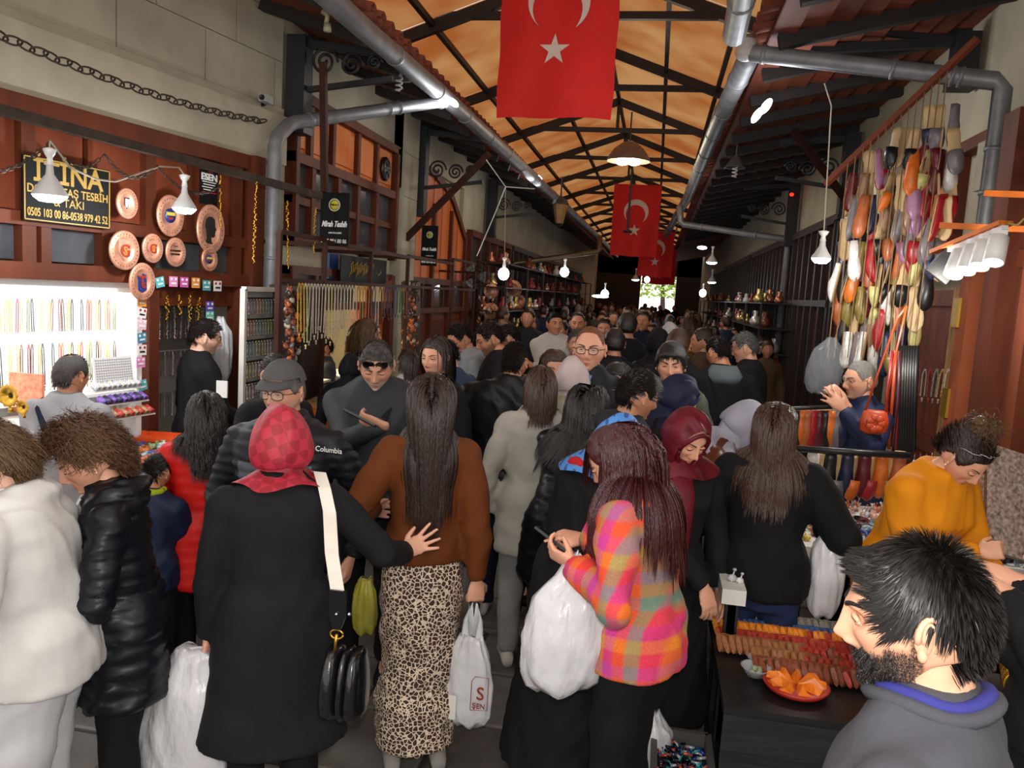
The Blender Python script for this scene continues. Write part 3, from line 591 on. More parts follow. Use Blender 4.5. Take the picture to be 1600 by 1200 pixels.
class Fig:
    def __init__(s, px, py, Y, face, label, sex='m', lean=0., slean=0., head=(0, 0), skin='light', group=None, det=1, w=1., d=1., hipz=0., stride=.0,
                 hl=None, hr=None, pose=('relaxed', 'relaxed'), hand_dir=(None, None), scale=None, nose=1., sit=False, tz=0.):
        s.det = det; s.lean = lean; s.sl = slean; s.w = w * (.93 if sex == 'f' else 1.02); s.dd = d; s.sex = sex; s.nose = nose; s.sit = sit; s.tz = tz
        s.stride = stride
        s.neck = s.bend(np.array([[0, -.005, 1.47]]))[0]
        yaw, pitch = math.radians(head[0]), math.radians(head[1])
        s.HR = Ry(-slean) @ Rx(-lean) @ Rz(yaw) @ Rx(-pitch)
        s.hc = s.neck + s.HR @ np.array([0, .022, .0]) + s.HR @ np.array([0, 0, .115])
        top = s.hc + np.array([0, 0, .112 + .012])
        T = atY(px, py, Y)
        s.s = scale or T[2] / top[2]
        s.th = math.radians(face) + math.atan2(-ray(px, py)[0], ray(px, py)[1]); s.R = Rz(s.th)
        s.base = T - s.R @ (top * s.s)
        if scale is None: s.base[2] = 0.
        s.e = empty('person', s.base.tolist(), s.th, label, 'person', group); s.e.scale = (s.s,) * 3
        s.skin = skin; s.pose = pose; s.hand_dir = hand_dir; s.arms = []; s.hands = []
        if PR: print('FIG', label[:40], 'H=%.2f' % (s.s * 1.7), 'base', np.round(s.base, 2))
        for side, t in ((1, hl), (-1, hr)):      # +x local is the LEFT? facing +Y, left is -x
            S = s.bend(np.array([[-side * .168 * s.w, -.005, 1.378]]))[0]
            if t is None: t = s.bend(np.array([[-side * (.25 * s.w + .015), .05, .86]]))[0] if abs(lean) < .15 else S + np.array([-side * .05, .10, -.50])
            else:
                t = s.loc(atY(*t[1:])) if t[0] == 'px' else np.array(t, float)
            v = t - S; D = np.linalg.norm(v); l1, l2 = .285, .255
            if D > (l1 + l2) * .995: t = S + v / D * (l1 + l2) * .995; v = t - S; D = np.linalg.norm(v)
            a = (l1 * l1 - l2 * l2 + D * D) / (2 * D); h = math.sqrt(max(0, l1 * l1 - a * a))
            hint = np.array([-side * .55, -.45, -.65]); u = v / D; hp = hint - u * np.dot(hint, u); hp = nrm(hp)
            s.arms.append((S, S + u * a + hp * h, t))
    def bend(s, p):
        p = np.array(p, float); z = p[:, 2] - .95; t = sm(z / .34 + .15 * (z > 0)); ang = s.lean * t
        y, zz = p[:, 1].copy(), z.copy(); zz2 = np.where(z > 0, zz * np.cos(ang) - y * np.sin(ang), zz); y2 = np.where(z > 0, y * np.cos(ang) + zz * np.sin(ang), y)
        p[:, 1] = y2; p[:, 2] = .95 + zz2
        if s.sl:
            an = s.sl * t; x, z3 = p[:, 0].copy(), p[:, 2] - .95
            p[:, 0] = np.where(z > 0, x * np.cos(an) - z3 * np.sin(an), x); p[:, 2] = .95 + np.where(z > 0, z3 * np.cos(an) + x * np.sin(an), z3)
        return p
    def loc(s, p): return (s.R.T @ (np.asarray(p) - s.base)) / s.s
    def H(s, p): return np.asarray(p) @ s.HR.T + s.hc
    def torso(s, m, k=1., z0=.86, hem=None, pad=0.):
        F_ = s.sex == 'f'; w, d = s.w * k, s.dd * k
        R = [(.80, .168, .122, 0), (.90, .172 + .004 * F_, .125, -.005), (1.00, .160, .118, 0), (1.10, .148 - .012 * F_, .108, .005), (1.20, .155 - .010 * F_, .112, .008),
             (1.28, .168 - .006 * F_, .118 + .010 * F_, .012 + .008 * F_), (1.35, .172, .112, .004), (1.40, .160, .092, -.004), (1.435, .128, .078, -.006), (1.462, .088, .066, -.004), (1.495, .052, .052, -.002)]
        R = [r for r in R if r[0] > z0 - .05] if hem is None else hem + [r for r in R if r[0] > hem[-1][0] + .03]
        m.loft([s.bend(ellring((0, y, z), (a + pad) * w / k * k, (b + pad) * d, 24)) for z, a, b, y in R])
    def sleeve(s, m, i, r=(.062, .050, .038), upto=1.0, cuff=None):
        S, E, Wt = s.arms[i]; side = 1 if S[0] > 0 else -1
        W2 = E + (Wt - E) * upto
        in_ = S + np.array([-side * .05, 0, .0])
        m.tube([in_, S + [0, 0, -.01], S + (E - S) * .5, E, E + (W2 - E) * .5, W2], [r[0] * .9, r[0], (r[0] + r[1]) / 2, r[1], (r[1] + r[2]) / 2, cuff or r[2]], 14)
        m.ball(S + np.array([-side * .004, 0, -.006]), (r[0] * .98,) * 3); m.ball(E, (r[1],) * 3)
    def legpts(s):
        st = s.stride
        if s.sit: return [[np.array([x, 0, .92]), np.array([x * 1.6, .40, .90]), np.array([x * 1.5, .42, .47 + 0 * x])] for x in (-.09, .09)]
        return [[np.array([x, 0, .88]), np.array([x * 1.08, .02 + st * sg * .5, .48]), np.array([x * 1.1, -.02 + st * sg, .07])] for x, sg in ((-.09, 1), (.09, -1))]
    def body(s, fullarm=1.):
        s.bodyobj = None; det = s.det; m = MB()
        fem = 1. if s.sex == 'f' else 0.
        if det > 0: s.torso(m, .86, .80)
        nr = .047 if fem else .055
        nb = s.H([0, -.022, -.075]); m.tube([s.bend(np.array([[0, -.012, 1.36]]))[0], s.bend(np.array([[0, -.012, 1.44]]))[0], (nb + s.neck) / 2, nb, s.H([0, -.015, -.02])], [nr * 1.3, nr * 1.12, nr, nr, nr * .95], 16)
        for i in (0, 1):
            S, E, Wt = s.arms[i]; f = .86
            m.tube([S * .95 + np.array([0, 0, .07]), S, E, Wt], [.045, .046 * f, .040 * f, .0245], 10)
        if det > 0:
            for P in s.legpts(): m.tube(P, [.075, .048, .034], 10); m.tube([P[2], P[2] + [0, .13, -.03]], [.034, .028], 8)
        v, n, f = remesh(m, {0: .03, 1: .018, 2: .0115, 3: .010}[det], 3)
        V, Fc, MK = [v], list(f), [np.zeros((len(v), 3))]; nn = len(v)
        nu, nv = {0: (20, 18), 1: (56, 50), 2: (96, 90), 3: (170, 170)}[det]
        A, T = head_grid(nu, nv); hp, mk = head_pts(A, T, fem, s.nose)
        if not getattr(s, 'beard', 0): mk[..., 1] = 0
        else: mk[..., 1] *= s.beard
        V.append(s.H(hp.reshape(-1, 3))); MK.append(mk.reshape(-1, 3)); Fc += grid_faces(nu, nv, None, nn); nn += nu * nv
        for sx in (-1, 1):   # ears
            e = MB(); cx = np.array([sx * .075, -.010, -.002]); k = 14 if det < 3 else 26
            R = Rz(-sx * .45) @ Rx(.18)
            e.ball(cx, (.007, .016, .027), k, k, R)
            pts = [cx + R @ np.array([sx * .006, .014 * math.cos(t) * 1.15 - .002, .0285 * math.sin(t)]) for t in np.linspace(-1.1, 3.9, 18)][3:]
            e.tube(pts, [.0045] * 3 + [.0042] * 9 + [.0034, .003, .002], 8); e.ball(cx + R @ np.array([sx * .004, .004, -.025]), (.0055, .007, .010), 10, 8)
            e.ball(cx + R @ np.array([sx * .004, .013, -.002]), (.005, .005, .008), 8, 8)
            if det > 2: e.tube([cx + R @ np.array([sx * .008, .008 * math.cos(t) - .001, .004 + .018 * math.sin(t)]) for t in np.linspace(-.6, 2.6, 12)], .0025, 6)
            ev = np.vstack(e.v); V.append(s.H(ev)); MK.append(np.zeros((len(ev), 3))); Fc += [[i + nn for i in q] for q in e.f]; nn += len(ev)
        for i, side in ((0, 1), (1, -1)):
            S, E, Wt = s.arms[i]; fd = nrm(Wt - E); hd = s.hand_dir[i]
            if hd is not None:
                fd, bk = (s.R.T @ nrm(hd[0])), (s.R.T @ nrm(hd[1]))
            else: bk = np.array([-side * 1., .0, .15])
            bk = nrm(bk - fd * np.dot(bk, fd)); th = np.cross(fd, bk) * side * 1.0
            # back-of-hand up, fingers forward: the left thumb points right
            hv, hf = hand_arr(s.pose[i], det > 1); M = np.stack([fd, th, bk], 1)
            hvv = hv @ M.T + Wt; s.hands.append((Wt, fd, th, bk))
            if det == 0: continue
            V.append(hvv); MK.append(np.zeros((len(hvv), 3))); Fc += [[j + nn for j in (q if side < 0 else q[::-1])] for q in hf]; nn += len(hvv)
        s.bodyobj = meshobj('body', np.vstack(V), Fc, SKINM[s.skin], s.e, np.vstack(MK)); return s
    def face(s, brow='2a201a', eye=True, look=(0, 0), lash=True, iris='3b2415', closed=False):
        if eye:
            for sx in (-1, 1):
                c = np.array([sx * .0305, .0675, .007]); m = MB(); n = 20; rings = []
                ax = nrm([math.sin(look[0]), math.cos(look[0]), math.sin(look[1])]); up = np.array([0, 0, 1.]); r_ = nrm(np.cross(ax, up)); u_ = np.cross(r_, ax)
                ths = [.02, .16, .30, .48, .60, .72, .84, .95]; 
                for t in ths:
                    a = np.linspace(0, 2 * math.pi, n, False); rings.append(c + .0122 * (np.cos(t) * ax + np.sin(t) * (np.outer(np.cos(a), r_) + np.outer(np.sin(a), u_))))
                m.loft(rings, cap=True)
                mi = [0 if k < 2 * n else (1 if k < 4 * n else 2) for k in range((len(ths) - 1) * n)] + [0, 2]
                v = s.H(np.vstack(m.v))
                if not closed: meshobj('eye', v, m.f, [mat('pupil', '050505', .1, var=0), mat('iris' + iris, iris, .1, var=0), mat('eye_white', 'd8d0c8', .2, var=0)], s.e, mi=mi)
                l = MB(); 
                arc = lambda h, t, out: c + np.array([sx * .0145 * math.cos(t), 0, 0]) + np.array([0, .0105 + out - .005 * math.cos(t) ** 2, h * math.sin(t)])
                l.tube([arc(.0066 if not closed else .002, t, .0035) for t in np.linspace(0, math.pi, 9)], [.0022, .0032, .0038, .004, .004, .004, .0038, .0032, .0022], 8)
                l.tube([arc(-.0055 if not closed else -.004, t, .0010) for t in np.linspace(0, math.pi, 9)], [.0018] + [.0028] * 7 + [.0018], 8)
                if closed: l.ball(c + [0, .001, 0], (.0135, .0115, .0085))
                lid = meshobj('eyelid', s.H(np.vstack(l.v)), l.f, SKINM[s.skin], s.e)
                if lash:
                    l = MB(); l.tube([arc(.0042 if not closed else -.004, t, .0062) for t in np.linspace(0.0, math.pi, 9)], .0011 if s.sex == 'm' else .0017, 5)
                    meshobj('eyelashes', s.H(np.vstack(l.v)), l.f, mat('lash', '120d0b', .7, var=0), lid)
        hm = hair_mat('brow' + brow, brow, .7)
        for sx in (-1, 1):
            l = MB(); k = 12; pts = []
            for t in np.linspace(0, 1, k):
                x = .012 + .040 * t; z = .0235 + .008 * math.sin(t * 2.3); A = np.array([[math.asin(min(.99, x / .078))]]); T = np.array([[math.acos(-z / .115)]])
                p, _ = head_pts(A, T, 1. if s.sex == 'f' else 0.); p = p[0, 0]; pts.append([sx * x, p[1] + .0012, z])
            hh = 1.0 if s.sex == 'm' else .62
            l.tube(pts, [.0028 * hh, .0040 * hh, .0042 * hh, .0040 * hh, .0038 * hh, .0036 * hh, .0033 * hh, .003 * hh, .0026 * hh, .0022 * hh, .0016 * hh, .0008], 6)
            meshobj('eyebrow', s.H(np.vstack(l.v)), l.f, hm, s.e)
        return s
    def garment(s, name, m, mt, vox=None, fold=.005, puff=0., pstep=.06, it=4, seed=0, label=None, pd=None, keep=None, stretch_z=1.):
        vx = vox or {0: .032, 1: .020, 2: .0125, 3: .012}[s.det]
        v, n, f = remesh(m, vx, it)
        x, y, z = v.T
        if fold:
            ph = seed * 1.7
            dsp = np.sin(14 * x + 5 * np.sin(6 * z + ph) + 3 * y + ph) * .5 + np.sin(23 * z * stretch_z + 7 * np.sin(5 * x + ph) + 8 * np.sin(6 * y)) * .5 + .4 * np.sin(41 * (x + y) + 6 * np.sin(9 * z + ph))
            dsp = dsp + .9 * (1 - np.abs(np.sin(9 * z + 4 * np.sin(7 * x + ph) + 6 * y))) ** 3; v = v + n * (dsp * fold * 1.35)[:, None]
        if puff:
            q = z if pd is None else v @ np.asarray(pd)
            t = np.abs(np.sin(np.pi * (q / pstep + .06 * np.sin(9 * x) + .05 * np.sin(13 * y)))) ** .6
            v = v + n * (puff * (t - .5) + puff * .25 * np.sin(60 * x + 40 * y + 9 * np.sin(30 * q)))[:, None]
        o = meshobj(name, v, f, mt, s.e)
        if label: o['label'] = label
        return o
    def top(s, name, mt, hem='hip', r=(.062, .052, .040), fold=.004, puff=0., collar=None, pad=.012, hood=False, sleeve=1.0, seed=0, cuff=None, fl=1., label=None, neckcut=0, stand=0., pstep=.06):
        m = MB(); w = 1.
        H = {'hip': [(.84, .182, .135, 0), (.92, .184, .136, 0), (1.02, .170, .128, 0)], 'waist': [(.93, .172, .126, 0), (.99, .168, .125, 0)],
             'thigh': [(.66, .20 * fl, .150 * fl, 0), (.78, .195, .143, 0), (.90, .186, .136, 0), (1.02, .168, .126, 0)],
             'knee': [(.48, .215 * fl, .165 * fl, 0), (.66, .205, .155, 0), (.80, .196, .146, 0), (.92, .186, .138, 0), (1.03, .166, .126, 0)],
             'floor': [(.08, .27 * fl, .24 * fl, 0), (.3, .245 * fl, .215, 0), (.55, .22, .18, 0), (.80, .20, .155, 0), (.92, .190, .142, 0), (1.03, .168, .128, 0)],
             'calf': [(.28, .24 * fl, .20 * fl, 0), (.45, .23, .185, 0), (.62, .215, .17, 0), (.80, .20, .152, 0), (.92, .190, .140, 0), (1.03, .168, .128, 0)]}[hem]
        s.torso(m, 1., hem=H, pad=pad)
        for i in (0, 1): s.sleeve(m, i, (r[0] + pad * .4, r[1] + pad * .4, r[2] + pad * .3), sleeve, cuff)
        if stand:   # a raised collar round the neck
            m.loft([s.bend(ellring((0, -.005, 1.44), .085, .080)), s.bend(ellring((0, .0, 1.475 + stand * .4), .074, .074)), s.bend(ellring((0, .004, 1.475 + stand), .078, .080))])
        if hood:
            m.loft([s.bend(ellring((0, -.05, 1.36), .10, .05)), s.bend(ellring((0, -.075, 1.41), .125, .065)), s.bend(ellring((0, -.07, 1.46), .12, .062)), s.bend(ellring((0, -.055, 1.50), .09, .045))])
            m.tube([s.bend(np.array([[.125 * math.cos(t), -.025 + .095 * math.sin(t), 1.455 - .03 * max(0, math.sin(t))]]))[0] for t in np.linspace(0, 2 * math.pi, 20)], .026, 10)
        o = s.garment(name, m, mt, fold=fold, puff=puff, seed=seed, label=label, pstep=pstep)
        return o
    def collar(s, mt, r=.014, z=1.475, rad=(.066, .064), name='collar', y=0.):
        m = MB(); m.tube([s.bend(np.array([[rad[0] * math.cos(t), y + rad[1] * math.sin(t), z + .006 * math.sin(3 * t) - .02 * max(0, math.sin(t))]]))[0] for t in np.linspace(0, 2 * math.pi, 28)], r, 8)
        return m.build(name, mt, s.e, True)
    def trousers(s, mt, name='trousers', r=(.098, .072, .058), fold=.003, shoe=None, shoelabel=None):
        m = MB(); P = s.legpts()
        if not s.sit: m.loft([ellring((0, 0, z), a * s.w, b, 20) for z, a, b in ((.78, .155, .115), (.86, .172, .125), (.94, .168, .122), (1.03, .152, .112))])
        else: m.loft([ellring((0, .02, z), a * s.w, b, 20) for z, a, b in ((.82, .175, .14), (.9, .175, .14), (1.03, .152, .12))])
        for p in P: m.tube([p[0], (p[0] + p[1]) / 2, p[1], (p[1] + p[2]) / 2, p[2]], [r[0] * s.w, (r[0] + r[1]) / 2, r[1], (r[1] + r[2]) / 2 + .004, r[2]], 14)
        s.garment(name, m, mt, fold=fold)
        if shoe: s.shoes(shoe, shoelabel)
        return s
    def shoes(s, mt, label=None):
        for p in s.legpts():
            m = MB(); a = p[2]; z0 = a[2] - .07
            m.loft([np.array([[a[0] + hw * math.cos(t), a[1] + y, z0 + h * .5 + h * .5 * math.sin(t)] for t in np.linspace(0, 2 * math.pi, 12, False)]) for y, hw, h in ((-.07, .028, .05), (-.045, .036, .085), (.0, .038, .095), (.06, .042, .075), (.12, .046, .055), (.17, .038, .045), (.19, .02, .03))])
            o = m.build('shoe', mt, s.e, True)
            if label: o['label'] = label
    def skirt(s, mt, hem=.35, name='skirt', rings=None, fold=.004):
        m = MB(); R = rings or [(hem, .20, .17, 0), (.5, .19, .16, 0), (.7, .188, .150, 0), (.85, .186, .140, 0), (1.0, .160, .120, 0), (1.04, .150, .115, 0)]
        m.loft([ellring((0, y, z), a * s.w, b, 24) for z, a, b, y in R]); return s.garment(name, m, mt, fold=fold)
    # ---- hair
    def scalp(s, mt, off=.010, line=0., zs=1., top=0., name='hair', label=None, bald=0.):
        nu, nv = {0: (20, 18), 1: (48, 40), 2: (80, 70), 3: (120, 110)}[s.det]
        A, T = head_grid(nu, nv); p, _ = head_pts(A, T, 1. if s.sex == 'f' else 0.)
        An = np.abs((A + math.pi) % (2 * math.pi) - math.pi)
        zl = zline(An) + line; k = sm((p[..., 2] - zl + .006) / .016)
        nd = p / np.linalg.norm(p, axis=-1, keepdims=True)
        wv = .5 + .5 * np.sin(40 * p[..., 0] + 9 * np.sin(30 * p[..., 2])) * np.sin(50 * p[..., 1])
        q = p + nd * ((off * (.75 + .25 * wv) + top * sm(p[..., 2] / .1)) * k - .004 * (1 - k))[..., None]
        keep = (k > .02)
        if bald: keep &= ~((p[..., 2] > .098) & (np.abs(p[..., 0]) < .03) & (np.abs(p[..., 1] + .03) < .03))
        fs = grid_faces(nu, nv, keep)
        if keep[-1].all(): fs.append(list(range((nv - 1) * nu, nv * nu)))
        o = meshobj(name, s.H(q.reshape(-1, 3)), fs, mt, s.e)
        if label: o['label'] = label
        return o
    def strands(s, mt, n=900, L=.5, width=.010, steps=14, flow=(0, -1, .2), grav=1., curl=0., cfreq=60., vol=.0, seed=1, amin=0., amax=math.pi, zmin=-.2, lift=.0, part=True, lvar=.2, bodycol=True, name='hair', front=None, taper=1., stiff=.55, line=0., label=None, xmin=None, ramp=.12, tors=1.0, clump=0., gather=0., nape=1.):
        r = np.random.RandomState(seed); A = r.uniform(-math.pi, math.pi, n * 5); T = np.arccos(-r.uniform(-.7, .998, n * 5))
        p, _ = head_pts(A, T, 1. if s.sex == 'f' else 0.); ok = (p[:, 2] > zline(A) + line) & (np.abs(A) >= amin) & (np.abs(A) <= amax) & (p[:, 2] > zmin)
        p = p[ok][:n]; A = A[ok][:n]; n = len(p); nd = p / np.linalg.norm(p, axis=1, keepdims=True)
        fl = np.tile(np.array(flow, float), (n, 1))
        if part: fl[:, 0] += np.sign(p[:, 0] + 1e-5) * (.55 * np.clip(p[:, 2] / .08, 0, 1)) 
        if front is not None: w_ = np.clip(p[:, 1] / .05, 0, 1)[:, None]; fl = fl * (1 - w_) + np.array(front) * w_
        nd_ = nd @ s.HR.T; P = s.H(p + nd * .003); fl = fl @ s.HR.T; Ls = L * (1 - lvar * r.rand(n)) * np.where(p[:, 2] < -.012, nape, 1.); d = nrm_rows(fl + nd_ * lift); G = np.array([0, 0, -1.])
        rv0 = r.rand(n); st = Ls / steps; path = [P]; tinf = r.rand(n) * .03
        cols = [(s.hc + s.HR @ np.array([0, -.006, 0]), np.array([.076, .100, .116]), s.HR, 'h')]
        if bodycol:
            c1 = s.bend(np.array([[0, 0, 1.30]]))[0]; cols.append((c1, np.array([.205 * s.w, .135, .19]) * tors, Rx(-s.lean), 'b'))
            c2 = s.bend(np.array([[0, 0, 1.10]]))[0]; cols.append((c2, np.array([.19 * s.w, .145, .34]) * tors, Rx(-s.lean), 'b'))
        for k in range(steps):
            t = min(1, k / steps / ramp) if ramp > 0 else 1
            d = nrm_rows(d * (1 - stiff) + (fl * (1 - t) + G * grav * t) * stiff + r.randn(n, 3) * .03 * (curl > 0))
            P = P + d * st[:, None]
            infl = 1.045 + vol * rv0 * min(1, (k + 1) / max(3., steps * .45))
            for c, rad, R, kind in cols:
                rr = rad * (infl[:, None] if kind == 'h' else (1.0 + tinf[:, None])); q = ((P - c) @ R) / rr; l = np.linalg.norm(q, axis=1, keepdims=True)
                P = np.where(l < 1, ((q / np.maximum(l, 1e-6)) * rr) @ R.T + c, P)
            d = nrm_rows(P - path[-1]); path.append(P)
        path = np.array(path); K = steps + 1
        if gather:
            tt = np.clip(np.linspace(0, 1, K) * 1.6 - .3, 0, 1)[:, None]; path[:, :, 0] = path[:, :, 0] * (1 - gather * tt) + s.hc[0] * gather * tt
        if clump:
            ix = r.randint(0, n, max(4, n // 12)); D = ((path[0][:, None] - path[0][ix][None]) ** 2).sum(-1); nb = ix[D.argmin(1)]
            tt = np.linspace(0, 1, K)[:, None, None] * clump; path = path * (1 - tt) + path[:, nb] * tt
        if curl:
            ph = r.rand(n) * 6.28; fr = cfreq * (.7 + .6 * r.rand(n))
            for k in range(K):
                a = ph + fr * k / steps * Ls; amp = curl * min(1, k / 4.)
                path[k] += np.stack([np.cos(a), np.sin(a), np.cos(a * .7 + 1)], 1) * amp
        ax = path - (s.hc + np.array([0, 0, 0])); 
        V = np.empty((K, n, 2, 3))
        for k in range(K):
            t = nrm_rows(path[min(k + 1, K - 1)] - path[max(0, k - 1)]); o = path[k] - s.hc; o[:, 2] *= .25; o = nrm_rows(o); w_ = nrm_rows(np.cross(t, o) + r.randn(n, 3) * .05 * 0 + (r.randn(n, 3) * .25 if k == 0 else rv)); 
            if k == 0: rv = r.randn(n, 3) * .22
            wd = width * (1 - taper * (k / steps) ** 3 * .9); V[k, :, 0] = path[k] - w_ * wd / 2; V[k, :, 1] = path[k] + w_ * wd / 2
        idx = lambda k, i, j: (k * n + i) * 2 + j
        I = np.arange(n); F_ = []
        for k in range(steps):
            F_.append(np.stack([idx(k, I, 0), idx(k, I, 1), idx(k + 1, I, 1), idx(k + 1, I, 0)], 1))
        o = meshobj(name, V.reshape(-1, 3), np.vstack(F_).tolist(), mt, s.e)
        if label: o['label'] = label
        return o
    def hijab(s, mt, off=.017, drape=1.33, open_=(.054, .080, -.012), folds=.05, seed=0, name='headscarf', label=None, tail=None, back=0.):
        nu, nv = {0: (24, 20), 1: (56, 44), 2: (100, 80), 3: (120, 100)}[s.det]
        A, T = head_grid(nu, nv); p, _ = head_pts(A, T, 1., 0.); nd = p / np.linalg.norm(p, axis=-1, keepdims=True)
        X, Yy, Z = p[..., 0], p[..., 1], p[..., 2]; e = (X / open_[0]) ** 2 + ((Z - open_[2]) / open_[1]) ** 2
        fo = np.sin(26 * Z + 16 * Yy + 3 * np.sin(20 * X + seed) + seed) * .5 + .5 * np.sin(55 * Yy - 30 * Z + 4 * np.sin(30 * X))
        q = p + nd * (off + .0075 * fo * abs(fo) + .003 * fo + back * sm(-Yy / .08) * .02)[..., None]
        keep = ~((e < 1) & (Yy > 0))
        fs = grid_faces(nu, nv, keep); fs.append(list(range((nv - 1) * nu, nv * nu)))
        V = [s.H(q.reshape(-1, 3))]; m = MB()
        ring = []
        for t in np.linspace(0, 2 * math.pi, 36):
            x = open_[0] * math.cos(t); z = open_[2] + open_[1] * math.sin(t); zz = np.clip(z / .115, -.98, .98)
            aa = math.asin(np.clip(x / (.073 * (1 - zz * zz) ** .4 * .9 + .004), -.97, .97)); pp, _ = head_pts(np.array([aa]), np.array([math.acos(-zz)]), 1., 0.); pp = pp[0]
            ring.append(s.H([x * 1.08, pp[1] + off * .95, z]))
        m.tube(ring, .0095, 8)
        n = 40; a = np.linspace(0, 2 * math.pi, n, False); R_ = []
        L0 = [(.0, .092, .104, -.006), (-.05, .086, .100, -.004), (-.09, .078, .088, .0)]
        for z, hw, hd, y in L0:
            mod = 1 + folds * .6 * np.sin(3 * a + seed + 30 * z) + folds * .3 * np.sin(7 * a - 40 * z)
            pts = np.stack([hw * np.cos(a) * mod, y + hd * np.sin(a) * mod, np.full(n, z) - .02 * (np.sin(a) > .3)], 1)
            if z > -.07: pts[:, 1] = np.minimum(pts[:, 1], .055 + 0 * pts[:, 1])
            R_.append(s.H(pts))
        zz = list(np.linspace(1.478, drape, 6))
        for j, z in enumerate(zz):
            t = j / (len(zz) - 1); zq = [1.28, 1.35, 1.40, 1.435, 1.462, 1.495]; pd_ = .026 + .020 * t; hw, hd = max(.080, np.interp(z, zq, [.168, .172, .160, .128, .088, .052]) * s.w + pd_), max(.080, np.interp(z, zq, [.125, .112, .092, .078, .066, .052]) * s.dd + pd_ + .004)
            mod = 1 + folds * np.sin(5 * a + seed + 25 * z) + folds * .5 * np.sin(9 * a - 60 * z)
            R_.append(s.bend(np.stack([hw * np.cos(a) * mod, -.002 + hd * np.sin(a) * mod, z + .012 * np.sin(4 * a + seed)], 1)))
        m.loft(R_, cap=False)
        if tail is not None:
            for pts, wd in tail: m.tube([np.array(x) for x in pts], wd, 14, flat=.35)
        k = nu * nv; V.append(np.vstack(m.v)); fs += [[i + k for i in f] for f in m.f]
        o = meshobj(name, np.vstack(V), fs, mt, s.e)
        if label: o['label'] = label
        return o
    def cap(s, mt, brim=True, fwd=1., name='cap', zl=.035, tall=.0, label=None):
        nu, nv = 48, 40; A, T = head_grid(nu, nv); p, _ = head_pts(A, T); nd = p / np.linalg.norm(p, axis=-1, keepdims=True)
        q = p + nd * (.012 + tall * sm(p[..., 2] / .1))[..., None]; keep = p[..., 2] > zl - .02 * (p[..., 1] < 0)
        fs = grid_faces(nu, nv, keep); fs.append(list(range((nv - 1) * nu, nv * nu))); m = MB()
        if brim:
            pts = []; 
            for t in np.linspace(-1.25, 1.25, 15): pts.append([.078 * math.sin(t), .092 * math.cos(t) - .004, zl + .006])
            inn = np.array(pts); out = inn.copy(); f = np.cos(np.linspace(-1.25, 1.25, 15)) ** .6; out[:, 1] += .062 * f; out[:, 2] -= .022 * f + .012 * (np.abs(inn[:, 0]) / .07) ** 2
            mid = (inn + out) / 2; mid[:, 2] += .004
            m.loft([inn, mid, out, out + [0, 0, .004], mid + [0, 0, .005], inn + [0, 0, .004]], cap=False, closed=False)
        V = [s.H(q.reshape(-1, 3))]; k = nu * nv
        if brim: V.append(s.H(np.vstack(m.v))); fs += [[i + k for i in f] for f in m.f]
        o = meshobj(name, np.vstack(V), fs, mt, s.e)
        if label: o['label'] = label
        return o
    def glasses(s, mt, z=.006, y=.088, lens=None, on_top=False, name='glasses', rim=.0013, sz=1., label=None, zt=.0):
        m = MB(); g = MB(); 
        if on_top: z = .100; y = .045
        for sx in (-1, 1):
            c = np.array([sx * .031, y + .006, z - .002]); pts = [c + np.array([sz * .0235 * np.sign(math.cos(t)) * abs(math.cos(t)) ** .7, -.010 * abs(math.cos(t)) * (sx * math.cos(t) > 0), sz * .0165 * np.sign(math.sin(t)) * abs(math.sin(t)) ** .7]) for t in np.linspace(0, 2 * math.pi, 25)]
            if on_top: pts = [c + Rx(-.9 + .0) @ (q - c) for q in pts]
            m.tube(pts, rim, 6); e = c + np.array([sx * .024, -.006, .008 * (not on_top)]); m.tube([e, [sx * .078, y - .02, z + .006 - .02 * on_top], [sx * .080, -.005, z + .002 - .03 * on_top], [sx * .078, -.022, z - .012 - .03 * on_top]], rim * .9, 6)
            if lens: g.add([q for q in pts[:-1]], [tuple(range(24))])
        m.tube([[-.0085, y + .008, z + .002], [0, y + .011, z + .005], [.0085, y + .008, z + .002]], rim, 6)
        o = meshobj(name, s.H(np.vstack(m.v)), m.f, mt, s.e)
        if label: o['label'] = label
        if lens: meshobj('lens', s.H(np.vstack(g.v)), g.f, lens, o)
        return o
def nrm_rows(a): return a / (np.linalg.norm(a, axis=1, keepdims=True) + 1e-9)
PR = False
# ================================================================ PEOPLE
skin_mat('light', 'd49c80'); skin_mat('tan', 'bd8362', 'a8584e'); skin_mat('pale', 'e2b097', 'c06a64'); skin_mat('near', 'e0a888', 'b06058', '241a16', .95)
skin_mat('grey', 'c08c70', 'a8605a', 'b8b2aa', .8)
HB = hair_mat('black', '16110f'); HD = hair_mat('dark_brown', '2a1a14'); HBR = hair_mat('brown', '3c2417'); HC_ = hair_mat('curly_brown', '5a3b24', .5, .5)
HG = hair_mat('grey', '55504c', .6, .3); HR_ = hair_mat('burgundy', '3c0f14', .3, .5); HS = hair_mat('salt', '35302e', .6, .6); HBL = hair_mat('blond_streak', '5c4228', .5, .6)
cl = lambda k, c, r=.85, **a: mat('cloth_' + k, c, rough=r, spec=a.pop('spec', .25), var=a.pop('var', .08), vs=a.pop('vs', 9), bump=a.pop('bump', .25), bs=a.pop('bs', 180), bd=.002, **a)
BLKC = cl('black', '121214'); BLKC2 = cl('black_warm', '17151a'); NAVY = cl('navy', '131a30'); JEAN = cl('jeans', '1e2b4c', var=.25, vs=14); TRB = cl('trouser_black', '0c0c0e')
LEA = cl('leather_black', '16181b', .42, bump=.15, bs=60); PUFB = cl('puffer_black', '101118', .38, bump=.1); SHOEB = cl('shoe_black', '101012', .5); SHOEW = cl('shoe_pale', 'b8b0a4', .7)
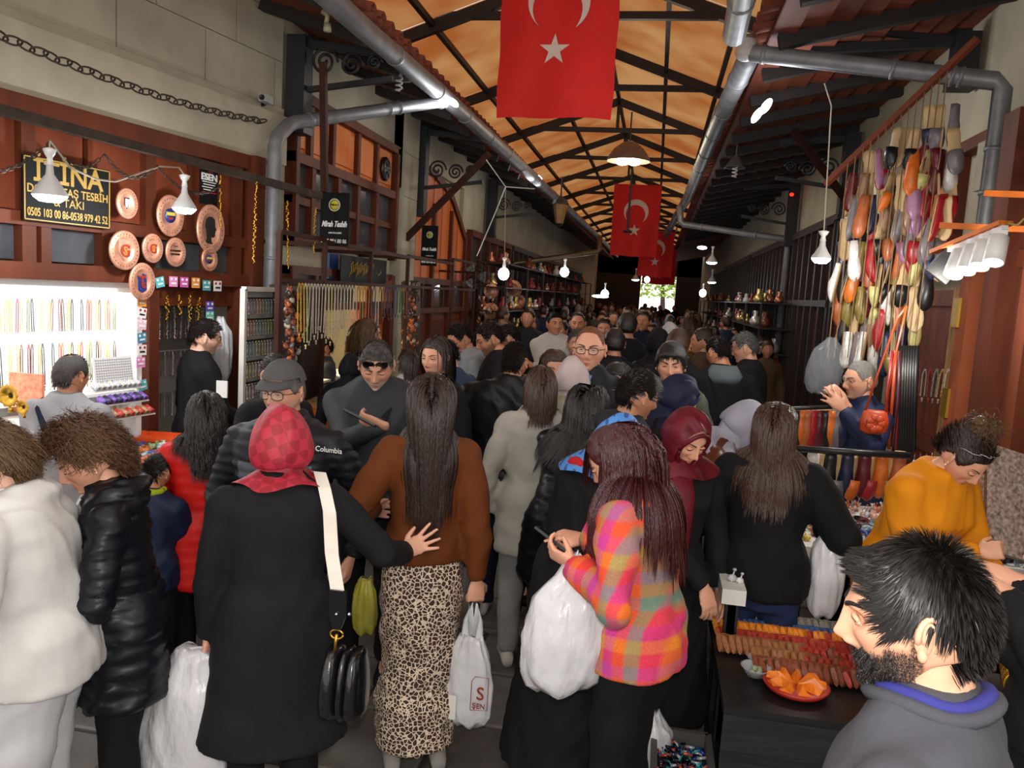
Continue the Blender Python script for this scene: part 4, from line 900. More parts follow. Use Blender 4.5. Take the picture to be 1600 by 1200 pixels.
GLB = mat('spectacle_frame', '14100e', .25, var=0); LENS = glass('spectacle_lens', 'ffffff', .02, .10); SUNL = mat('sunglass_lens', '0a0a0e', .08, var=0, spec=.9)
def shorthair(f, m, n=700, L=.03, **k):
    f.scalp(mat('scalp_' + m.name, '1a1412' if 'grey' not in m.name and 'silver' not in m.name else '4a4846', .9, spec=.1, var=.4, vs=40, bump=.8, bs=120), off=k.pop('off', .004), line=k.pop('line', 0)); 
    if f.det > 0: f.strands(m, n=n, L=L, width=k.pop('width', .0045), steps=4, nape=k.pop('nape', .5), flow=k.pop('flow', (0, .8, -.1)), grav=k.pop('grav', .15), lift=k.pop('lift', .12), stiff=.3, bodycol=False, part=k.pop('part', False), name='hair', vol=k.pop('vol', .05), **k)
# --- plaid and leopard cloth
def plaid():
    m = mat('cloth_plaid', 'd8503c', .9, var=0, bump=.5, bs=220, bd=.003); nt = m.node_tree; b = nt.nodes['Principled BSDF']; L = nt.links.new
    tc = nt.nodes.new('ShaderNodeTexCoord'); sx = nt.nodes.new('ShaderNodeSeparateXYZ'); L(tc.outputs['Object'], sx.inputs[0])
    def band(src, sc, cols, off=0.):
        mm = nt.nodes.new('ShaderNodeMath'); mm.operation = 'MULTIPLY_ADD'; L(src, mm.inputs[0]); mm.inputs[1].default_value = sc; mm.inputs[2].default_value = 5 + off
        fr_ = nt.nodes.new('ShaderNodeMath'); fr_.operation = 'FRACT'; L(mm.outputs[0], fr_.inputs[0])
        r = nt.nodes.new('ShaderNodeValToRGB'); el = r.color_ramp.elements
        while len(el) < len(cols): el.new(.5)
        for i, (p, c) in enumerate(cols): el[i].position = p; el[i].color = lin(c)
        L(fr_.outputs[0], r.inputs[0]); return r.outputs[0]
    ad = nt.nodes.new('ShaderNodeMath'); ad.operation = 'MULTIPLY_ADD'; L(sx.outputs[0], ad.inputs[0]); ad.inputs[1].default_value = .3; L(sx.outputs[1], ad.inputs[2])
    def st(seq):
        o = []; n = len(seq)
        for i, c in enumerate(seq): o += [(i / n + .015, c), ((i + 1) / n - .015, c)]
        return o
    v = band(ad.outputs[0], 3.8, st(['e0402e', 'ec7a1c', 'e0305c', '58946a', 'e85a24', 'c83890', 'b8863c'])); h = band(sx.outputs[2], 3.2, st(['e83c3c', 'f09028', 'd83c90', 'e04a34', '8c7c88', 'e8642c', 'c04a98']), .1)
    mx = nt.nodes.new('ShaderNodeMix'); mx.data_type = 'RGBA'; mx.inputs[0].default_value = .42; L(v, mx.inputs[6]); L(h, mx.inputs[7])
    wv = nt.nodes.new('ShaderNodeTexVoronoi'); wv.inputs['Scale'].default_value = 190; L(tc.outputs['Object'], wv.inputs[0])
    m2 = nt.nodes.new('ShaderNodeMix'); m2.data_type = 'RGBA'; m2.blend_type = 'MULTIPLY'; m2.inputs[0].default_value = .30; L(mx.outputs[2], m2.inputs[6]); L(wv.outputs[0], m2.inputs[7]); L(m2.outputs[2], b.inputs['Base Color']); return m
def leopard():
    m = mat('cloth_leopard', 'c8ae92', .8, var=0, bump=.2, bs=200, bd=.002); nt = m.node_tree; b = nt.nodes['Principled BSDF']; L = nt.links.new
    tc = nt.nodes.new('ShaderNodeTexCoord'); nz = nt.nodes.new('ShaderNodeTexNoise'); nz.inputs['Scale'].default_value = 38; L(tc.outputs['Object'], nz.inputs[0])
    va = nt.nodes.new('ShaderNodeVectorMath'); va.operation = 'MULTIPLY_ADD'; L(nz.outputs['Color'], va.inputs[0]); va.inputs[1].default_value = (.018,) * 3; L(tc.outputs['Object'], va.inputs[2])
    vo = nt.nodes.new('ShaderNodeTexVoronoi'); vo.inputs['Scale'].default_value = 56; vo.feature = 'DISTANCE_TO_EDGE'; L(va.outputs[0], vo.inputs['Vector'])
    r = nt.nodes.new('ShaderNodeValToRGB'); e = r.color_ramp.elements; e.new(.5); e.new(.6)
    for i, (p, c) in enumerate(((.0, 'd9c4ac'), (.07, 'd9c4ac'), (.11, '1d1411'), (.45, '4a3020'))): e[i].position = p; e[i].color = lin(c)
    L(vo.outputs['Distance'], r.inputs[0]); L(r.outputs[0], b.inputs['Base Color']); return m
def checker(key, a, b_, sc, rough=.6):
    m = mat(key, a, rough, var=0, bump=.2, bs=120, bd=.002); nt = m.node_tree; tc = nt.nodes.new('ShaderNodeTexCoord'); c = nt.nodes.new('ShaderNodeTexChecker')
    mp = nt.nodes.new('ShaderNodeMapping'); mp.inputs['Rotation'].default_value = (.4, .3, .7); nt.links.new(tc.outputs['Object'], mp.inputs[0]); nt.links.new(mp.outputs[0], c.inputs[0])
    c.inputs[1].default_value = lin(a); c.inputs[2].default_value = lin(b_); c.inputs[3].default_value = sc; nt.links.new(c.outputs[0], m.node_tree.nodes['Principled BSDF'].inputs['Base Color']); return m
# ---------------------------------------------------------------- nearest: man bottom right
f = Fig(1442, 841, 1.20, 79, 'man in profile with short black hair and beard in a grey sweater, at bottom right', det=3, head=(17, 10), skin='near', w=1.02, nose=1.0)
f.beard = .95; f.body().face('15100e', look=(.2, -.5), iris='2a1a10'); shorthair(f, mat('hair_fine_black', '120e0c', .42, var=.2, vs=60, spec=.4), 12000, .040, width=.0017, vol=.04, flow=(.0, .30, -.75), front=(.25, .55, .25), nape=.4, lift=.05, line=.004, off=.003, lvar=.5, clump=.45, grav=.3)
f.top('sweater', cl('grey_sweater', '46464c', bump=.6, bs=90), 'hip', fold=.003); f.collar(cl('blue_collar', '35357c'), .011, 1.487, (.072, .074), 'undershirt_collar'); f.collar(cl('grey_sweater', '46464c'), .012, 1.476, (.084, .086), 'neck_band'); f.trousers(TRB)
m = MB(); r_ = np.random.RandomState(3); 
A_ = r_.uniform(-1.5, 1.5, 26000); T_ = np.arccos(-r_.uniform(-.98, -.05, 26000)); p_, k_ = head_pts(A_, T_); ok = r_.rand(26000) < k_[:, 1] * .95 * (p_[:, 2] < -.01) * (.35 + .65 * (p_[:, 1] > .03)); p_ = p_[ok][:5200]
for q in p_:
    nd = nrm(q); d = nrm(nd * .8 + np.array([0, .1, -.9]) + r_.randn(3) * .35) * (.006 + .005 * r_.rand() + .006 * (q[1] > .06)); t = nrm(np.cross(d, r_.randn(3))) * .00055
    m.add([q - t, q + t, q + d], [(0, 1, 2)])
meshobj('beard', f.H(np.vstack(m.v)), m.f, HB, f.e)
# ---------------------------------------------------------------- left foreground
f = Fig(-22, 668, 1.95, 66, 'woman in a sparkly white hooded cardigan at the left edge, facing out of frame', sex='f', det=2, head=(8, 22), skin='pale', w=1.32, d=1.35, lean=.14, hl=(-.20, .26, .98), hr=(.16, .34, 1.02))
SPK = cl('white_sparkle', 'c6c4c2', .55, bump=.6, bs=240, var=.05)
f.body().face('4a3020', closed=True); f.scalp(HBL, .012); f.strands(HBL, n=3200, L=.13, width=.0035, steps=9, curl=.007, cfreq=60, vol=.35, lift=.5, flow=(0, -1, .1), stiff=.35, grav=.6, bodycol=False, part=False, nape=.6)
f.top('cardigan', SPK, 'hip', hood=True, fold=.005); f.trousers(cl('white_trousers', 'bcbcc0'), r=(.12, .085, .06), shoe=SHOEW); f.collar(cl('white_shirt', 'dcdcdc'), .010, 1.49, (.066, .070), 'shirt_collar')
f = Fig(136, 668, 2.2, 84, 'woman with curly brown hair and a white clip, in a black puffer coat, facing left', sex='f', det=2, head=(14, 22), skin='light', w=1.12, d=1.0, lean=.12, hl=(-.16, .3, 1.05), hr=(.2, .25, 1.0))
f.body().face('4a3020', closed=True); f.scalp(HC_, .014); f.strands(HC_, n=5000, L=.11, width=.0034, steps=12, curl=.010, cfreq=140, vol=.5, lift=.7, flow=(0, -1, .35), stiff=.35, grav=.45, bodycol=False, part=False, lvar=.5, front=(0, -.5, .9))
f.top('puffer_coat', PUFB, 'thigh', puff=.010, hood=True, fold=.005, fl=1.05, stand=.02); f.trousers(TRB, shoe=SHOEB)
m = MB(); a = f.H([.05, .045, .116]); b = f.H([.085, .085, .06]); m.tube([a, b], [.004, .003], 6); m.build('hair_clip', WHITE, f.e, True)
m = MB(); m.ball(f.H([-.083, -.002, -.034]), .004); m.ball(f.H([.083, -.002, -.034]), .004); m.build('earring', mat('pearl', 'e8e8f0', .1, metal=.3, var=0), f.e, True)
m = MB(); 
for sx in (-.05, .03): m.tube([f.bend(np.array([[sx, .09, 1.44]]))[0], f.bend(np.array([[sx * 1.3, .135, 1.38]]))[0], f.bend(np.array([[sx * 1.4, .15, 1.30]]))[0]], .004, 6)
m.build('drawstring', WHITE, f.e, True)
f = Fig(112, 553, 3.55, -25, 'man with greying dark hair and glasses in a light grey T-shirt, at the left stall', det=1, head=(-22, 4), skin='tan', w=1.08, lean=.08, hr=(.15, .35, 1.05), hl=(-.15, .38, 1.05))
f.body().face(); shorthair(f, HS, 900, .022, bald=1) if False else (f.scalp(HS, .010, bald=1.)); f.strands(HS, n=800, L=.025, width=.005, steps=4, flow=(0, -.3, -.9), grav=.2, lift=.12, bodycol=False, part=False, zmin=-.2); f.glasses(GLB, lens=LENS)
f.top('tshirt', cl('grey_tee', '8d8d90'), 'hip', r=(.068, .055, .042)); f.trousers(JEAN, shoe=SHOEB)
m = MB(); m.tube([f.bend(np.array([p]))[0] for p in ([-.105, .06, 1.42], [-.11, -.03, 1.452], [-.105, -.10, 1.40], [-.02, -.150, 1.22], [.10, -.152, 1.05])], .017, 8, flat=.35); m.build('bag_strap', NAVY, f.e, True)
f = Fig(246, 708, 3.1, -25, 'boy with black hair in a navy jacket with a lime hood lining', det=1, head=(-15, 20), skin='tan', w=.98, hr=(.1, .3, 1.0), hl=(-.1, .3, 1.0))
f.body().face(closed=True); shorthair(f, HB, 900, .035); f.top('jacket', cl('boy_navy', '161f3a', .6), 'hip', fold=.005); f.collar(cl('lime', 'a0b020'), .022, 1.47, (.075, .08), 'hood_lining'); f.trousers(TRB, shoe=SHOEB)
f = Fig(322, 610, 3.25, 4, 'woman seen from behind with dark wavy hair over a bright red quilted coat', sex='f', det=1, w=1.12, d=1.05, hr=(.16, .3, 1.12), hl=(-.16, .3, 1.12))
f.body(); f.scalp(HB, .012); f.strands(HB, n=1900, L=.36, width=.007, steps=12, curl=.006, cfreq=60, vol=.25, tors=1.05, lvar=.12)
f.top('quilted_coat', cl('red_quilt', 'bb1612', .5, bump=.1), 'thigh', puff=.006, fold=.003); f.trousers(TRB, shoe=SHOEB)
f = Fig(322, 498, 4.75, -72, 'man in profile with black hair and glasses in a black sweater, inside the left stall', det=1, head=(-14, 14), skin='pale', w=1.02, hr=(.1, .3, 1.02))
f.beard = .5; f.body().face(); shorthair(f, HB, 900, .03, flow=(0, .6, .2), off=.012); f.glasses(GLB, lens=LENS); f.top('sweater', BLKC, 'hip'); f.trousers(TRB, shoe=SHOEB)
# ---------------------------------------------------------------- woman in black with red headscarf
f = Fig(440, 643, 2.42, 4, 'woman from behind in a long black coat and red checked headscarf, arm reaching right', sex='f', det=2, w=1.22, d=1.12, lean=.05, hr=('px', 632, 862, 2.74), hl=('px', 322, 1018, 2.35), pose=('grip', 'spread'), hand_dir=(((-.05, 0, -1), (-1, -.2, 0)), ((.80, .10, .50), (-.1, -1, .1))))
P7 = f
f.body(); f.hijab(checker('scarf_red_check', '8e1426', 'a82036', 26), off=.032, drape=1.448, folds=.06, back=1.0); f.glasses(GLB, on_top=True, lens=SUNL, name='sunglasses', rim=.003, sz=1.15)
f.top('coat', cl('coat_black', '141416', bump=.3), 'knee', fold=.003, fl=1.1, r=(.064, .054, .044)); f.trousers(TRB, shoe=SHOEB)
# ---------------------------------------------------------------- woman with leopard skirt
f = Fig(676, 583, 3.02, 6, 'woman with very long straight dark hair in a brown sweater and leopard print skirt', sex='f', det=2, w=.98, d=.98, head=(-6, 2), hr=('px', 752, 985, 2.98), hl=(-.21, .18, 1.08), pose=('relaxed', 'grip'), hand_dir=(None, ((0, 0, -1), (.5, -.9, 0))))
P10 = f
f.body(); f.scalp(HD, .012, top=.004); f.strands(HD, n=2600, L=.64, width=.0075, steps=20, vol=.05, tors=1.13, lvar=.3, clump=.25, stiff=.6, gather=.42)
f.top('sweater', cl('rust_knit', '60300f', bump=.7, bs=70), 'waist', r=(.064, .056, .046), pad=.020, fold=.004, cuff=.042)
f.skirt(leopard(), name='leopard_skirt', rings=[(.13, .19, .19, 0), (.22, .185, .18, 0), (.32, .20, .185, 0), (.38, .165, .15, 0), (.55, .178, .150, 0), (.72, .192, .152, 0), (.86, .194, .146, 0), (.98, .170, .125, 0), (1.04, .155, .118, 0)], fold=.006); f.shoes(cl('trainer', '8a8680'))
# ---------------------------------------------------------------- cap man
f = Fig(444, 566, 2.92, 158, 'man in a grey cap and spectacles with a black and grey puffer jacket', det=2, head=(-12, 6), skin='grey', w=1.15, d=1.1, hr=(.2, .2, 1.0), hl=(-.3, .0, .90))
f.beard = .45; f.body().face('6a625c', look=(.2, 0)); f.scalp(HG, .006, line=-.0); f.cap(cl('cap_grey', '4c4c4e'), zl=.052, tall=.012); f.glasses(GLB, lens=LENS, rim=.0017, sz=1.05)
def twotone():
    m = cl('puffer_two_tone', '14151a', .5, bump=.1); nt = m.node_tree; tc = nt.nodes.new('ShaderNodeTexCoord'); sx = nt.nodes.new('ShaderNodeSeparateXYZ'); nt.links.new(tc.outputs['Object'], sx.inputs[0]); r = nt.nodes.new('ShaderNodeValToRGB'); r.color_ramp.interpolation = 'CONSTANT'
    a = nt.nodes.new('ShaderNodeMath'); a.operation = 'ABSOLUTE'; nt.links.new(sx.outputs[0], a.inputs[0]); b = nt.nodes.new('ShaderNodeMath'); b.operation = 'LESS_THAN'; nt.links.new(a.outputs[0], b.inputs[0]); b.inputs[1].default_value = .155
    c = nt.nodes.new('ShaderNodeMath'); c.operation = 'LESS_THAN'; nt.links.new(sx.outputs[2], c.inputs[0]); c.inputs[1].default_value = 1.30; d = nt.nodes.new('ShaderNodeMath'); d.operation = 'MULTIPLY'; nt.links.new(b.outputs[0], d.inputs[0]); nt.links.new(c.outputs[0], d.inputs[1])
    mx = nt.nodes.new('ShaderNodeMix'); mx.data_type = 'RGBA'; nt.links.new(d.outputs[0], mx.inputs[0]); mx.inputs[6].default_value = lin('16171c'); mx.inputs[7].default_value = lin('50535f'); nt.links.new(mx.outputs[2], nt.nodes['Principled BSDF'].inputs['Base Color']); return m
f.top('puffer_jacket', twotone(), 'hip', puff=.010, pstep=.042, fold=.001, stand=.03); f.trousers(TRB, shoe=SHOEB)
c = f.loc(atY(514, 703, 2.77)); text_mesh('Columbia', .030, WHITE, 'lettering', [o for o in f.e.children if o.name.startswith('puffer_jacket')][0], (c[0], c[1] + .004, c[2]), np.stack([nrm(f.R.T @ np.array([1., -.1, 0])), [0, 0, 1.], nrm(np.cross(nrm(f.R.T @ np.array([1., -.1, 0])), [0, 0, 1.]))], 1), .001)
f = Fig(590, 530, 3.6, 172, 'man with grey hair and sunglasses pushed up, in a slate jacket, using a phone', det=1, head=(4, 28), skin='grey', w=1.12, hr=('px', 596, 664, 3.32), hl=('px', 632, 715, 3.42), pose=('relaxed', 'hold'), hand_dir=(None, ((-1, 0, .2), (.0, -.8, -.5))))
PHM = f; f.beard = .8; f.body().face('4a4440', closed=True); shorthair(f, HG, 700, .02); f.glasses(GLB, z=.055, y=.075, lens=SUNL, name='sunglasses', rim=.0025, sz=1.1)
f.top('jacket', cl('slate_jacket', '2d3033', .7), 'hip', fold=.006, hood=True, stand=.03); f.trousers(TRB, shoe=SHOEB)
m = MB(); m.tube([f.bend(np.array([p]))[0] for p in ([-.10, .04, 1.45], [-.06, .135, 1.32], [.06, .155, 1.18], [.17, .12, 1.05])], .02, 8, flat=.3); m.build('bag_strap', BLKC, f.e, True)
# ---------------------------------------------------------------- others behind
f = Fig(683, 526, 4.35, 128, 'woman with dark hair tied back in a black coat, facing left', sex='f', det=1, head=(18, 6), skin='light', w=1.08)
f.body().face(look=(.2, 0)); f.scalp(HD, .010); f.strands(HD, n=1100, L=.25, width=.007, steps=10, vol=.18, flow=(0, -1, -.2), part=False); f.top('coat', BLKC, 'thigh'); f.trousers(TRB, shoe=SHOEB)
f = Fig(720, 504, 5.9, 105, 'young man with a cropped haircut in a light grey hoodie, looking down to the left', det=1, head=(10, 28), skin='tan')
f.body().face(); shorthair(f, HB, 500, .018); f.top('hoodie', cl('grey_marl', '84878c', var=.15), 'hip', hood=True); f.trousers(JEAN, shoe=SHOEW)
f = Fig(767, 502, 5.6, 95, 'bearded man with glasses in a black jacket, head bent to the left', det=1, head=(5, 25), skin='tan')
f.beard = .9; f.body().face(); shorthair(f, HB, 500, .02); f.glasses(GLB); f.top('jacket', BLKC2, 'hip'); f.trousers(TRB, shoe=SHOEB)
f = Fig(796, 505, 6.4, 75, 'man with black hair half hidden behind the bearded man with glasses', det=1, head=(10, 20), skin='tan')
f.beard = .6; f.body().face(); shorthair(f, HB, 400, .02); f.top('jacket', BLKC, 'hip'); f.trousers(TRB, shoe=SHOEB)
f = Fig(806, 533, 4.6, -8, 'man from behind in a black leather jacket with a white shirt hem and navy trousers', det=2, head=(-14, 2), skin='tan', w=1.38, d=1.15, stride=.05)
f.body(); shorthair(f, HB, 900, .016, flow=(0, -.3, -1), line=-.004); f.top('leather_jacket', LEA, 'hip', fold=.006, stand=.03, r=(.072, .060, .048), pad=.016); f.trousers(cl('navy_trouser', '12182c'), shoe=SHOEW, shoelabel='pale grey trainer')
m = MB(); m.loft([ellring((0, 0, z), a, b, 28) for z, a, b in ((.795, .200, .150), (.80, .204, .154), (.85, .203, .152), (.856, .198, .148))]); m.build('shirt_hem', cl('white_hem', 'cfcac2'), f.e, True)
f = Fig(868, 487, 7.8, 165, 'young man with dark hair in a white hoodie, arms folded, facing the lane', det=1, head=(35, 0), skin='tan', hl=(.12, .24, 1.18), hr=(-.12, .26, 1.15), scale=.99)
f.body().face(); shorthair(f, HB, 400, .02); f.top('hoodie', cl('white_hoodie', 'b4b2ae'), 'hip', hood=True); f.trousers(BLKC, shoe=SHOEW)
f = Fig(904, 513, 6.1, 175, 'grey-haired man partly hidden behind the man in the dark vest', det=1, head=(10, 5), skin='grey')
f.beard = .3; f.body().face('6a625c'); shorthair(f, HG, 400, .015); f.top('jacket', NAVY, 'hip'); f.trousers(TRB, shoe=SHOEB)
f = Fig(904, 487, 8.6, 178, 'man with receding hair and moustache standing farther behind in black', det=1, head=(0, 4), skin='tan')
f.beard = .4; f.body().face(); f.scalp(HB, .004, .02); f.top('jacket', BLKC, 'hip'); f.trousers(TRB, shoe=SHOEB)
f = Fig(924, 508, 4.3, 172, 'man with reddish receding hair and dark glasses in a navy vest over a blue shirt', det=1, head=(0, 4), skin='light', w=1.12)
f.body().face('5a4030'); f.scalp(hair_mat('ginger', '6a3c22', .7), .003, .022); f.glasses(GLB, lens=LENS, rim=.002); f.top('vest', cl('dark_vest', '171a22', .6), 'hip', stand=.03); f.trousers(TRB, shoe=SHOEB)
m = MB(); m.prism([f.bend(np.array([p]))[0] for p in ([-.035, .118, 1.46], [.035, .118, 1.46], [0, .142, 1.33])], [0, .006, 0]); m.build('shirt_front', cl('blue_shirt', '6c84ac'), f.e)
f = Fig(868, 546, 4.9, 185, 'woman with loose brown hair facing the camera behind the pale headscarf', sex='f', det=1, head=(5, 12), skin='light')
f.body().face(); f.scalp(HBR, .010); f.strands(HBR, n=900, L=.25, width=.007, steps=10, vol=.2, curl=.004); f.top('coat', cl('beige_coat', '8a7460'), 'hip'); f.trousers(TRB, shoe=SHOEB)
f = Fig(896, 560, 4.25, 15, 'woman from behind in a pale pink headscarf and cream jacket', sex='f', det=1, w=1.1, head=(-10, 8))
f.body(); f.hijab(cl('pale_scarf', 'b9aaa8', .7), drape=1.40, back=.8); f.top('jacket', cl('cream_puffer', 'aaa48c', .5), 'thigh', puff=.006, hood=True); f.trousers(TRB, shoe=SHOEB)
f = Fig(846, 570, 4.05, 8, 'woman from behind with brown hair in a long white jacket and grey trousers', sex='f', det=1, w=1.1)
f.body(); f.scalp(HBR, .010); f.strands(HBR, n=1000, L=.22, width=.007, steps=9, vol=.15); f.top('long_jacket', cl('white_jacket', 'a09a90'), 'thigh', fold=.006); f.trousers(cl('pale_trousers', '84827e'), shoe=SHOEW)
f = Fig(965, 566, 4.5, 170, 'young woman with black hair, only her eyes and hair showing behind the boy in grey', sex='f', det=1, head=(-8, 10), skin='light')
f.body().face(); f.scalp(HB, .010); f.strands(HB, n=700, L=.25, width=.007, steps=9, vol=.15); f.top('jacket', BLKC, 'hip'); f.trousers(TRB, shoe=SHOEB)
f = Fig(925, 606, 3.9, -20, 'woman bending right in a black quilted coat with long black hair', sex='f', det=1, lean=.42, head=(0, 10), w=1.15, d=1.1, hr=(.2, .5, .95), hl=(-.1, .5, .95))
f.body(); f.scalp(HB, .012); f.strands(HB, n=1500, L=.55, width=.008, steps=14, vol=.1, tors=1.05); f.top('quilted_coat', cl('puffer_gloss', '0e0f12', .35), 'thigh', puff=.008, fold=.004); f.trousers(TRB, shoe=SHOEB)
f = Fig(1000, 577, 3.6, -62, 'boy in profile with black hair and a dark grey hoodie, looking right', det=1, head=(0, 16), skin='tan', hr=(.1, .25, 1.05))
f.body().face(); shorthair(f, HB, 1100, .045, lift=.12, flow=(0, .8, 0), off=.014); f.top('hoodie', cl('charcoal_hoodie', '26282c'), 'hip', hood=True); f.trousers(TRB, shoe=SHOEB)
f = Fig(1062, 588, 3.95, -95, 'woman in a navy headscarf and black coat, face turned right behind the burgundy scarf', sex='f', det=1, head=(0, 20), skin='pale', lean=.1)
f.body().face(closed=True); f.hijab(cl('navy_scarf', '1a1c38', .6), drape=1.40); f.top('coat', BLKC, 'thigh'); f.trousers(TRB, shoe=SHOEB)
f = Fig(1051, 537, 4.7, 178, 'boy with a thick black fringe and a camouflage jacket, facing the camera', det=1, head=(0, 8), skin='light', w=.95)
f.body().face(); f.scalp(HB, .018, -.012, top=.01); f.strands(HB, n=900, L=.03, width=.006, steps=4, flow=(0, .3, -1), grav=.2, lift=.1, bodycol=False, part=False, line=-.012)
f.top('jacket', mat('camo', '3a3e34', .8, var=.7, vs=14), 'hip', hood=True); f.trousers(TRB, shoe=SHOEB)
f = Fig(968, 648, 3.15, -55, 'woman in a blue leaf-patterned headscarf and dark coat, bent behind the plaid jacket', sex='f', det=1, head=(-10, 30), skin='light', lean=.18, w=1.15, hr=(.15, .3, 1.0))
BS = mat('blue_leaf', '2f62a8', .6, var=0, bump=.2); nt = BS.node_tree; tc = nt.nodes.new('ShaderNodeTexCoord'); wv = nt.nodes.new('ShaderNodeTexMagic'); wv.inputs['Scale'].default_value = 18; wv.turbulence_depth = 1; r = nt.nodes.new('ShaderNodeValToRGB'); r.color_ramp.interpolation = 'CONSTANT'
r.color_ramp.elements[0].color = lin('264e90'); r.color_ramp.elements[1].position = .45; r.color_ramp.elements[1].color = lin('4a86cc'); nt.links.new(tc.outputs['Object'], wv.inputs[0]); nt.links.new(wv.outputs[1], r.inputs[0]); nt.links.new(r.outputs[0], nt.nodes['Principled BSDF'].inputs['Base Color'])
f.body().face(closed=True); f.hijab(BS, off=.015, drape=1.40); f.top('coat', BLKC, 'floor', fold=.005); f.collar(cl('red_cloth', 'b01c20'), .03, 1.43, (.10, .10), 'red_hood')
# ---------------------------------------------------------------- plaid jacket
f = Fig(966, 664, 2.58, 68, 'girl with long burgundy hair in a pink and orange plaid jacket, using a phone', sex='f', det=2, head=(6, 36), skin='light', w=1.16, d=1.15, lean=.06,
        hl=('px', 898, 884, 2.44), hr=('px', 916, 842, 2.66), pose=('hold', 'point'), hand_dir=(((-.9, .15, .35), (-.2, -.7, -.7)), ((-1, -.1, .1), (0, -.2, 1))))
P28 = f
f.body().face(closed=True); f.scalp(HR_, .012); f.strands(HR_, n=2600, L=.60, width=.0075, steps=18, vol=.06, flow=(0, -1, -.1), tors=1.2, lvar=.3, clump=.3, stiff=.6, amin=.75, gather=.2)
f.strands(HR_, n=260, L=.16, width=.006, steps=7, flow=(0, .6, -.8), amax=.8, bodycol=False, vol=.06, part=False)
f.top('plaid_jacket', plaid(), 'hip', fold=.005, r=(.068, .052, .046), pad=.020); f.trousers(TRB, shoe=SHOEB)
# ---------------------------------------------------------------- burgundy headscarf
f = Fig(1076, 638, 3.12, -150, 'woman in a burgundy satin headscarf and long black coat, looking down at the table', sex='f', det=2, head=(8, 26), skin='light', w=1.12, lean=.08,
        hr=('px', 1105, 925, 3.02), pose=('relaxed', 'relaxed'), hand_dir=(None, ((.35, -.1, -1), (.5, -.7, .2))))
f.body().face(closed=True); SAT = cl('burgundy_satin', '5c0f1c', .5, bump=.1, var=.25, vs=18)
tl_ = [([f.bend(np.array([p]))[0] for p in ([.02, .10, 1.44], [.03, .165, 1.34], [.05, .19, 1.2], [.06, .195, 1.05], [.06, .19, .92])], [.05, .055, .06, .065, .055])]
f.hijab(SAT, off=.017, drape=1.40, folds=.07, tail=tl_, seed=2, open_=(.060, .088, -.010)); f.top('long_coat', cl('coat_black', '141416'), 'calf', fold=.004)
# ---------------------------------------------------------------- lilac headscarf, bending
f = Fig(1166, 630, 3.95, -78, 'woman in a pale lilac headscarf and brown satin blouse bending over the jewellery', sex='f', det=1, lean=.72, head=(0, 5), skin='light', hr=('px', 1140, 790, 3.7), hl=(-.1, .55, .95), w=1.05)
f.body().face(closed=True); f.hijab(cl('lilac', '9696a4', .6), off=.018, drape=1.38, folds=.08, back=.5); f.top('blouse', cl('brown_satin', '5a2c18', .35, bump=.1), 'hip', fold=.007); f.trousers(TRB, shoe=SHOEB)
# ---------------------------------------------------------------- long brown hair, black sweater
f = Fig(1216, 628, 3.42, 0, 'woman from behind with long straight brown hair, black sweater and blue jeans', sex='f', det=2, head=(-4, 6), w=1.08, d=1.02, lean=.06, hr=(.27, .25, 1.10), hl=(-.22, .28, 1.08))
f.body(); f.scalp(HBR, .012); f.strands(HBR, n=2400, L=.46, width=.008, steps=16, vol=.16, tors=1.13, lvar=.3, clump=.2, stiff=.6, gather=.08)
f.top('sweater', cl('black_fleece', '0d0d0f'), 'hip', r=(.078, .072, .055), pad=.028, fold=.004); f.trousers(JEAN, shoe=SHOEB)
# ---------------------------------------------------------------- men at the back right
f = Fig(1124, 524, 6.0, 10, 'man from behind with cropped hair and a black coat with grey hood', det=1, head=(35, 20), skin='tan', w=1.15)
f.body(); shorthair(f, HB, 400, .018); f.top('coat', BLKC, 'thigh', hood=False); f.trousers(TRB, shoe=SHOEB)
m = MB(); m.loft([f.bend(ellring((0, -.06, 1.36), .11, .06)), f.bend(ellring((0, -.085, 1.42), .13, .07)), f.bend(ellring((0, -.06, 1.49), .09, .05))]); m.build('hood', cl('grey_hood', '5c6468'), f.e, True)
f = Fig(1166, 518, 6.4, 70, 'grey-haired man in a black jacket facing left by the dark shutters', det=1, head=(15, 15), skin='light', w=1.1)
f.body().face('6a625c'); shorthair(f, hair_mat('silver', '6a6864', .7, spec=.2), 500, .03); f.top('jacket', BLKC2, 'thigh'); f.trousers(TRB, shoe=SHOEB)
# ---------------------------------------------------------------- cobbler
f = Fig(1347, 562, 4.9, 128, 'older man with short grey hair and glasses in a navy jacket under the hanging slippers', det=1, head=(-4, 8), skin='grey', w=1.05, hl=('px', 1318, 640, 4.62), hr=('px', 1322, 632, 4.72), hand_dir=(((-.8, 0, .7), (0, -1, .3)), ((-.8, 0, .8), (0, -1, .3))), pose=('spread', 'relaxed'))
f.beard = .2; f.body().face('6a625c'); f.scalp(hair_mat('silver', '6a6864', .7, spec=.2), .005, .006); f.glasses(mat('steel_rim', '8a8a8a', .3, metal=.8, var=0), rim=.001); f.top('jacket', cl('cobbler_navy', '18223f', .6), 'hip', fold=.006, stand=.02); f.trousers(TRB, shoe=SHOEB)
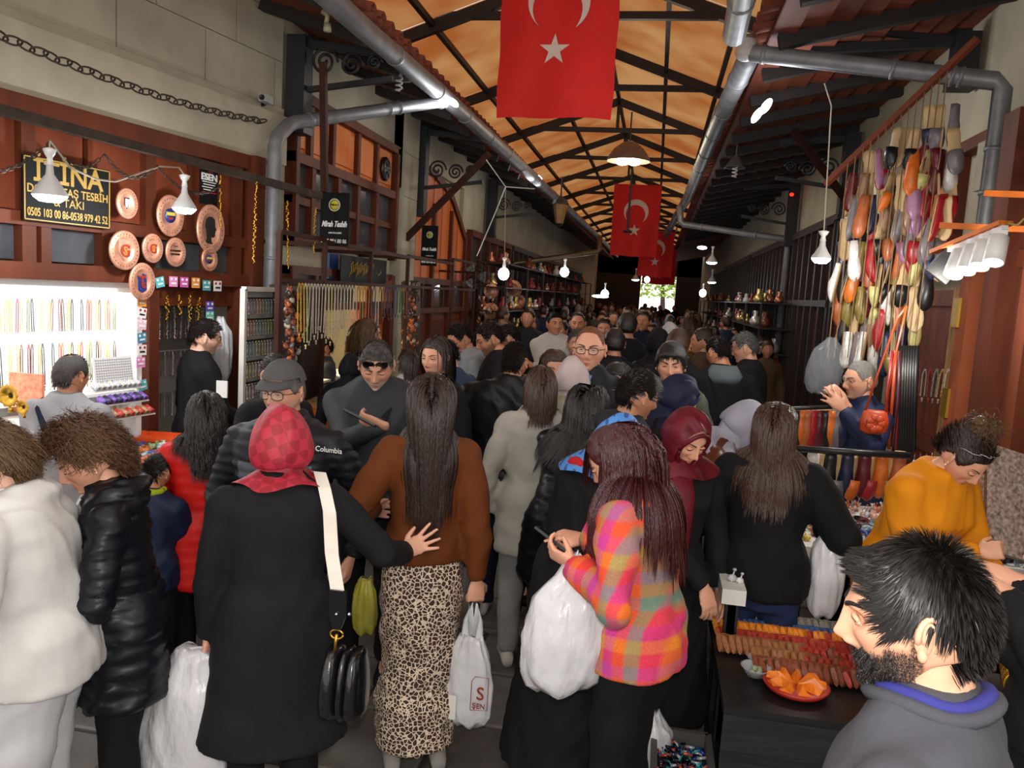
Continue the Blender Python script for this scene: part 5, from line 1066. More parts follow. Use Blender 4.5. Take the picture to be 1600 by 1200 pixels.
# ---------------------------------------------------------------- yellow sweater
f = Fig(1512, 672, 3.35, -122, 'woman in a bright yellow sweater with a messy bun and sunglasses on her head', sex='f', det=2, head=(2, 30), skin='light', w=1.12, d=1.1, lean=.27, hr=('px', 1528, 862, 3.28), hl=(-.05, .42, 1.0), pose=('hold', 'grip'))
f.body().face(closed=True); f.scalp(HD, .010); f.strands(HD, n=1500, L=.07, width=.004, steps=6, flow=(0, -1, .45), grav=-.3, lift=.0, front=(0, -1, .3), bodycol=False, part=False, vol=.06, stiff=.3)
m = MB(); m.ball(f.H([0, -.055, .135]), (.045, .045, .04)); m.ball(f.H([.02, -.075, .165]), (.03, .03, .026)); m.ball(f.H([-.02, -.03, .165]), (.03, .03, .024)); v_, n_, f_ = remesh(m, .008, 2); v_ += n_ * (.004 * np.sin(220 * v_[:, :1] + 160 * v_[:, 2:])); meshobj('hair_bun', v_, f_, HBL, f.e)
r_ = np.random.RandomState(9); m = MB()
for k in range(420):
    a = f.H(np.array([0, -.05, .15]) + r_.randn(3) * [.028, .028, .022]); t = r_.randn(3) * .016; m.tube([a, a + t * .6 + [0, 0, .01], a + t * 1.2, a + t * 1.5 - [0, 0, .012]], [.0016, .0016, .0012, .0004], 3, False)
m.build('loose_strands', HBL, f.e, True)
f.glasses(mat('clear_rim', '9a9aa0', .2, var=0), on_top=True, lens=SUNL, name='sunglasses', rim=.002, sz=1.1); m = MB(); m.ball(f.H([.083, -.002, -.036]), .005); m.ball(f.H([-.083, -.002, -.036]), .005); m.build('earring', BULB if 0 else mat('pearl', 'e8e8f0', .1, metal=.3, var=0), f.e, True)
f.top('sweater', cl('yellow_sweat', 'd4840c', .8), 'hip', r=(.074, .066, .050), pad=.024, fold=.004, cuff=.042); f.trousers(TRB, shoe=SHOEB)
# ---------------------------------------------------------------- shopkeepers and customers by the left shops
f = Fig(506, 524, 6.75, 100, 'shopkeeper with dark hair sitting inside the glowing golden shop', det=1, head=(5, 0), skin='tan', scale=.86); f.beard = .6; f.body().face(); shorthair(f, HB, 400, .02); f.top('jacket', cl('grey_dark', '3a3c40'), 'hip'); f.trousers(TRB, shoe=SHOEB)
f = Fig(577, 498, 6.1, -80, 'woman with dark and blond hair and a black jacket at the golden shop doorway', sex='f', det=1, head=(0, 8), skin='light'); f.body().face(); f.scalp(HB, .012); f.strands(HBL, n=800, L=.3, width=.007, steps=9, curl=.006, vol=.3); f.top('jacket', BLKC, 'hip'); f.trousers(TRB, shoe=SHOEB)
f = Fig(548, 553, 5.5, -20, 'woman from behind in a black headscarf and coat between the cap and the sunglasses man', sex='f', det=1, w=1.05); f.body(); f.hijab(cl('black_scarf', '0f0f12'), drape=1.40); f.top('coat', BLKC, 'thigh'); f.trousers(TRB, shoe=SHOEB)
f = Fig(638, 545, 5.7, 20, 'woman from behind with dark hair and a white top beside the bead curtain', sex='f', det=1, w=1.0); f.body(); f.scalp(HD, .010); f.strands(HD, n=700, L=.14, width=.007, steps=7, vol=.1); f.top('jacket', cl('white_top', 'b4b0ac'), 'hip'); f.trousers(TRB, shoe=SHOEB)
f = Fig(697, 528, 5.3, 40, 'person in a denim jacket bent behind the woman with tied-back hair', det=1, head=(20, 20), w=1.0); f.body(); shorthair(f, HB, 500, .03); f.top('denim_jacket', cl('denim', '38465c'), 'hip'); f.trousers(TRB, shoe=SHOEB)
f = Fig(430, 552, 3.9, 30, 'person with black hair hidden behind the man in the grey cap', det=1, w=1.0); f.body(); shorthair(f, HB, 500, .03); f.top('jacket', BLKC, 'hip'); f.trousers(TRB, shoe=SHOEB)
# ---------------------------------------------------------------- at the right edge
f = Fig(1668, 800, 2.35, 100, 'customer at the right edge, mostly out of frame, hands over the bangles', sex='f', det=1, skin='light', head=(10, 10), hl=('px', 1575, 925, 2.2), hr=('px', 1590, 905, 2.35), hand_dir=(((-1, 0, .3), (0, -.6, .8)), ((-1, 0, .2), (0, -.6, .8))))
f.body().face(closed=True); f.scalp(HB, .01); f.top('coat', BLKC, 'hip'); f.trousers(TRB, shoe=SHOEB)
# ---------------------------------------------------------------- middle distance
def far(px, py, Y, face, label, hair, topm, sex='m', scarf=None, puff=0, hem='thigh', group=None, **k):
    f = Fig(px, py, Y, face, label, sex=sex, det=1 if Y < 10 else 0, skin=k.pop('skin', 'tan'), group=group, **k); f.body()
    if scarf: f.hijab(scarf, drape=1.40, back=.5)
    else:
        f.scalp(hair, .012)
        if sex == 'f': f.strands(hair, n=250, L=.3, width=.014, steps=6, vol=.1)
    f.top('jacket', topm, hem, puff=puff); f.trousers(TRB, shoe=SHOEB); return f
far(982, 487, 7.2, 0, 'tall man from behind in a black coat in the middle of the lane', HB, BLKC, w=1.2)
far(962, 512, 6.3, 5, 'man from behind with short black hair left of the tall black coat', HB, BLKC2, w=1.1)
far(1030, 513, 6.6, 8, 'woman from behind in a black headscarf and a pale denim jacket', None, cl('denim_pale', '5f6f84'), 'f', cl('black_scarf', '0f0f12'))
far(1062, 512, 5.9, 0, 'person from behind with brown hair and a black coat, right of centre', HBR, BLKC, w=1.1)
far(945, 496, 8.6, 180, 'man walking in a beige coat in mid lane', HB, cl('beige_wool', '8f7a5c'), w=1.1)
far(1048, 505, 8.0, 10, 'person in a white headscarf in mid lane', None, cl('olive', '5c5a48'), 'f', cl('white_scarf', 'b8b8ba'))
far(1006, 484, 9.4, 170, 'man in a navy jacket coming towards the camera in mid lane', HD, NAVY)
far(1098, 512, 7.4, 90, 'person in a brown coat by the right-hand goods in mid lane', HD, cl('coat_brown', '4a3626'))
far(878, 500, 9.2, 150, 'man in a dark jacket by the copper ware shop', HB, BLKC)
far(1080, 486, 10.5, 20, 'woman in a mustard coat walking away', HBR, cl('mustard', '84602c'), 'f')
bases = []
for i, (c, h, sx, sc, lab) in enumerate((('1a1a1e', HB, 'm', None, 'distant pedestrian in a black jacket'), ('23304a', HD, 'm', None, 'distant pedestrian in a navy jacket'), ('5a4630', HBR, 'f', None, 'distant woman in a brown coat'),
        ('8c1e22', HB, 'f', None, 'distant person in a red jacket'), ('3c3c40', None, 'f', 'a8a4a0', 'distant woman in a pale headscarf'), ('6e6a60', HB, 'm', None, 'distant pedestrian in a grey-beige jacket'), ('22222a', None, 'f', '2c2c3c', 'distant woman in a dark headscarf'), ('84827e', HBR, 'm', None, 'distant pedestrian in a light grey top'))):
    b = far(1000 + i * 9, 480, 14 + i, (180, 0, 170, 10, 0, 180, 175, 0)[i], lab + ' in the far crowd', h, cl('far%d' % i, c), sx, cl('farscarf%d' % i, sc) if sc else None, group=lab + 's far down the lane', scale=.98 if sx == 'm' else .93); b.e.location[2] = 0
    b.e.location[0] = (-.9, .3, -.2, .1, .7, -1.2, .9, -.4)[i]; bases.append(b.e)
rr = random.Random(11); spots = []
for k in range(78):
    for _ in range(60):
        y = 9.6 + 26 * rr.random() ** 1.3; x = rr.uniform(-2.3, 1.5)
        if all((x - a) ** 2 + (y - b_) ** 2 > .30 for a, b_ in spots) and all((x - e.location[0]) ** 2 + (y - e.location[1]) ** 2 > .30 for e in bases): break
    spots.append((x, y)); e = bases[k % 8] if k % 11 else bases[0]
    s0 = e.scale[0] * rr.uniform(.94, 1.06); dup(e, (x, y, 0), (0, 0, e.rotation_euler[2] + rr.uniform(-.6, .6)), scale=s0)
# ================================================================ SIGNS, LAMPS, GOODS
GOLD = mat('gold', 'c89a3c', .3, metal=.9, var=.15); COP = mat('copper', 'cf9478', .4, metal=.45, var=.25, vs=20, bump=.3, bs=90, bd=.002); GOLDT = mat('gold_paint', 'a8863c', .5, metal=.2, var=.05)
SIGNB = mat('sign_black', '0c0d0e', .6, spec=.2, var=.05)
def place(o, W, x, y, d, loc=None):
    p = W.px(x, y, d); o.matrix_world = Matrix.Translation(p) @ Matrix(W.R.tolist()).to_4x4(); return p
def psize(p, npx): return npx / F * np.dot(np.asarray(p) - CP, -RW[:, 2])
def frame_at(e, p, R): e.matrix_world = Matrix.Translation(p) @ Matrix(np.asarray(R).tolist()).to_4x4()
CAMR = np.stack([[1, 0, 0], [0, 0, 1.], [0, -1., 0]], 1)      # faces down the lane towards the camera
# --- big shop sign
u0, z0 = W1.uz(36, 235, .13); u1, z1 = W1.uz(173, 363, .13); w_, h_ = u1 - u0, z0 - z1 - .03
e = empty('shop_sign', label='black sign with gold letters reading ITINA above the bead case', cat='sign'); frame_at(e, W1.P((u0 + u1) / 2, (z0 + z1) / 2, .12), W1.R)
m = MB(); m.box((0, 0, 0), (w_, h_, .012)); m.build('board', SIGNB, e)
m = MB(); 
for a, b in (((-1, -1), (1, -1)), ((1, -1), (1, 1)), ((1, 1), (-1, 1)), ((-1, 1), (-1, -1))): m.bar((a[0] * (w_ / 2 - .008), a[1] * (h_ / 2 - .008), .008), (b[0] * (w_ / 2 - .008), b[1] * (h_ / 2 - .008), .008), .006, .004, (0, 0, 1))
m.build('gold_border', GOLDT, e)
text_mesh('İTİNA', .155, GOLDT, 'lettering', e, (.0, h_ * .27, .008), width=w_ * .80, bold=.003)
text_mesh('DOĞAL TAŞ TESBİH', .062, GOLDT, 'lettering', e, (.0, .0, .008), width=w_ * .92, bold=.001); text_mesh('& TAKI', .062, GOLDT, 'lettering', e, (.0, -h_ * .17, .008))
text_mesh('0505 103 00 86-0538 979 42 52', .06, GOLDT, 'lettering', e, (0, -h_ * .36, .008), width=w_ * .92, bold=.001)
e = empty('shop_sign', label='small black poster with white ESEN lettering beside the copper plates', cat='sign'); p = W1.px(326, 286, .12); frame_at(e, p, W1.R); k = psize(p, 1)
m = MB(); m.box((0, 0, 0), (38 * k, 66 * k, .008)); m.build('board', SIGNB, e); text_mesh('ESEN', .06, WHITE, 'lettering', e, (0, .035, .006), width=34 * k, bold=.002)
for i in range(5): m = MB(); m.box((0, .005 - i * .017, .005), ((30 - 5 * (i % 2)) * k, .006, .002)); m.build('text_line', WHITE if i < 4 else mat('red_print', 'a02018', var=0), e)
m = MB(); m.prism([(-.02, .068, .006), (.015, .075, .006), (.035, .066, .006), (0, .078, .006)], [0, 0, .002]); m.build('red_mark', mat('red_print', 'a02018', var=0), e)
def round_sign(px, py, wp, hp, X, label, phone):
    p = atX(px, py, X); k = psize(p, 1); e = empty('shop_sign', label=label, cat='sign'); frame_at(e, p, CAMR @ Ry(-.12)); w_, h_ = wp * k, hp * k
    m = MB(); m.box((0, 0, 0), (w_, h_, .01)); m.build('board', SIGNB, e)
    m = MB(); m.lathe([(0, 0), (w_ * .19, 0), (w_ * .19, .004), (0, .004)], (0, h_ * .27, .005), 28); m.build('emblem', mat('emblem_yellow', 'c8c03c', .5), e, True)
    m = MB(); m.tube([(w_ * .185 * math.cos(t), h_ * .27 + w_ * .185 * math.sin(t), .011) for t in np.linspace(0, 2 * math.pi, 29)], w_ * .012, 5); m.build('emblem_ring', WHITE, e)
    m = MB(); m.tube([(w_ * .155 * math.cos(t), h_ * .27 + w_ * .155 * math.sin(t), .011) for t in np.linspace(0, 2 * math.pi, 29)], w_ * .008, 5); m.build('emblem_ring', SIGNB, e)
    text_mesh('MiRAH', w_ * .09, SIGNB, 'lettering', e, (0, h_ * .27, .011)); text_mesh('Mirah Tesbih', w_ * .25, WHITE, 'lettering', e, (0, -h_ * .09, .007), width=w_ * .88, shear=.35, bold=.0015)
    text_mesh('mirahtesbih', w_ * .09, WHITE, 'lettering', e, (.01, -h_ * .25, .007), width=w_ * .45); text_mesh(phone, w_ * .17, WHITE, 'lettering', e, (0, -h_ * .41, .007), width=w_ * .9, bold=.001); return p
round_sign(523, 343, 50, 82, -2.42, 'black hanging sign with a yellow round emblem and white script, nearer one', '0505 054 80 86')
round_sign(671, 384, 27, 62, -2.55, 'black hanging sign with a yellow round emblem and white script, farther one', '0505 054 80 86')
p = WL.px(570, 424, .12); e = empty('calligraphy_board', label='long black board with gold flowing calligraphy over the bead curtain', cat='sign'); frame_at(e, p, WL.R)
m = MB(); m.box((0, 0, 0), (1.25, .26, .01)); m.build('board', SIGNB, e); r_ = np.random.RandomState(4); 
for k in range(11):
    x = -.42 + k * .055; m = MB(); m.tube([(x, -.06 + .02 * (k % 3), .008), (x + .05, .0 + .01 * k % .03, .008), (x + .03, .05, .008), (x + .09, .08 - .03 * (k % 2), .008), (x + .05, -.02, .008)], [.003, .006, .005, .004, .002], 5); m.build('gold_stroke', GOLDT, e, True)
m = MB(); m.tube([(.30, 0, .008), (.38, -.03, .008), (.45, .01, .008), (.44, .03, .008)], [.003, .005, .005, .002], 5); m.build('gold_stroke', GOLDT, e, True)
p = WL.px(518, 415, .05); o = MB(); o.box((0, 0, 0), (.30, .24, .006)); o = tag(o.build('poster', mat('blue_poster', '2c4a80', .4, var=.4, vs=8)), 'small blue and white poster behind the shop window', 'poster'); frame_at(o, p, WL.R)
# --- copper plates
def plate(name, c, r, R, label, deco=None, ell=1.0, m_=None):
    e = empty(name, label=label, cat='plate', group='engraved copper plates'); frame_at(e, c, R); m = MB()
    m.lathe([(0, .004), (r * .62, .004), (r * .66, .012), (r * .70, .008), (r * .93, .016), (r, .010), (r * .99, .0), (0, 0)], (0, 0, 0), 36); o = m.build('dish', m_ or COP, e, True); o.scale = (1, ell, 1)
    m = MB(); n = 26
    for k in range(n): a = 2 * math.pi * k / n; m.ball((r * .82 * math.cos(a), r * .82 * math.sin(a) * ell, .013), (r * .035, r * .035, .003), 6, 4)
    o = m.build('engraved_ring', mat('engraving', '6e4638', .5, metal=.4), e); o['kind'] = 'stuff'
    if deco: deco(e, r)
    return e
inkB = mat('ink_black', '17100e', .5, var=0); inkR = mat('ink_red', '8c2a18', .5, var=0); inkO = mat('ink_orange', 'c8702c', .5, var=0); inkU = mat('ink_blue', '1e2a6a', .5, var=0)
def shield(e, r, w_, h_, mt, z=.005, nm='shield'):
    m = MB(); m.prism([(-w_, h_, z), (w_, h_, z), (w_, -h_ * .2, z), (0, -h_, z), (-w_, -h_ * .2, z)][::-1], [0, 0, .003]); return m.build(nm, mt, e)
def d_eagle(e, r): shield(e, r, r * .26, r * .42, inkB); [shield(e, r, r * .05, r * .34, WHITE, .009, 'stripe').__setattr__('location', (x * r, 0, 0)) for x in (-.14, .0, .14)]
def d_round(e, r):
    m = MB(); m.lathe([(0, .004), (r * .40, .004), (r * .4, .008), (0, .008)], n=24); m.build('emblem', inkU, e, True); m = MB(); m.box((0, r * .1, .010), (r * .62, r * .18, .004)); m.build('emblem_band', mat('ink_yellow', 'c8b040', .5, var=0), e); m = MB(); m.box((0, -r * .15, .010), (r * .34, r * .12, .004)); m.build('emblem_band', inkR, e)
def d_lion(e, r):
    shield(e, r, r * .42, r * .58, mat('ink_outline', '9a7a68', .5, var=0)); shield(e, r, r * .38, r * .53, COP, .007); text_mesh('G', r * .9, inkR, 'letter', e, (r * .03, -r * .05, .012), bold=.003); text_mesh('S', r * .6, inkO, 'letter', e, (-.0, -r * .05, .015), bold=.002)
    for k in range(4): m = MB(); m.lathe([(0, 0), (r * .05, 0), (r * .05, .003), (0, .003)], ((-.3 + .2 * k) * r, r * .72, .008), 5); m.build('star', inkO, e)
def d_storm(e, r):
    m = MB(); m.prism([(-r * .38, r * .35, .005), (0, r * .35, .005), (.0, r * .5, .005), (r * .3, r * .42, .005), (r * .34, -r * .5, .005), (0, -r * .66, .005), (-r * .3, -r * .5, .005), (-r * .3, 0, .005)][::-1], [0, 0, .004]); m.build('emblem', inkU, e)
    text_mesh('T', r * .9, inkR, 'letter', e, (-r * .02, -.0, .011), bold=.003); text_mesh('S', r * .45, inkR, 'letter', e, (r * .1, -r * .25, .011), bold=.002)
def d_text(e, r): [text_mesh(t, r * .2, inkB, 'letter', e, (0, y * r, .008)) for t, y in (('GAZiANTEP', .1), ('HATIRASI', -.15), ('* * *', .4))]
def d_head(e, r):   # a plain side-on portrait silhouette in dark ink
    m = MB(); P = [(-.10, .62), (.12, .62), (.28, .50), (.32, .30), (.30, .16), (.42, -.02), (.33, -.08), (.35, -.16), (.30, -.22), (.33, -.32), (.22, -.42), (.04, -.40), (.06, -.62), (.16, -.74), (-.40, -.74), (-.26, -.50), (-.30, -.1), (-.38, .1), (-.36, .38), (-.26, .54)]
    m.prism([(x * r, y * r, .005) for x, y in P][::-1], [0, 0, .003]); m.build('portrait', inkB, e); text_mesh('Ankara', r * .22, inkB, 'letter', e, (0, -r * 1.0, .01), shear=.3)
for (x, y, rp_, lab, d, el) in ((197, 318, 17, 'small copper plate with a black and white shield, highest on the left', d_eagle, 1.15), (265, 337, 23, 'copper plate with a blue and yellow round emblem behind the second lamp', d_round, 1.15), (328, 358, 25, 'largest copper plate, with a dark portrait in profile', d_head, 1.25),
        (193, 391, 24, 'large copper plate with a red and orange monogram, left of the row of three', d_lion, 1.05), (237, 388, 17, 'small copper plate with a red monogram, middle of the row', d_lion, 1.1), (273, 394, 17, 'small copper plate with engraved writing, right of the row', d_text, 1.1),
        (326, 405, 14, 'smallest copper plate under the portrait plate', d_round, 1.1), (221, 440, 21, 'copper plate with a blue and maroon letter emblem at the case corner', d_storm, 1.15)):
    p = W1.px(x, y, .16); plate('copper_plate', p, psize(p, rp_) * 1.22, W1.R, lab, d, el)
# --- coloured earring cards
cardc = {'turquoise': '5ab4b8', 'pink': 'd884b4', 'magenta': 'c0509a', 'orange': 'd88a30', 'teal': '4a9a98', 'white': 'dcd6d4', 'violet': '5a4aa8', 'mint': '6cc4ac', 'pale pink': 'd8b8c0', 'steel blue': '3c7c94'}
for (x, y, c, lab, rz) in ((250, 441, 'turquoise', 'tilted first of the top row', .2), (271, 440, 'pink', 'second of the top row', 0), (288, 441, 'magenta', 'third of the top row', 0), (306, 442, 'orange', 'fourth of the top row', 0), (323, 446, 'teal', 'fifth of the top row', 0), (340, 447, 'white', 'last of the top row', 0),
        (222, 471, 'orange', 'highest of the left column', 0), (222, 489, 'white', 'tilted, second in the left column', -.15), (222, 507, 'pale pink', 'third in the left column', -.1), (222, 528, 'steel blue', 'fourth in the left column', .1), (222, 547, 'white', 'fifth in the left column', 0), (220, 566, 'pink', 'lowest of the left column', 0),
        (328, 479, 'violet', 'upper one of the right column', 0), (328, 494, 'mint', 'lower one of the right column', 0), (223, 602, 'turquoise', 'below the bracelet rack', .2)):
    p = W1.px(x, y, .14); k = psize(p, 1); e = empty('earring_card', label='%s cardboard earring card, %s' % (c, lab), cat='card', group='coloured cards round the stall door'); frame_at(e, p, W1.R @ Rz(rz))
    m = MB(); m.box((0, 0, 0), (17 * k, 16 * k, .003)); m.build('card', mat('card_' + c, cardc[c], .6, var=0), e)
    ink = WHITE if c != 'white' else inkR; m = MB(); m.box((0, -2.5 * k, .003), (10 * k, 2.6 * k, .002)); m.build('printed_name', ink if c != 'white' else inkB, e)
    for sx in (-1, 1): m = MB(); m.lathe([(0, 0), (2.1 * k, 0), (2.1 * k, .002), (0, .002)], (sx * 4.5 * k, 4 * k, .002), 10); m.build('printed_dot', ink, e)
# --- prayer beads in the lit case
def strand_mesh(col, L, r=.0045, w_=.013, seed=0, metal=0., name='prayer_beads'):
    m = MB(); n = int(L / (r * 1.9))
    for sx in (-1, 1):
        for k in range(n): m.ball((sx * w_ * .5 * min(1, .35 + k * .2), 0, -k * r * 1.9), r, 6, 4)
    m.ball((0, 0, -L - r), r * 1.5, 6, 5); m.tube([(0, 0, -L), (0, 0, -L - .03)], [r * .6, r * 1.2], 5); m.tube([(0, 0, .012), (0, 0, -.002)], .0015, 4)
    return m.mesh(name, mat('bead_' + col, col, .3, var=.3, vs=90, metal=metal), True)
cols = ['8c1c34', '1c1c1e', 'b0402c', 'c8a058', '3a2a20', '9a9c6a', 'd0c8b8', 'c05a28', '50302c', 'c89a3c', '6a6e38', '2a3a4a', 'e0b860', '7a1a20']
names = {'8c1c34': 'crimson', '1c1c1e': 'black', 'b0402c': 'rust red', 'c8a058': 'amber', '3a2a20': 'dark brown', '9a9c6a': 'olive green', 'd0c8b8': 'ivory', 'c05a28': 'orange', '50302c': 'maroon', 'c89a3c': 'golden', '6a6e38': 'moss green', '2a3a4a': 'slate blue', 'e0b860': 'honey yellow', '7a1a20': 'deep red'}
sm_ = {(c, l): strand_mesh(c, l) for c in cols for l in (.20, .24)}
def hang(me, name, loc, label, cat, group, rz=0., s=1.):
    o = link(name, me); o.location = loc; o.rotation_euler = (random.uniform(-.03, .03), random.uniform(-.03, .03), rz); o.scale = (s, s, s); return tag(o, label, cat, group)
for rowz, L, nm in ((1.755, .20, 'upper'), (1.50, .24, 'lower')):
    for k in range(40):
        u = -2.66 + k * .0325; c = cols[(k * 5 + (3 if nm == 'lower' else 0) + (k // 6)) % 14]; p = W1.P(u, rowz - .012, -.125 + .015 * (k % 2))
        hang(sm_[(c, L)], 'prayer_beads', p, '%s prayer bead strand hanging on the %s rail of the lit case' % (names[c], nm), 'beads', '%s strands on the %s rail of the lit case' % (names[c], nm), 0, 1.0)
for k in range(26):
    u = -2.62 + k * .047; c = cols[(k * 3) % 14]; hang(sm_[(c, .20)], 'prayer_beads', W1.P(u, 1.12, .0), '%s prayer bead strand laid below the lower shelf' % names[c], 'beads', '%s strands below the lower shelf' % names[c], 0, .8)
# gold tinsel strands and silver chains in the stall doorway
def lumpy(L, r, seed, col, name):
    m = MB(); rr_ = np.random.RandomState(seed); n = int(L / .008)
    for k in range(n): m.ball((rr_.uniform(-r, r), rr_.uniform(-r, r) * .5, -k * .008), rr_.uniform(.004, .008), 5, 4)
    return m.mesh(name, col, True)
GB = mat('gold_bead', 'c8942c', .25, metal=.6, var=.4, vs=120)
for i, (x, y0, y1, nm) in enumerate(((243, 462, 514, 'longest, first'), (262, 462, 502, 'second'), (281, 462, 494, 'third, looped'), (297, 462, 504, 'fourth, reddish gold'), (310, 466, 504, 'thickest, last'))):
    p = W1.px(x, y0, .10); L = psize(p, y1 - y0); hang(lumpy(L, .012, i, GB, 'gold_necklace'), 'gold_necklace', p, 'bunch of gold bead necklaces under the coloured cards, %s' % nm, 'necklace', 'gold bunches in the stall doorway')
SIL = mat('silver_bits', 'a8a4a0', .3, metal=.6, var=.3, vs=100)
m0 = [lumpy(.22, .004, 20 + i, mat('chain_%d' % i, c, .35, metal=.3, var=.4, vs=80), 'chain') for i, c in enumerate(('6a5a56', 'b0aca8', '7a4a40', '8c8c90'))]
for k in range(22): hang(m0[k % 4], 'bead_chain', W1.P(-1.20 + k * .033, 1.70, -.10), '%s bead chain hanging behind the gold bunches' % ('dusky', 'silver', 'reddish', 'grey')[k % 4], 'chain', '%s chains behind the gold bunches' % ('dusky', 'silver', 'reddish', 'grey')[k % 4])
for rr_i, z in enumerate((1.40, 1.12)):
    thing_bar('hanging_rail', W1.P(-1.26, z + .01, -.08), W1.P(-.5, z + .01, -.08), .01, ZINC, '%s thin metal rail across the stall doorway' % ('upper', 'lower')[rr_i], 'rail')
    for k in range(20): hang(m0[(k + 1) % 4], 'bead_chain', W1.P(-1.22 + k * .036, z, -.08), 'short %s chain on the %s doorway rail' % (('dusky', 'silver', 'reddish', 'grey')[(k + 1) % 4], ('upper', 'lower')[rr_i]), 'chain', 'chains on the %s doorway rail' % ('upper', 'lower')[rr_i] + str((k + 1) % 4), 0, .75)
# --- left stall table and what is on it
tb = empty('stall_table', (-2.80, 4.12, 0), 0, 'low trading table in front of the lit case, heaped with trinkets', 'table')
TO = np.array([-2.85, 3.9, 0]); m = MB(); m.box((0, 0, .83), (.92, .80, .04)); m.build('table_top', WPAINT, tb)
m = MB(); m.box((0, 0, .45), (.86, .74, .72)); m.build('skirt_board', WOODD, tb)
for sx in (-.4, .4):
    for sy in (-.33, .33): m = MB(); m.box((sx, sy, .05), (.06, .06, .10)); m.build('leg', WOODD, tb)
TR = [('3c4c9c', 'blue'), ('b84a5a', 'pink'), ('d8d4cc', 'white'), ('8aa06a', 'green'), ('c87848', 'orange'), ('7a5a8a', 'purple'), ('9ab4bc', 'pale blue')]
def packet_mesh(c, s=.035):
    m = MB(); a = np.linspace(0, 2 * math.pi, 10, False); rr_ = np.random.RandomState(len(c) + int(c, 16) % 97)
    m.loft([np.stack([s * q * np.cos(a) * (1 + .25 * rr_.rand(10)), s * q * .8 * np.sin(a) * (1 + .25 * rr_.rand(10)), np.full(10, z * s)], 1) for q, z in ((.6, 0), (1, .2), (.95, .5), (.5, .8), (.12, .85), (.3, 1.15))])
    return m.mesh('trinket_bag', mat('trinket_' + c, c, .3, var=.5, vs=70), True)
pk = [packet_mesh(c) for c, _ in TR]; rr = random.Random(3)
for k in range(150):
    i = rr.randrange(7); o = link('trinket_bag', pk[i]); o.location = (-3.22 + rr.random() * .84, 3.76 + rr.random() * .72, .85 + rr.random() * .02); o.rotation_euler = (rr.uniform(-.5, .5), rr.uniform(-.5, .5), rr.random() * 6); s = rr.uniform(.7, 1.2); o.scale = (s, s, s)
    tag(o, 'small %s trinket bag in the heap on the left stall table' % TR[i][1], 'trinket', '%s trinket bags on the left table' % TR[i][1])
m = MB(); m.box((0, 0, 0), (.30, .12, .02)); m.box((0, .055, .02), (.30, .012, .03)); o = tag(m.build('tray', mat('orange_plastic', 'd8501c', .4)), 'orange plastic tray lying on the left stall table', 'tray'); o.location = atZ(252, 686, .90); o.rotation_euler = (0, 0, .15)
# bracelet rack
e = empty('bracelet_rack', label='tiered rack of coloured bands beside the greying man', cat='rack'); p0_ = W1.px(192, 632, .30); frame_at(e, p0_, W1.R)
for t_ in range(3):
    m = MB(); m.box((.0, .085 - t_ * .075, -.06 + t_ * .05), (.34, .008, .07)); m.build('shelf', WPAINT, e)
    for k in range(9): m = MB(); m.lathe([(.013, -.03), (.020, -.028), (.020, .028), (.013, .03)], (-.145 + k * .036, .11 - t_ * .075, -.05 + t_ * .05), 10, Rx(.4)); m.build('band', mat('band_%d' % ((k * 3 + t_) % 6), ('c8ccd4', '7a5ab0', 'c0403c', 'd8d0c4', '3a3a5a', 'b08860')[(k * 3 + t_) % 6], .35, var=.4, vs=80), e, True)
e = empty('earring_board', label='white board with rows of tiny dark earrings above the bracelet rack', cat='board'); p0_ = W1.px(177, 578, .22); frame_at(e, p0_, W1.R @ Rx(-.15))
m = MB(); m.box((0, 0, 0), (.27, .15, .01)); m.build('board', WHITE, e); m = MB()
for i in range(9):
    for k in range(16): m.ball((-.12 + k * .016, .06 - i * .015, .008), (.005, .0022, .003), 5, 3)
o = m.build('earrings', inkB, e); o['kind'] = 'stuff'
def brass_flower(x, y, r, lab):
    e = empty('brass_bowl', atY(x, y, 3.35).tolist(), 0, lab, 'bowl'); n = 40; a = np.linspace(0, 2 * math.pi, n, False); m = MB(); rings = []
    for q, z in ((.15, 0), (.3, .15), (.6, .3), (.85, .35), (1, .30)): mod = 1 + .08 * np.sin(12 * a) * q; rings.append(np.stack([r * q * np.cos(a) * mod, -.0 + r * (z - .3), r * q * np.sin(a) * mod], 1) if 0 else np.stack([r * q * np.cos(a) * mod, np.full(n, -r * z), r * q * np.sin(a) * mod], 1))
    m.loft(rings, cap=False); m.build('petalled_dish', GOLD, e, True); m = MB(); m.tube([(0, 0, -r * .9), (0, 0, -r * 1.5)], [r * .12, r * .3], 10); m.build('foot', GOLD, e, True); m = MB(); m.ball((0, -.0, 0), r * .2); m.build('dark_centre', inkB, e, True)
m = MB(); m.box((0, 0, .55), (.36, .5, 1.1)); m.box((0, 0, 1.11), (.42, .56, .03)); o = tag(m.build('display_stand', WPAINT), 'white display stand carrying the brass dishes at the left edge', 'stand'); o.location = atY(20, 640, 3.5) * [1, 1, 0]
brass_flower(17, 618, .055, 'fluted brass dish on a foot, left edge of the stall'); brass_flower(37, 636, .035, 'smaller fluted brass dish beside the larger one')
m = MB(); m.box((0, 0, 0), (.20, .02, .22)); o = tag(m.build('display_board', mat('orange_lit', 'e88a6a', .6, var=.4, vs=40)), 'bright orange display board behind the brass dishes', 'board'); o.location = atY(42, 615, 3.75)
m = MB(); m.box((0, 0, 0), (.07, .01, .10)); o = tag(m.build('paper_card', WHITE), 'white paper card beside the black sweater', 'card'); o.location = atY(347, 608, 4.35)
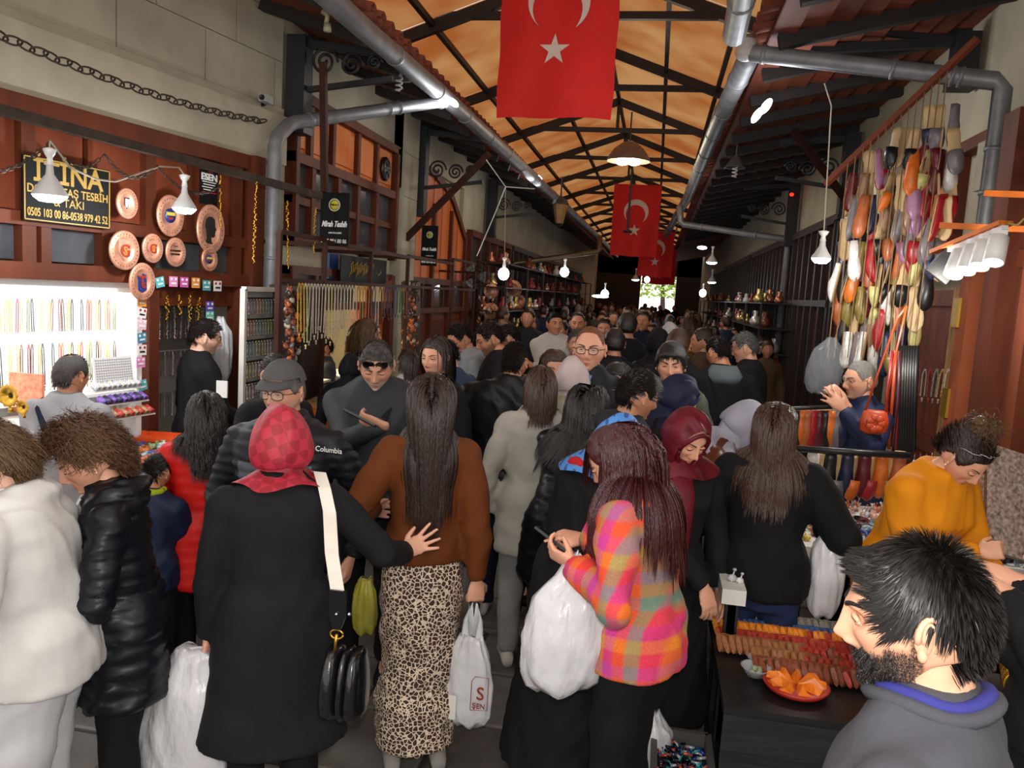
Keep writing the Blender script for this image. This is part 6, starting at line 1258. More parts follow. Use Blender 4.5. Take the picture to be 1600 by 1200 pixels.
# --- white plastic bag hanging by the stall door
def bag(name, label, c, w_, h_, d_, mt, seed=0, handles=None, rz=0., lean=0., parent=None, top=.55, cat='bag', crease=.010):
    c = np.asarray(c, float); e = empty(name, c.tolist(), rz, label, cat); m = MB(); n = 40; a = np.linspace(0, 2 * math.pi, n, False); R_ = []; rs = np.random.RandomState(seed); ph = rs.rand(6) * 6
    for t in np.linspace(0, 1, 22):
        prof = np.interp(t, [0, .04, .15, .45, .75, .92, 1], [.45, .72, .93, 1.0, .86, top + .1, top]); z = -h_ * (1 - t)
        fo = 1 + (.10 + .16 * t ** 2) * np.sin(3 * a + ph[0] + 4 * t) * .5 + .11 * np.abs(np.sin(5 * a + ph[1] + 6 * t + 2 * np.sin(3 * t + ph[2]))) + .05 * np.abs(np.sin(9 * a + 9 * t + ph[3])) + .10 * t * t * np.sin(9 * a + ph[4])
        R_.append(np.stack([w_ / 2 * prof * np.cos(a) * fo + lean * h_ * t, d_ / 2 * prof * np.sin(a) * fo, z + crease * np.sin(4 * a + ph[5] + 11 * t)], 1))
    m.loft(R_, cap=True); m.build('sack', mt, e, True)
    if handles:
        for sg, hp in zip((-1, 1), handles):
            hl_ = np.asarray(Rz(-rz) @ (np.asarray(hp) - c)); q = np.array([lean * h_ + sg * w_ * top * .33, 0, -.02]); m = MB(); m.tube([q - [0, 0, .05], q + [0, 0, .01], q * .45 + hl_ * .55 + [sg * .008, 0, 0], hl_, [lean * h_ + sg * w_ * top * .10, .012, -.02]], [.022, .018, .010, .009, .018], 8, flat=.4); m.build('handle', mt, e, True)
    return e
BAGW = mat('bag_white', 'c8c8cb', .3, var=.05, bump=.9, bs=16, bd=.02, stretch=(1, 1, .45)); b_ = BAGW.node_tree.nodes['Principled BSDF']; b_.inputs['Subsurface Weight'].default_value = .1
BAGC = mat('bag_clear', 'a8acb0', .25, var=.0, alpha=.16, bump=.3, bs=9); BAGY = mat('bag_yellow', 'b0a840', .4, var=.4, vs=6); BAGBL = mat('bag_bluish', '8088a0', .3, var=.3, vs=8, alpha=.8)
bag('plastic_bag', 'white plastic bag hanging on the red door post behind the man in profile', W1.px(345, 496, .18), .16, .44, .10, BAGW, 3, top=.3)
h7 = P7.base + P7.R @ (P7.arms[0][2] * P7.s)
bag('plastic_bag', 'large white carrier bag held by the woman in the long black coat', h7 + [-.07, -.02, -.05],   .31, .50, .17, BAGW, 1, [h7 + [-.01, 0, -.04], h7 + [.01, 0, -.04]], top=.45, lean=.08)
h10 = P10.base + P10.R @ (P10.arms[1][2] * P10.s)
e = bag('plastic_bag', 'white carrier bag with red print held beside the leopard skirt', h10 + [.0, -.03, -.22], .17, .37, .07, BAGW, 5, [h10 + [-.015, -.02, -.085], h10 + [.015, -.02, -.085]], top=.5)
text_mesh('S', .075, inkR, 'printed_letter', e, (.055, -.047, -.21), CAMR); text_mesh('ŞEN', .028, inkR, 'printed_letter', e, (.05, -.047, -.26), CAMR)
m = MB(); m.tube([(.0 + .09 * x, -.046, -.21 + .07 * y) for x, y in ((.2, -1), (.2, .7), (.35, 1), (.95, 1), (.95, -.9), (.2, -1))], .0015, 4); m.build('printed_frame', inkR, e)
m = MB(); m.box((-.055, -.046, -.28), (.030, .003, .10)); m.build('printed_label', WPAINT, e)
h28 = P28.base + P28.R @ (P28.arms[0][2] * P28.s)
bag('plastic_bag', 'bulging white carrier bag hanging from the arm of the plaid jacket', h28 + [-.035, .0, -.01], .25, .40, .20, BAGW, 7, [h28 + [.0, 0, .05], h28 + [.02, 0, .04]], top=.28, lean=.10, crease=.014)
bag('plastic_bag', 'long white bag beside the black sweater and jeans', atY(1298, 822, 3.35), .13, .38, .12, BAGW, 9, top=.35)
bag('plastic_bag', 'crumpled bluish bag standing low between the puffer coat and the white bag', atY(200, 1040, 2.75), .15, .30, .12, BAGBL, 11, top=.4)
bag('plastic_bag', 'yellow printed bag held against the leopard skirt', atY(572, 905, 3.15), .10, .24, .08, BAGY, 12, top=.5)
bag('plastic_bag', 'pale bag on the paving behind the black trousers', atY(1018, 1110, 2.9), .16, .28, .14, BAGW, 13, top=.3)
bag('plastic_bag', 'clear plastic bag hanging left of the slippers', atY(1290, 528, 5.2), .20, .34, .10, BAGC, 14, top=.25, lean=.12)
# shoulder bag of the woman in black
e = empty('handbag', (0, 0, 0), 0, 'small black leather handbag on a broad white shoulder strap', 'handbag'); P = P7
sp = [P.base + P.R @ (P.bend(np.array([q]))[0] * P.s) for q in ([.125, .05, 1.47], [.140, -.03, 1.485], [.150, -.10, 1.44], [.165, -.145, 1.36])]; low = atY(529, 932, 2.16)
m = MB(); pts = sp + [sp[-1] * .5 + low * .5 + [0, -.015, 0], low]
L_ = []
for q in pts: L_.append(np.array([q + [-.022, .0, 0], q + [.022, .0, 0], q + [.022, -.004, .004], q + [-.022, -.004, .004]]))
m.loft(L_); m.build('white_strap', cl('strap_white', 'd4cec4', .5), e)['label'] = 'broad white strap edged in grey'
LEB = mat('handbag_leather', '101013', .22, var=.1, bump=.1, bs=60, coat=.3)
m = MB(); m.prism([low + [-.026, 0, .02], low + [.026, 0, .02], low + [.026, 0, -.06], low + [.012, 0, -.10], low + [-.012, 0, -.10], low + [-.026, 0, -.06]], [0, -.008, 0]); m.build('strap_tab', LEB, e)
m = MB(); r0 = low + [.0, -.004, -.115]; m.tube([r0 + [.02 * math.cos(t), 0, .014 * math.sin(t)] for t in np.linspace(0, 6.28, 16)], .003, 6); m.tube([r0, r0 - [0.004, 0, .05]], .005, 6); m.build('metal_ring', GOLD, e, True)
m = MB(); m.ball(low + [0, -.012, -.05], .005); m.ball(low + [.035, -.0, -.05], .006); m.build('metal_stud', mat('chrome', 'c8c8cc', .1, metal=1, var=0), e, True)
for dx, dw, nm in ((0, .034, 'bag_body'), (.042, .018, 'bag_flap'), (.072, .026, 'bag_side')):
    m = MB(); c0 = r0 + [dx - .01, .02, -.05]; prof = [(0, .035, .035), (-.02, .05, .06), (-.07, .07, .075), (-.14, .075, .085), (-.18, .070, .08), (-.20, .04, .06)]
    m.loft([ellring(c0 + [0, 0, z], dw * (.6 + .4 * min(1, -z * 12)), b, 16) for z, a, b in prof]); m.build(nm, LEB, e, True)
# phones
def phone(c, fd, up, label):
    fd = nrm(fd); up = nrm(up - fd * np.dot(up, fd)); R = np.stack([np.cross(fd, up), fd, up], 1); e = empty('mobile_phone', label=label, cat='phone'); frame_at(e, c, R); m = MB(); m.box((0, 0, 0), (.072, .15, .008)); m.build('case', BLACKP, e); m = MB(); m.box((0, 0, .0045), (.066, .142, .001)); m.build('screen', mat('screen', '0a0a10', .08, var=0), e)
phone(atY(868, 846, 2.50), (-.85, .25, .45), (.2, .25, .9), 'black mobile phone in the hands of the girl in plaid')
phone(atY(562, 653, 3.19), (-.8, -.1, .35), (.1, .3, .9), 'dark phone held by the man with sunglasses pushed up')
# ================================================================ LEFT LANE: bead curtain, racks, frame
for i, (x0, y0, x1, y1) in enumerate(((437, 362, 510, 378), (508, 384, 580, 387), (580, 392, 638, 399), (637, 401, 708, 404), (708, 418, 744, 424))):
    pass
fx = -2.42; pts_ = [(437, 362), (508, 378), (580, 392), (638, 400), (708, 405), (742, 424)]
e = empty('trading_stall', (0, 0, 0), 0, 'brown welded iron frame standing along the left shops, carrying the bead curtain', 'frame')
Ps = [atX(x, y, fx) for x, y in pts_]; yb = [atX(437, 440, fx), atX(742, 500, fx)]
for a, b in zip(Ps, Ps[1:]): b2 = b.copy(); b2[2] = a[2]; m = MB(); m.bar(a, b2, .03); m.build('top_rail', STEELB, e)
for a in Ps: m = MB(); m.bar(a + [0, 0, .0], (a[0], a[1], .0), .032); m.build('post', STEELB, e)
zr = 1.93
for a, b in zip(Ps, Ps[1:]): m = MB(); m.bar((fx, a[1], zr), (fx, b[1], zr), .028); m.build('lower_rail', STEELB, e)
for a in Ps[1:]: m = MB(); m.bar((fx, a[1], a[2] - .02), (-2.95, a[1], a[2] - .02), .028); m.build('cross_rail', STEELB, e)
ncol = [('c8a040', 'golden', .34), ('cfc8b4', 'ivory', .40), ('bcb8a8', 'pale grey', .30), ('d8d0bc', 'cream', .36), ('c07030', 'orange', .28), ('8a5a3a', 'brown', .26), ('30407c', 'blue', .24), ('503038', 'maroon', .27), ('3c7040', 'green', .25), ('e0d890', 'lemon', .42)]
nm_ = {i: strand_mesh(c, L, .006, .022, name='necklace') for i, (c, n_, L) in enumerate(ncol)}
seq = [0, 0, 9, 2, 1, 3, 1, 2, 3, 1, 9, 3, 1, 3, 2, 1, 3, 3, 1, 4, 0, 4, 4, 5, 6, 1, 7, 5, 6, 7, 7, 6, 8, 8, 5, 7]
for k, i in enumerate(seq):
    p = atX(468 + k * 4.9, 430, fx + .03); hang(nm_[i], 'necklace', (fx + .03, p[1], zr - .02), '%s bead necklace in the curtain on the iron frame' % ncol[i][1], 'necklace', '%s necklaces on the iron frame' % ncol[i][1], math.pi / 2 * 0)
for j, (x, y0, y1) in enumerate(((193, 0, 0),)): pass
for (x, y, L, lab) in ((401, 285, .62, 'gold chain bunch hanging from a hook on the cream wall'), (449, 315, .56, 'gold chain bunch hanging in front of the zinc downpipe'), (493, 325, .42, 'thin gold chain left of the black round-emblem sign'), (345, 275, .42, 'gold bead chain hanging over the portrait plate')):
    p = atX(x, y, -2.45) if x > 380 else W1.px(x, y, .3); hang(lumpy(L * .8, .007, x, GOLD, 'gold_chain'), 'gold_chain', p, lab, 'chain', None)
CHC = [('8a4a30', 'rust'), ('c8703c', 'orange'), ('b0a490', 'cream'), ('5a2a22', 'maroon'), ('70706c', 'grey'), ('3a2a24', 'dark')]
chm = []
for c, n_ in CHC: m = MB(); m.ball((0, 0, 0), (.012, .022, .026), 8, 6); m.tube([(0, 0, .024), (0, 0, .04)], .003, 5); chm.append(m.mesh('charm', mat('charm_' + c, c, .35, var=.5, vs=60), True))
rr = random.Random(5)
def charms(x0, x1, y0, y1, X, n, place_):
    for k in range(n):
        i = rr.choice([0, 1, 1, 2, 3, 3, 4, 5]); o = link('charm', chm[i]); o.location = atX(rr.uniform(x0, x1), rr.uniform(y0, y1), X + rr.uniform(-.03, .03)); o.rotation_euler = (rr.uniform(-.6, .6), rr.uniform(-.6, .6), rr.random() * 6); tag(o, '%s painted charm in the dense cluster %s' % (CHC[i][1], place_), 'charm', '%s charms %s' % (CHC[i][1], place_))
charms(446, 477, 452, 610, -2.46, 130, 'left of the golden shop'); charms(630, 654, 442, 548, -2.46, 90, 'at the right end of the bead curtain'); charms(746, 800, 465, 520, -2.5, 70, 'by the far copper plates')
thing_bar('charm_board', atX(461, 445, -2.53), atX(461, 620, -2.53), .26, WOODK, 'dark board behind the painted charms left of the golden shop', 'board')
thing_bar('charm_board', atX(642, 440, -2.53), atX(642, 560, -2.53), .16, WOODK, 'dark board behind the painted charms at the end of the curtain', 'board')
# golden shop interior
e = empty('glass_counter', (-3.0, 6.6, 0), 0, 'lit golden glass counter inside the shop behind the cap', 'counter'); 
for nm, c, d, mt in (('counter_body', (0, .25, .45), (.5, 1.0, .82), WOODL), ('counter_glass', (0, .25, .96), (.48, 1.0, .22), glass('case_glass', 'e8d8a8', .05, .25)), ('counter_top', (0, .25, 1.08), (.52, 1.04, .02), WPAINT)): m = MB(); m.box(c, d); m.build(nm, mt, e)
e = empty('gold_display', (-3.6, 6.9, 0), 0, 'brightly lit wall display of gold strands inside the left shop', 'display')
m = MB(); m.box((-.25, .2, 1.15), (.05, 2.2, 1.6)); m.build('back_panel', mat('warm_panel', 'd8b878', .5), e)
for z in (1.9, 1.5, 1.1): m = MB(); m.box((-.15, .2, z), (.15, 2.2, .02)); m.build('shelf', WPAINT, e)
for k in range(30):
    for z, L in ((1.88, 0), (1.48, 0)): hang(nm_[[0, 9, 4, 3][k % 4]], 'necklace', (-3.65, 6.0 + k * .075, z), '%s strand in the lit display inside the golden shop' % ncol[[0, 9, 4, 3][k % 4]][1], 'necklace', '%s strands inside the golden shop' % ncol[[0, 9, 4, 3][k % 4]][1])
lamp('AREA', 'shop_light', (-3.5, 7.0, 1.95), 40, (1, .82, .5), .8); lamp('POINT', 'shop_light', (-3.25, 6.9, 1.75), 35, (1, .78, .42), .1) 
# white wire rack of earrings
e = empty('earring_rack', (0, 0, 0), 0, 'white framed rack of earrings on cards between the red post and the charms', 'rack')
ra, rb_ = atX(381, 452, -2.62), atX(441, 455, -2.62); y0_, y1_ = ra[1], rb_[1]
for a, b in (((y0_, 1.86), (y1_, 1.86)), ((y0_, .8), (y1_, .8)), ((y0_, .8), (y0_, 1.86)), ((y1_, .8), (y1_, 1.86))): m = MB(); m.bar((-2.62, a[0], a[1]), (-2.62, b[0], b[1]), .035, .03); m.build('frame_bar', WPAINT, e)
m = MB(); m.box((-2.64, (y0_ + y1_) / 2, 1.33), (.01, y1_ - y0_, 1.04)); m.build('back_board', mat('rack_grey', '8c8c88', .6), e)
em = []
for c in ('8a7c8c', 'b08c70', '7c9a94', 'a4a468', 'c0a8a0'):
    m = MB(); m.box((0, 0, .0), (.004, .020, .012)); m.ball((.004, 0, -.02), (.004, .006, .012), 6, 5); m.tube([(.004, 0, -.03), (.004, 0, -.085)], [.003, .0045], 5); m.ball((.006, 0, -.09), .007, 6, 5); em.append(m.mesh('earring', mat('earring_' + c, c, .3, metal=.3, var=.4, vs=90), True))
for r_i in range(7):
    o = MB(); o.bar((-2.615, y0_, 1.80 - r_i * .14), (-2.615, y1_, 1.80 - r_i * .14), .012); o.build('row_bar', BLACKP, e)
    for k in range(13): hang(em[(k // 3 + r_i) % 5], 'earring', (-2.605, y0_ + .03 + k * (y1_ - y0_ - .06) / 12, 1.79 - r_i * .14), 'dangling earring in row %s of the white framed rack' % ('one', 'two', 'three', 'four', 'five', 'six', 'seven')[r_i], 'earring', 'earrings in rack row %d' % (r_i + 1))
# fan on the wall
e = empty('wall_fan', (0, 0, 0), 0, 'grey round wall fan in a wire cage beyond the orange arched shop', 'fan'); c = atX(743, 432, -2.6); frame_at(e, c, CAMR @ Ry(.5))
for r in (.24, .18, .12, .06): m = MB(); m.tube([(r * math.cos(t), r * math.sin(t), .02 - r * .1) for t in np.linspace(0, 6.283, 33)], .005, 5); m.build('cage_ring', IRON, e)
for k in range(16): a = k * math.pi / 8; m = MB(); m.bar((0, 0, .02), (.24 * math.cos(a), .24 * math.sin(a), -.004), .004); m.build('cage_wire', IRON, e)
for k in range(3): a = k * 2.094; m = MB(); m.loft([[(.03 * math.cos(a + s), .03 * math.sin(a + s), -.04) for s in (-.5, .5)] + [(.03 * math.cos(a + s), .03 * math.sin(a + s), -.045) for s in (.5, -.5)], [(.19 * math.cos(a + s), .19 * math.sin(a + s), -.04 + s * .03) for s in (-.5, .5)] + [(.19 * math.cos(a + s), .19 * math.sin(a + s), -.045 + s * .03) for s in (.5, -.5)]]); m.build('blade', mat('fan_blade', '70747a', .4), e)
m = MB(); m.ball((0, 0, -.04), (.05, .05, .05)); m.tube([(0, 0, -.05), (0, 0, -.3)], .03, 8); m.build('hub', BLACKP, e, True)
for (x, y, r, lab, mt) in ((766, 486, .13, 'copper plate with a red crest hanging low beyond the fan', COP), (801, 452, .17, 'large copper tray hanging highest beyond the fan', COP), (811, 470, .12, 'copper tray overlapping behind the largest one', COP), (767, 455, .12, 'copper plate hanging just right of the fan', COP),
        (841, 483, .17, 'dull round metal tray on the dark shop front', IRON), (841, 513, .17, 'polished brass tray under the dull one', GOLD), (836, 538, .15, 'small brass tray lowest of the column', GOLD)):
    c = atX(x, y, -2.55); plate('copper_plate', c, r, CAMR @ Ry(.45), lab, d_lion if x == 766 else None, 1, mt)
# far goods left and right
rr = random.Random(21); fg = []
for c, n_, mt_ in (('b87a5e', 'copper', .7), ('c8b070', 'brass', .7), ('c4c0b8', 'tin', .5), ('6a3a2a', 'brown', 0), ('d0ccc4', 'white', 0), ('9a3a34', 'red', 0)):
    m = MB(); m.lathe([(.0, -.09), (.05, -.09), (.07, -.05), (.05, .0), (.025, .03), (.035, .07), (.03, .08)], n=12); fg.append((m.mesh('vessel', mat('vessel_' + c, c, .3, metal=mt_, var=.3), True), n_))
for k in range(150):
    i = rr.randrange(6); side = rr.random() < .62; y = 12.5 + 16 * rr.random() ** 1.5
    s = rr.uniform(.8, 1.4); o = link('vessel', fg[i][0]); o.location = ((-2.32 - rr.random() * .4) if side else (1.6 + rr.random() * .3), y, rr.choice([1.25, 1.62, 1.99, 2.36] if side else [1.25, 1.62, 1.99]) + .01 + .09 * s); o.scale = (s, s, s); tag(o, '%s vessel or ornament hanging in the far %s of the lane' % (fg[i][1], 'left' if side else 'right'), 'ornament', 'far %s ornaments %s' % (fg[i][1], side))
for (x, c, lab) in ((-2.35, WOODD, 'left'), (1.55, WOODK, 'right')):
    for i, (a, b) in enumerate(((12.6, 15), (15.6, 18.5), (19.2, 23))):
        e = empty('goods_stand', (x, a, 0), 0, '%s trading stand in the far %s of the lane' % (('nearest', 'middle', 'farthest')[i], lab), 'stand'); m = MB(); m.box((0, (b - a) / 2, .42), (.7, b - a, .84)); m.build('stand_body', c, e); m = MB(); m.box((0, (b - a) / 2, .87), (.76, b - a + .05, .05)); m.build('stand_top', WPAINT, e)
for x, zz, lab in ((-2.52, (1.25, 1.62, 1.99, 2.36), 'left'), (1.75, (1.25, 1.62, 1.99), 'right')):
    e = empty('goods_rack', (x, 12.3, 0), 0, 'long open rack of ornaments along the far %s wall' % lab, 'rack')
    for z in zz: m = MB(); m.box((0, 8.2, z), (.46, 16.6, .02)); m.build('shelf', WOODK, e)
    for k in range(9):
        for sx in (-.21, .21): m = MB(); m.box((sx, .05 + k * 2.04, zz[-1] / 2), (.03, .03, zz[-1])); m.build('upright', WOODK, e)
# ================================================================ FLAGS
def flag(name, X0, X1, Y, ztop, zbot, label, det=1, group=None):
    e = empty(name, ((X0 + X1) / 2, Y, ztop), 0, label, 'flag', group); w_ = X1 - X0; h_ = ztop - zbot; nx, nz = 24, 34; v = []; 
    yy = lambda x, z: .035 * math.sin(5.5 * x / w_ + 2.2 * z / h_) * (.3 + -z / h_) + .012 * math.sin(13 * x / w_ - 4 * z / h_)
    for layer in (0, 1):
        for j in range(nz + 1):
            for i in range(nx + 1): x = (i / nx - .5) * w_ * (1 + .01 * math.sin(j * .5)); z = -j / nz * h_; v.append((x, yy(x, z) + layer * .003, z + .01 * math.sin(i * .4) * (j / nz)))
    f = []; N = (nx + 1) * (nz + 1)
    for j in range(nz):
        for i in range(nx): a = j * (nx + 1) + i; f.append((a, a + 1, a + nx + 2, a + nx + 1)); f.append((N + a, N + a + nx + 1, N + a + nx + 2, N + a + 1))
    meshobj('cloth', v, f, mat('flag_red', 'c4100c', .75, var=.06, bump=.1, bs=300), e)
    # crescent and star follow the cloth
    W_ = w_; cz = -.372 * h_; R1_ = .26 * W_; R2_ = .208 * W_; dx, dz = -.01 * W_, -.065 * W_; P1 = []; P2 = []
    WH = mat('flag_white', 'c9bcb4', .75, var=0); m = MB(); n = 40
    a0 = 0.62; up = math.pi / 2
    for t in np.linspace(-math.pi + a0, math.pi - a0, n): P1.append((R1_ * math.cos(up + t), cz + R1_ * math.sin(up + t)))
    end = P1[-1]; c2 = (dx, cz + dz); e0 = math.atan2(P1[0][1] - c2[1], P1[0][0] - c2[0]); e1 = math.atan2(end[1] - c2[1], end[0] - c2[0])
    rr0 = math.hypot(P1[0][0] - c2[0], P1[0][1] - c2[1]); rr1 = math.hypot(end[0] - c2[0], end[1] - c2[1])
    e1 = e1 if e1 > e0 else e1 + 2 * math.pi
    for s_ in np.linspace(0, 1, n): 
        a = e0 + (e1 - e0) * s_; r = R2_ * (1 - abs(2 * s_ - 1) ** 8) + (rr0 * (1 - s_) + rr1 * s_) * abs(2 * s_ - 1) ** 8; P2.append((c2[0] + r * math.cos(a), c2[1] + r * math.sin(a)))
    ring = lambda P_: [np.array([x, yy(x, z) - .004, z]) for x, z in P_]
    A_, B_ = ring(P1), ring(P2); k = len(A_); m.add(A_ + B_, [(i, i + 1, k + i + 1, k + i) for i in range(k - 1)]); m.build('crescent', WH, e)
    m = MB(); sc = (-.015 * W_, cz - .395 * W_); st = []
    for i in range(10): r = (.135 if i % 2 == 0 else .052) * W_; a = math.pi / 2 + i * math.pi / 5; st.append((sc[0] + r * math.cos(a), sc[1] + r * math.sin(a)))
    m.add([np.array([sc[0], yy(*sc) - .004, sc[1]])] + ring(st), [(0, 1 + i, 1 + (i + 1) % 10) for i in range(10)]); m.build('star', WH, e)
    m = MB(); m.tube([(-w_ / 2, 0, .0), (w_ / 2, 0, 0)], .012, 6); m.build('hem_rod', mat('flag_red', 'c4100c'), e)
    return e
flag('flag', -1.41, -.465, 6.6, 4.78, 3.35, 'large red flag with white crescent and star, nearest')
flag('flag', -.99, -.06, 16.4, 4.18, 2.78, 'second red flag with white crescent and star, farther down the lane')
flag('flag', -.55, .35, 22, 3.75, 2.3 + .25, 'small red flag showing below the second flag'); flag('flag', -.5, .55, 27, 3.6, 2.45, 'farthest small red flag in the lane')
# ================================================================ LAMPS
def bulb_lamp(x, y, Y, r, label, cord=None, cone=True, p=18, cat='lamp', col=(.95, .97, 1), W=None, d=0):
    c = W.px(x, y, d) if W else atY(x, y, Y); e = empty('pendant_lamp', c.tolist(), 0, label, cat); m = MB()
    if cone: m.lathe([(.014, r * 1.9), (.018, r * 1.3), (r * .55, r * .85), (r, r * .15), (r, 0)], n=20); m.build('reflector', mat('lamp_white', 'c4c4c4', .4, var=0), e, True); m = MB(); m.lathe([(0, -.030), (r * .6, -.026), (r * .92, -.008), (r * .97, .006)], n=20); m.build('lit_face', BULB, e, True)
    else: m.ball((0, 0, 0), (r, r, r * 1.1)); m.build('lit_bulb', BULB, e, True)
    m = MB(); m.lathe([(.012, r * 2.9), (.03, r * 2.8), (.022, r * 2.5), (.012, r * 2.3), (.016, r * 1.9), (.02, r * 1.2 if not cone else r * 1.85)], n=14); m.build('lamp_holder', WHITE, e, True)
    if cord is not None: m = MB(); m.tube([(0, 0, r * 2.8)] + [np.asarray(q) - c for q in cord], .004, 5); m.build('cord', mat('cord_pale', 'a09a88', .6, var=0), e)
    lamp('POINT', 'bulb_light', (c + [0, 0, -.06]).tolist(), p, col, .05); return c
b1 = W1.px(78, 220, .62); b2 = W1.px(280, 262, .62)
bulb_lamp(78, 306, 0, .075, 'lit reflector lamp hanging in front of the gold lettered sign', [b1], W=W1, d=.62, p=22)
bulb_lamp(288, 326, 0, .065, 'lit reflector lamp hanging in front of the copper plates', [b2], W=W1, d=.62, p=22)
thing_bar('lamp_bar', W1.px(0, 172, .62) - (W1.px(200, 226, .62) - W1.px(0, 172, .62)) * 1.0, atX(500, 306, -2.42), .045, IRON, 'long dark iron bar carrying the two reflector lamps', 'bar')
w0 = atY(700 + 86, 293, 8.2); bulb_lamp(787, 428, 8.4, .06, 'round white bulb hanging in the left shade beyond the fan', [atY(790, 290, 8.4)], cone=False, p=16)
bulb_lamp(1283, 404, 4.9, .055, 'lit pendant lamp on a long cord right of the lane', [atY(1299, 165, 4.9), atY(1288, 130, 4.9)], p=18)
bulb_lamp(1112, 410, 13.5, .09, 'small lit cone lamp in the far right of the lane', None, p=10); bulb_lamp(1112, 441, 17, .09, 'small lit lamp below the far cone lamp', None, p=8); bulb_lamp(993, 437, 21, .10, 'tiny lit lamp near the small red flags', None, p=6)
bulb_lamp(1098, 458, 19, .08, 'bluish white lamp in the far right of the lane', None, cone=False, p=10); bulb_lamp(945, 459, 17, .08, 'bright far bulb left of the tree', None, cone=False, p=8); bulb_lamp(1011, 437, 23, .08, 'bright far bulb right of the tiny lamp', None, cone=False, p=8)
bulb_lamp(882, 425, 12.5, .07, 'warm bulb over the far copper shop', None, cone=False, p=10, col=(1, .75, .4))
def oval(x, y, Y, sx, sz, rot, label, p=12):
    c = atY(x, y, Y); m = MB(); m.ball((0, 0, 0), (sx, .05, sz), 14, 8); o = m.build('oval_lamp', TUBEG, None, True); o.location = c; o.rotation_euler = (0, rot, 0); tag(o, label, 'lamp'); lamp('POINT', 'bulb_light', (c - [0, 0, .12]).tolist(), p, (.95, .97, 1), .1)
oval(708, 160, 7.2, .060, .028, .6, 'oval floodlight glowing under the left gutter beside the pipe elbow'); oval(830, 270, 12, .09, .03, .5, 'small twin light under the left eave, nearer half', 6); oval(841, 277, 12.6, .07, .03, .5, 'small twin light under the left eave, farther half', 4)
oval(1183, 180, 6.4, .028, .065, .55, 'long oval light under the right eave, lower of two'); oval(1197, 166, 6.0, .028, .06, .55, 'long oval light under the right eave, upper of two'); oval(1097, 387, 12, .07, .025, 0, 'faint flat light under the far right eave', 4); oval(938, 463, 15.5, .16, .03, 0, 'long far strip light left of the tree', 5)
# dome lamp in mid lane
c = atY(982, 250, 11); e = empty('dome_lamp', c.tolist(), 0, 'large dome shade lamp with two bulbs hanging in mid lane', 'lamp'); m = MB(); m.lathe([(.02, .24), (.10, .22), (.20, .14), (.27, .04), (.29, -.02), (.285, -.02), (.26, .04), (.19, .13), (.09, .205)], n=28); m.build('shade', mat('dome_shade', '6e5a4c', .5), e, True)
for sx in (-.08, .08): m = MB(); m.ball((sx, -.05, -.03), (.09, .08, .05)); m.build('lit_bulb', mat('bulb_warm', 'ffffff', emit=14, ecol='ffe8c0', var=0), e, True)
m = MB(); m.tube([(0, 0, .24), (0, 0, .62)], .01, 6); m.build('cord', IRON, e); lamp('POINT', 'bulb_light', (c - [0, 0, .15]).tolist(), 55, (1, .88, .68), .15)
m = MB(); a = atY(988, 262, 14.5); b = atY(978, 362, 14.5); m.tube([a, (a[0], a[1], b[2])], .02, 6); m.tube([(a[0] - .08, a[1], b[2]), (a[0] + .08, a[1], b[2])], .025, 6); tag(m.build('hanging_rod', BLK), 'thin dark rod hanging in front of the second flag', 'rod')
# lantern, unlit cone lamps, camera, bulb under eave
c = atY(875, 330, 12); e = empty('lantern', c.tolist(), 0, 'old black lantern with amber glass under the left eave', 'lantern'); m = MB(); m.loft([ellring((0, 0, z), r, r, 6, 2) for z, r in ((-.18, .06), (.10, .11))]); m.build('amber_glass', mat('amber_glass', '6a4a1c', .2), e); m = MB(); m.loft([ellring((0, 0, z), r, r, 6, 2) for z, r in ((.10, .13), (.16, .10), (.22, .02))]); m.tube([(0, 0, .2), (0, 0, .5)], .012, 6); m.build('cap', BLK, e); m = MB(); m.loft([ellring((0, 0, z), r, r, 6, 2) for z, r in ((-.23, .02), (-.18, .065))]); m.build('base', BLK, e)
for (x, y, Y, lab, sp_) in ((624, 118, 6.6, 'unlit grey cone lamp with a spiral bulb under the left eave', True), (1149, 258, 9, 'unlit grey cone lamp under the right eave', False)):
    c = atY(x, y, Y); e = empty('cone_lamp', c.tolist(), 0, lab, 'lamp'); m = MB(); m.lathe([(.02, .10), (.05, .07), (.10, -.02), (.115, -.03), (.09, -.02), (.04, .05)], n=18); m.tube([(0, 0, .1), (0, 0, .3)], .008, 5); m.build('shade', mat('lamp_grey', '5a5856', .5), e, True); m = MB(); m.tube([(.025 * math.cos(t), .025 * math.sin(t), -.02 - .012 * t / 2) for t in np.linspace(0, 18, 50)], .008, 6); m.build('bulb', WPAINT, e, True)
c = atY(512, 32, 5.2); e = empty('lamp_fitting', c.tolist(), 0, 'small bent spotlight fitting with a pale can at the top of the left eave', 'lamp'); m = MB(); m.tube([(-.03, 0, .06), (0, 0, .03), (-.01, 0, -.02)], [.025, .018, .015], 8); m.build('arm', mat('old_cream', 'a09878', .5), e, True); m = MB(); m.lathe([(.0, -.02), (.024, -.02), (.026, -.07), (.0, -.07)], n=12); m.build('can', mat('old_cream', 'a09878', .5), e, True)
c = W1.px(421, 158, .12); e = empty('security_camera', c.tolist(), 0, 'small grey security camera beside the black post', 'camera'); m = MB(); m.box((0, -.05, 0), (.055, .12, .05)); m.build('housing', mat('cam_grey', '8a8a88', .5), e); m = MB(); m.lathe([(0, 0), (.02, 0), (.018, .012), (0, .006)], (0, -.112, 0), 12, Rx(math.pi / 2)); m.build('lens', BLACKP, e); m = MB(); m.bar((0, 0, 0), (-.12, .06, -.03), .02); m.build('mount', BLACKP, e)
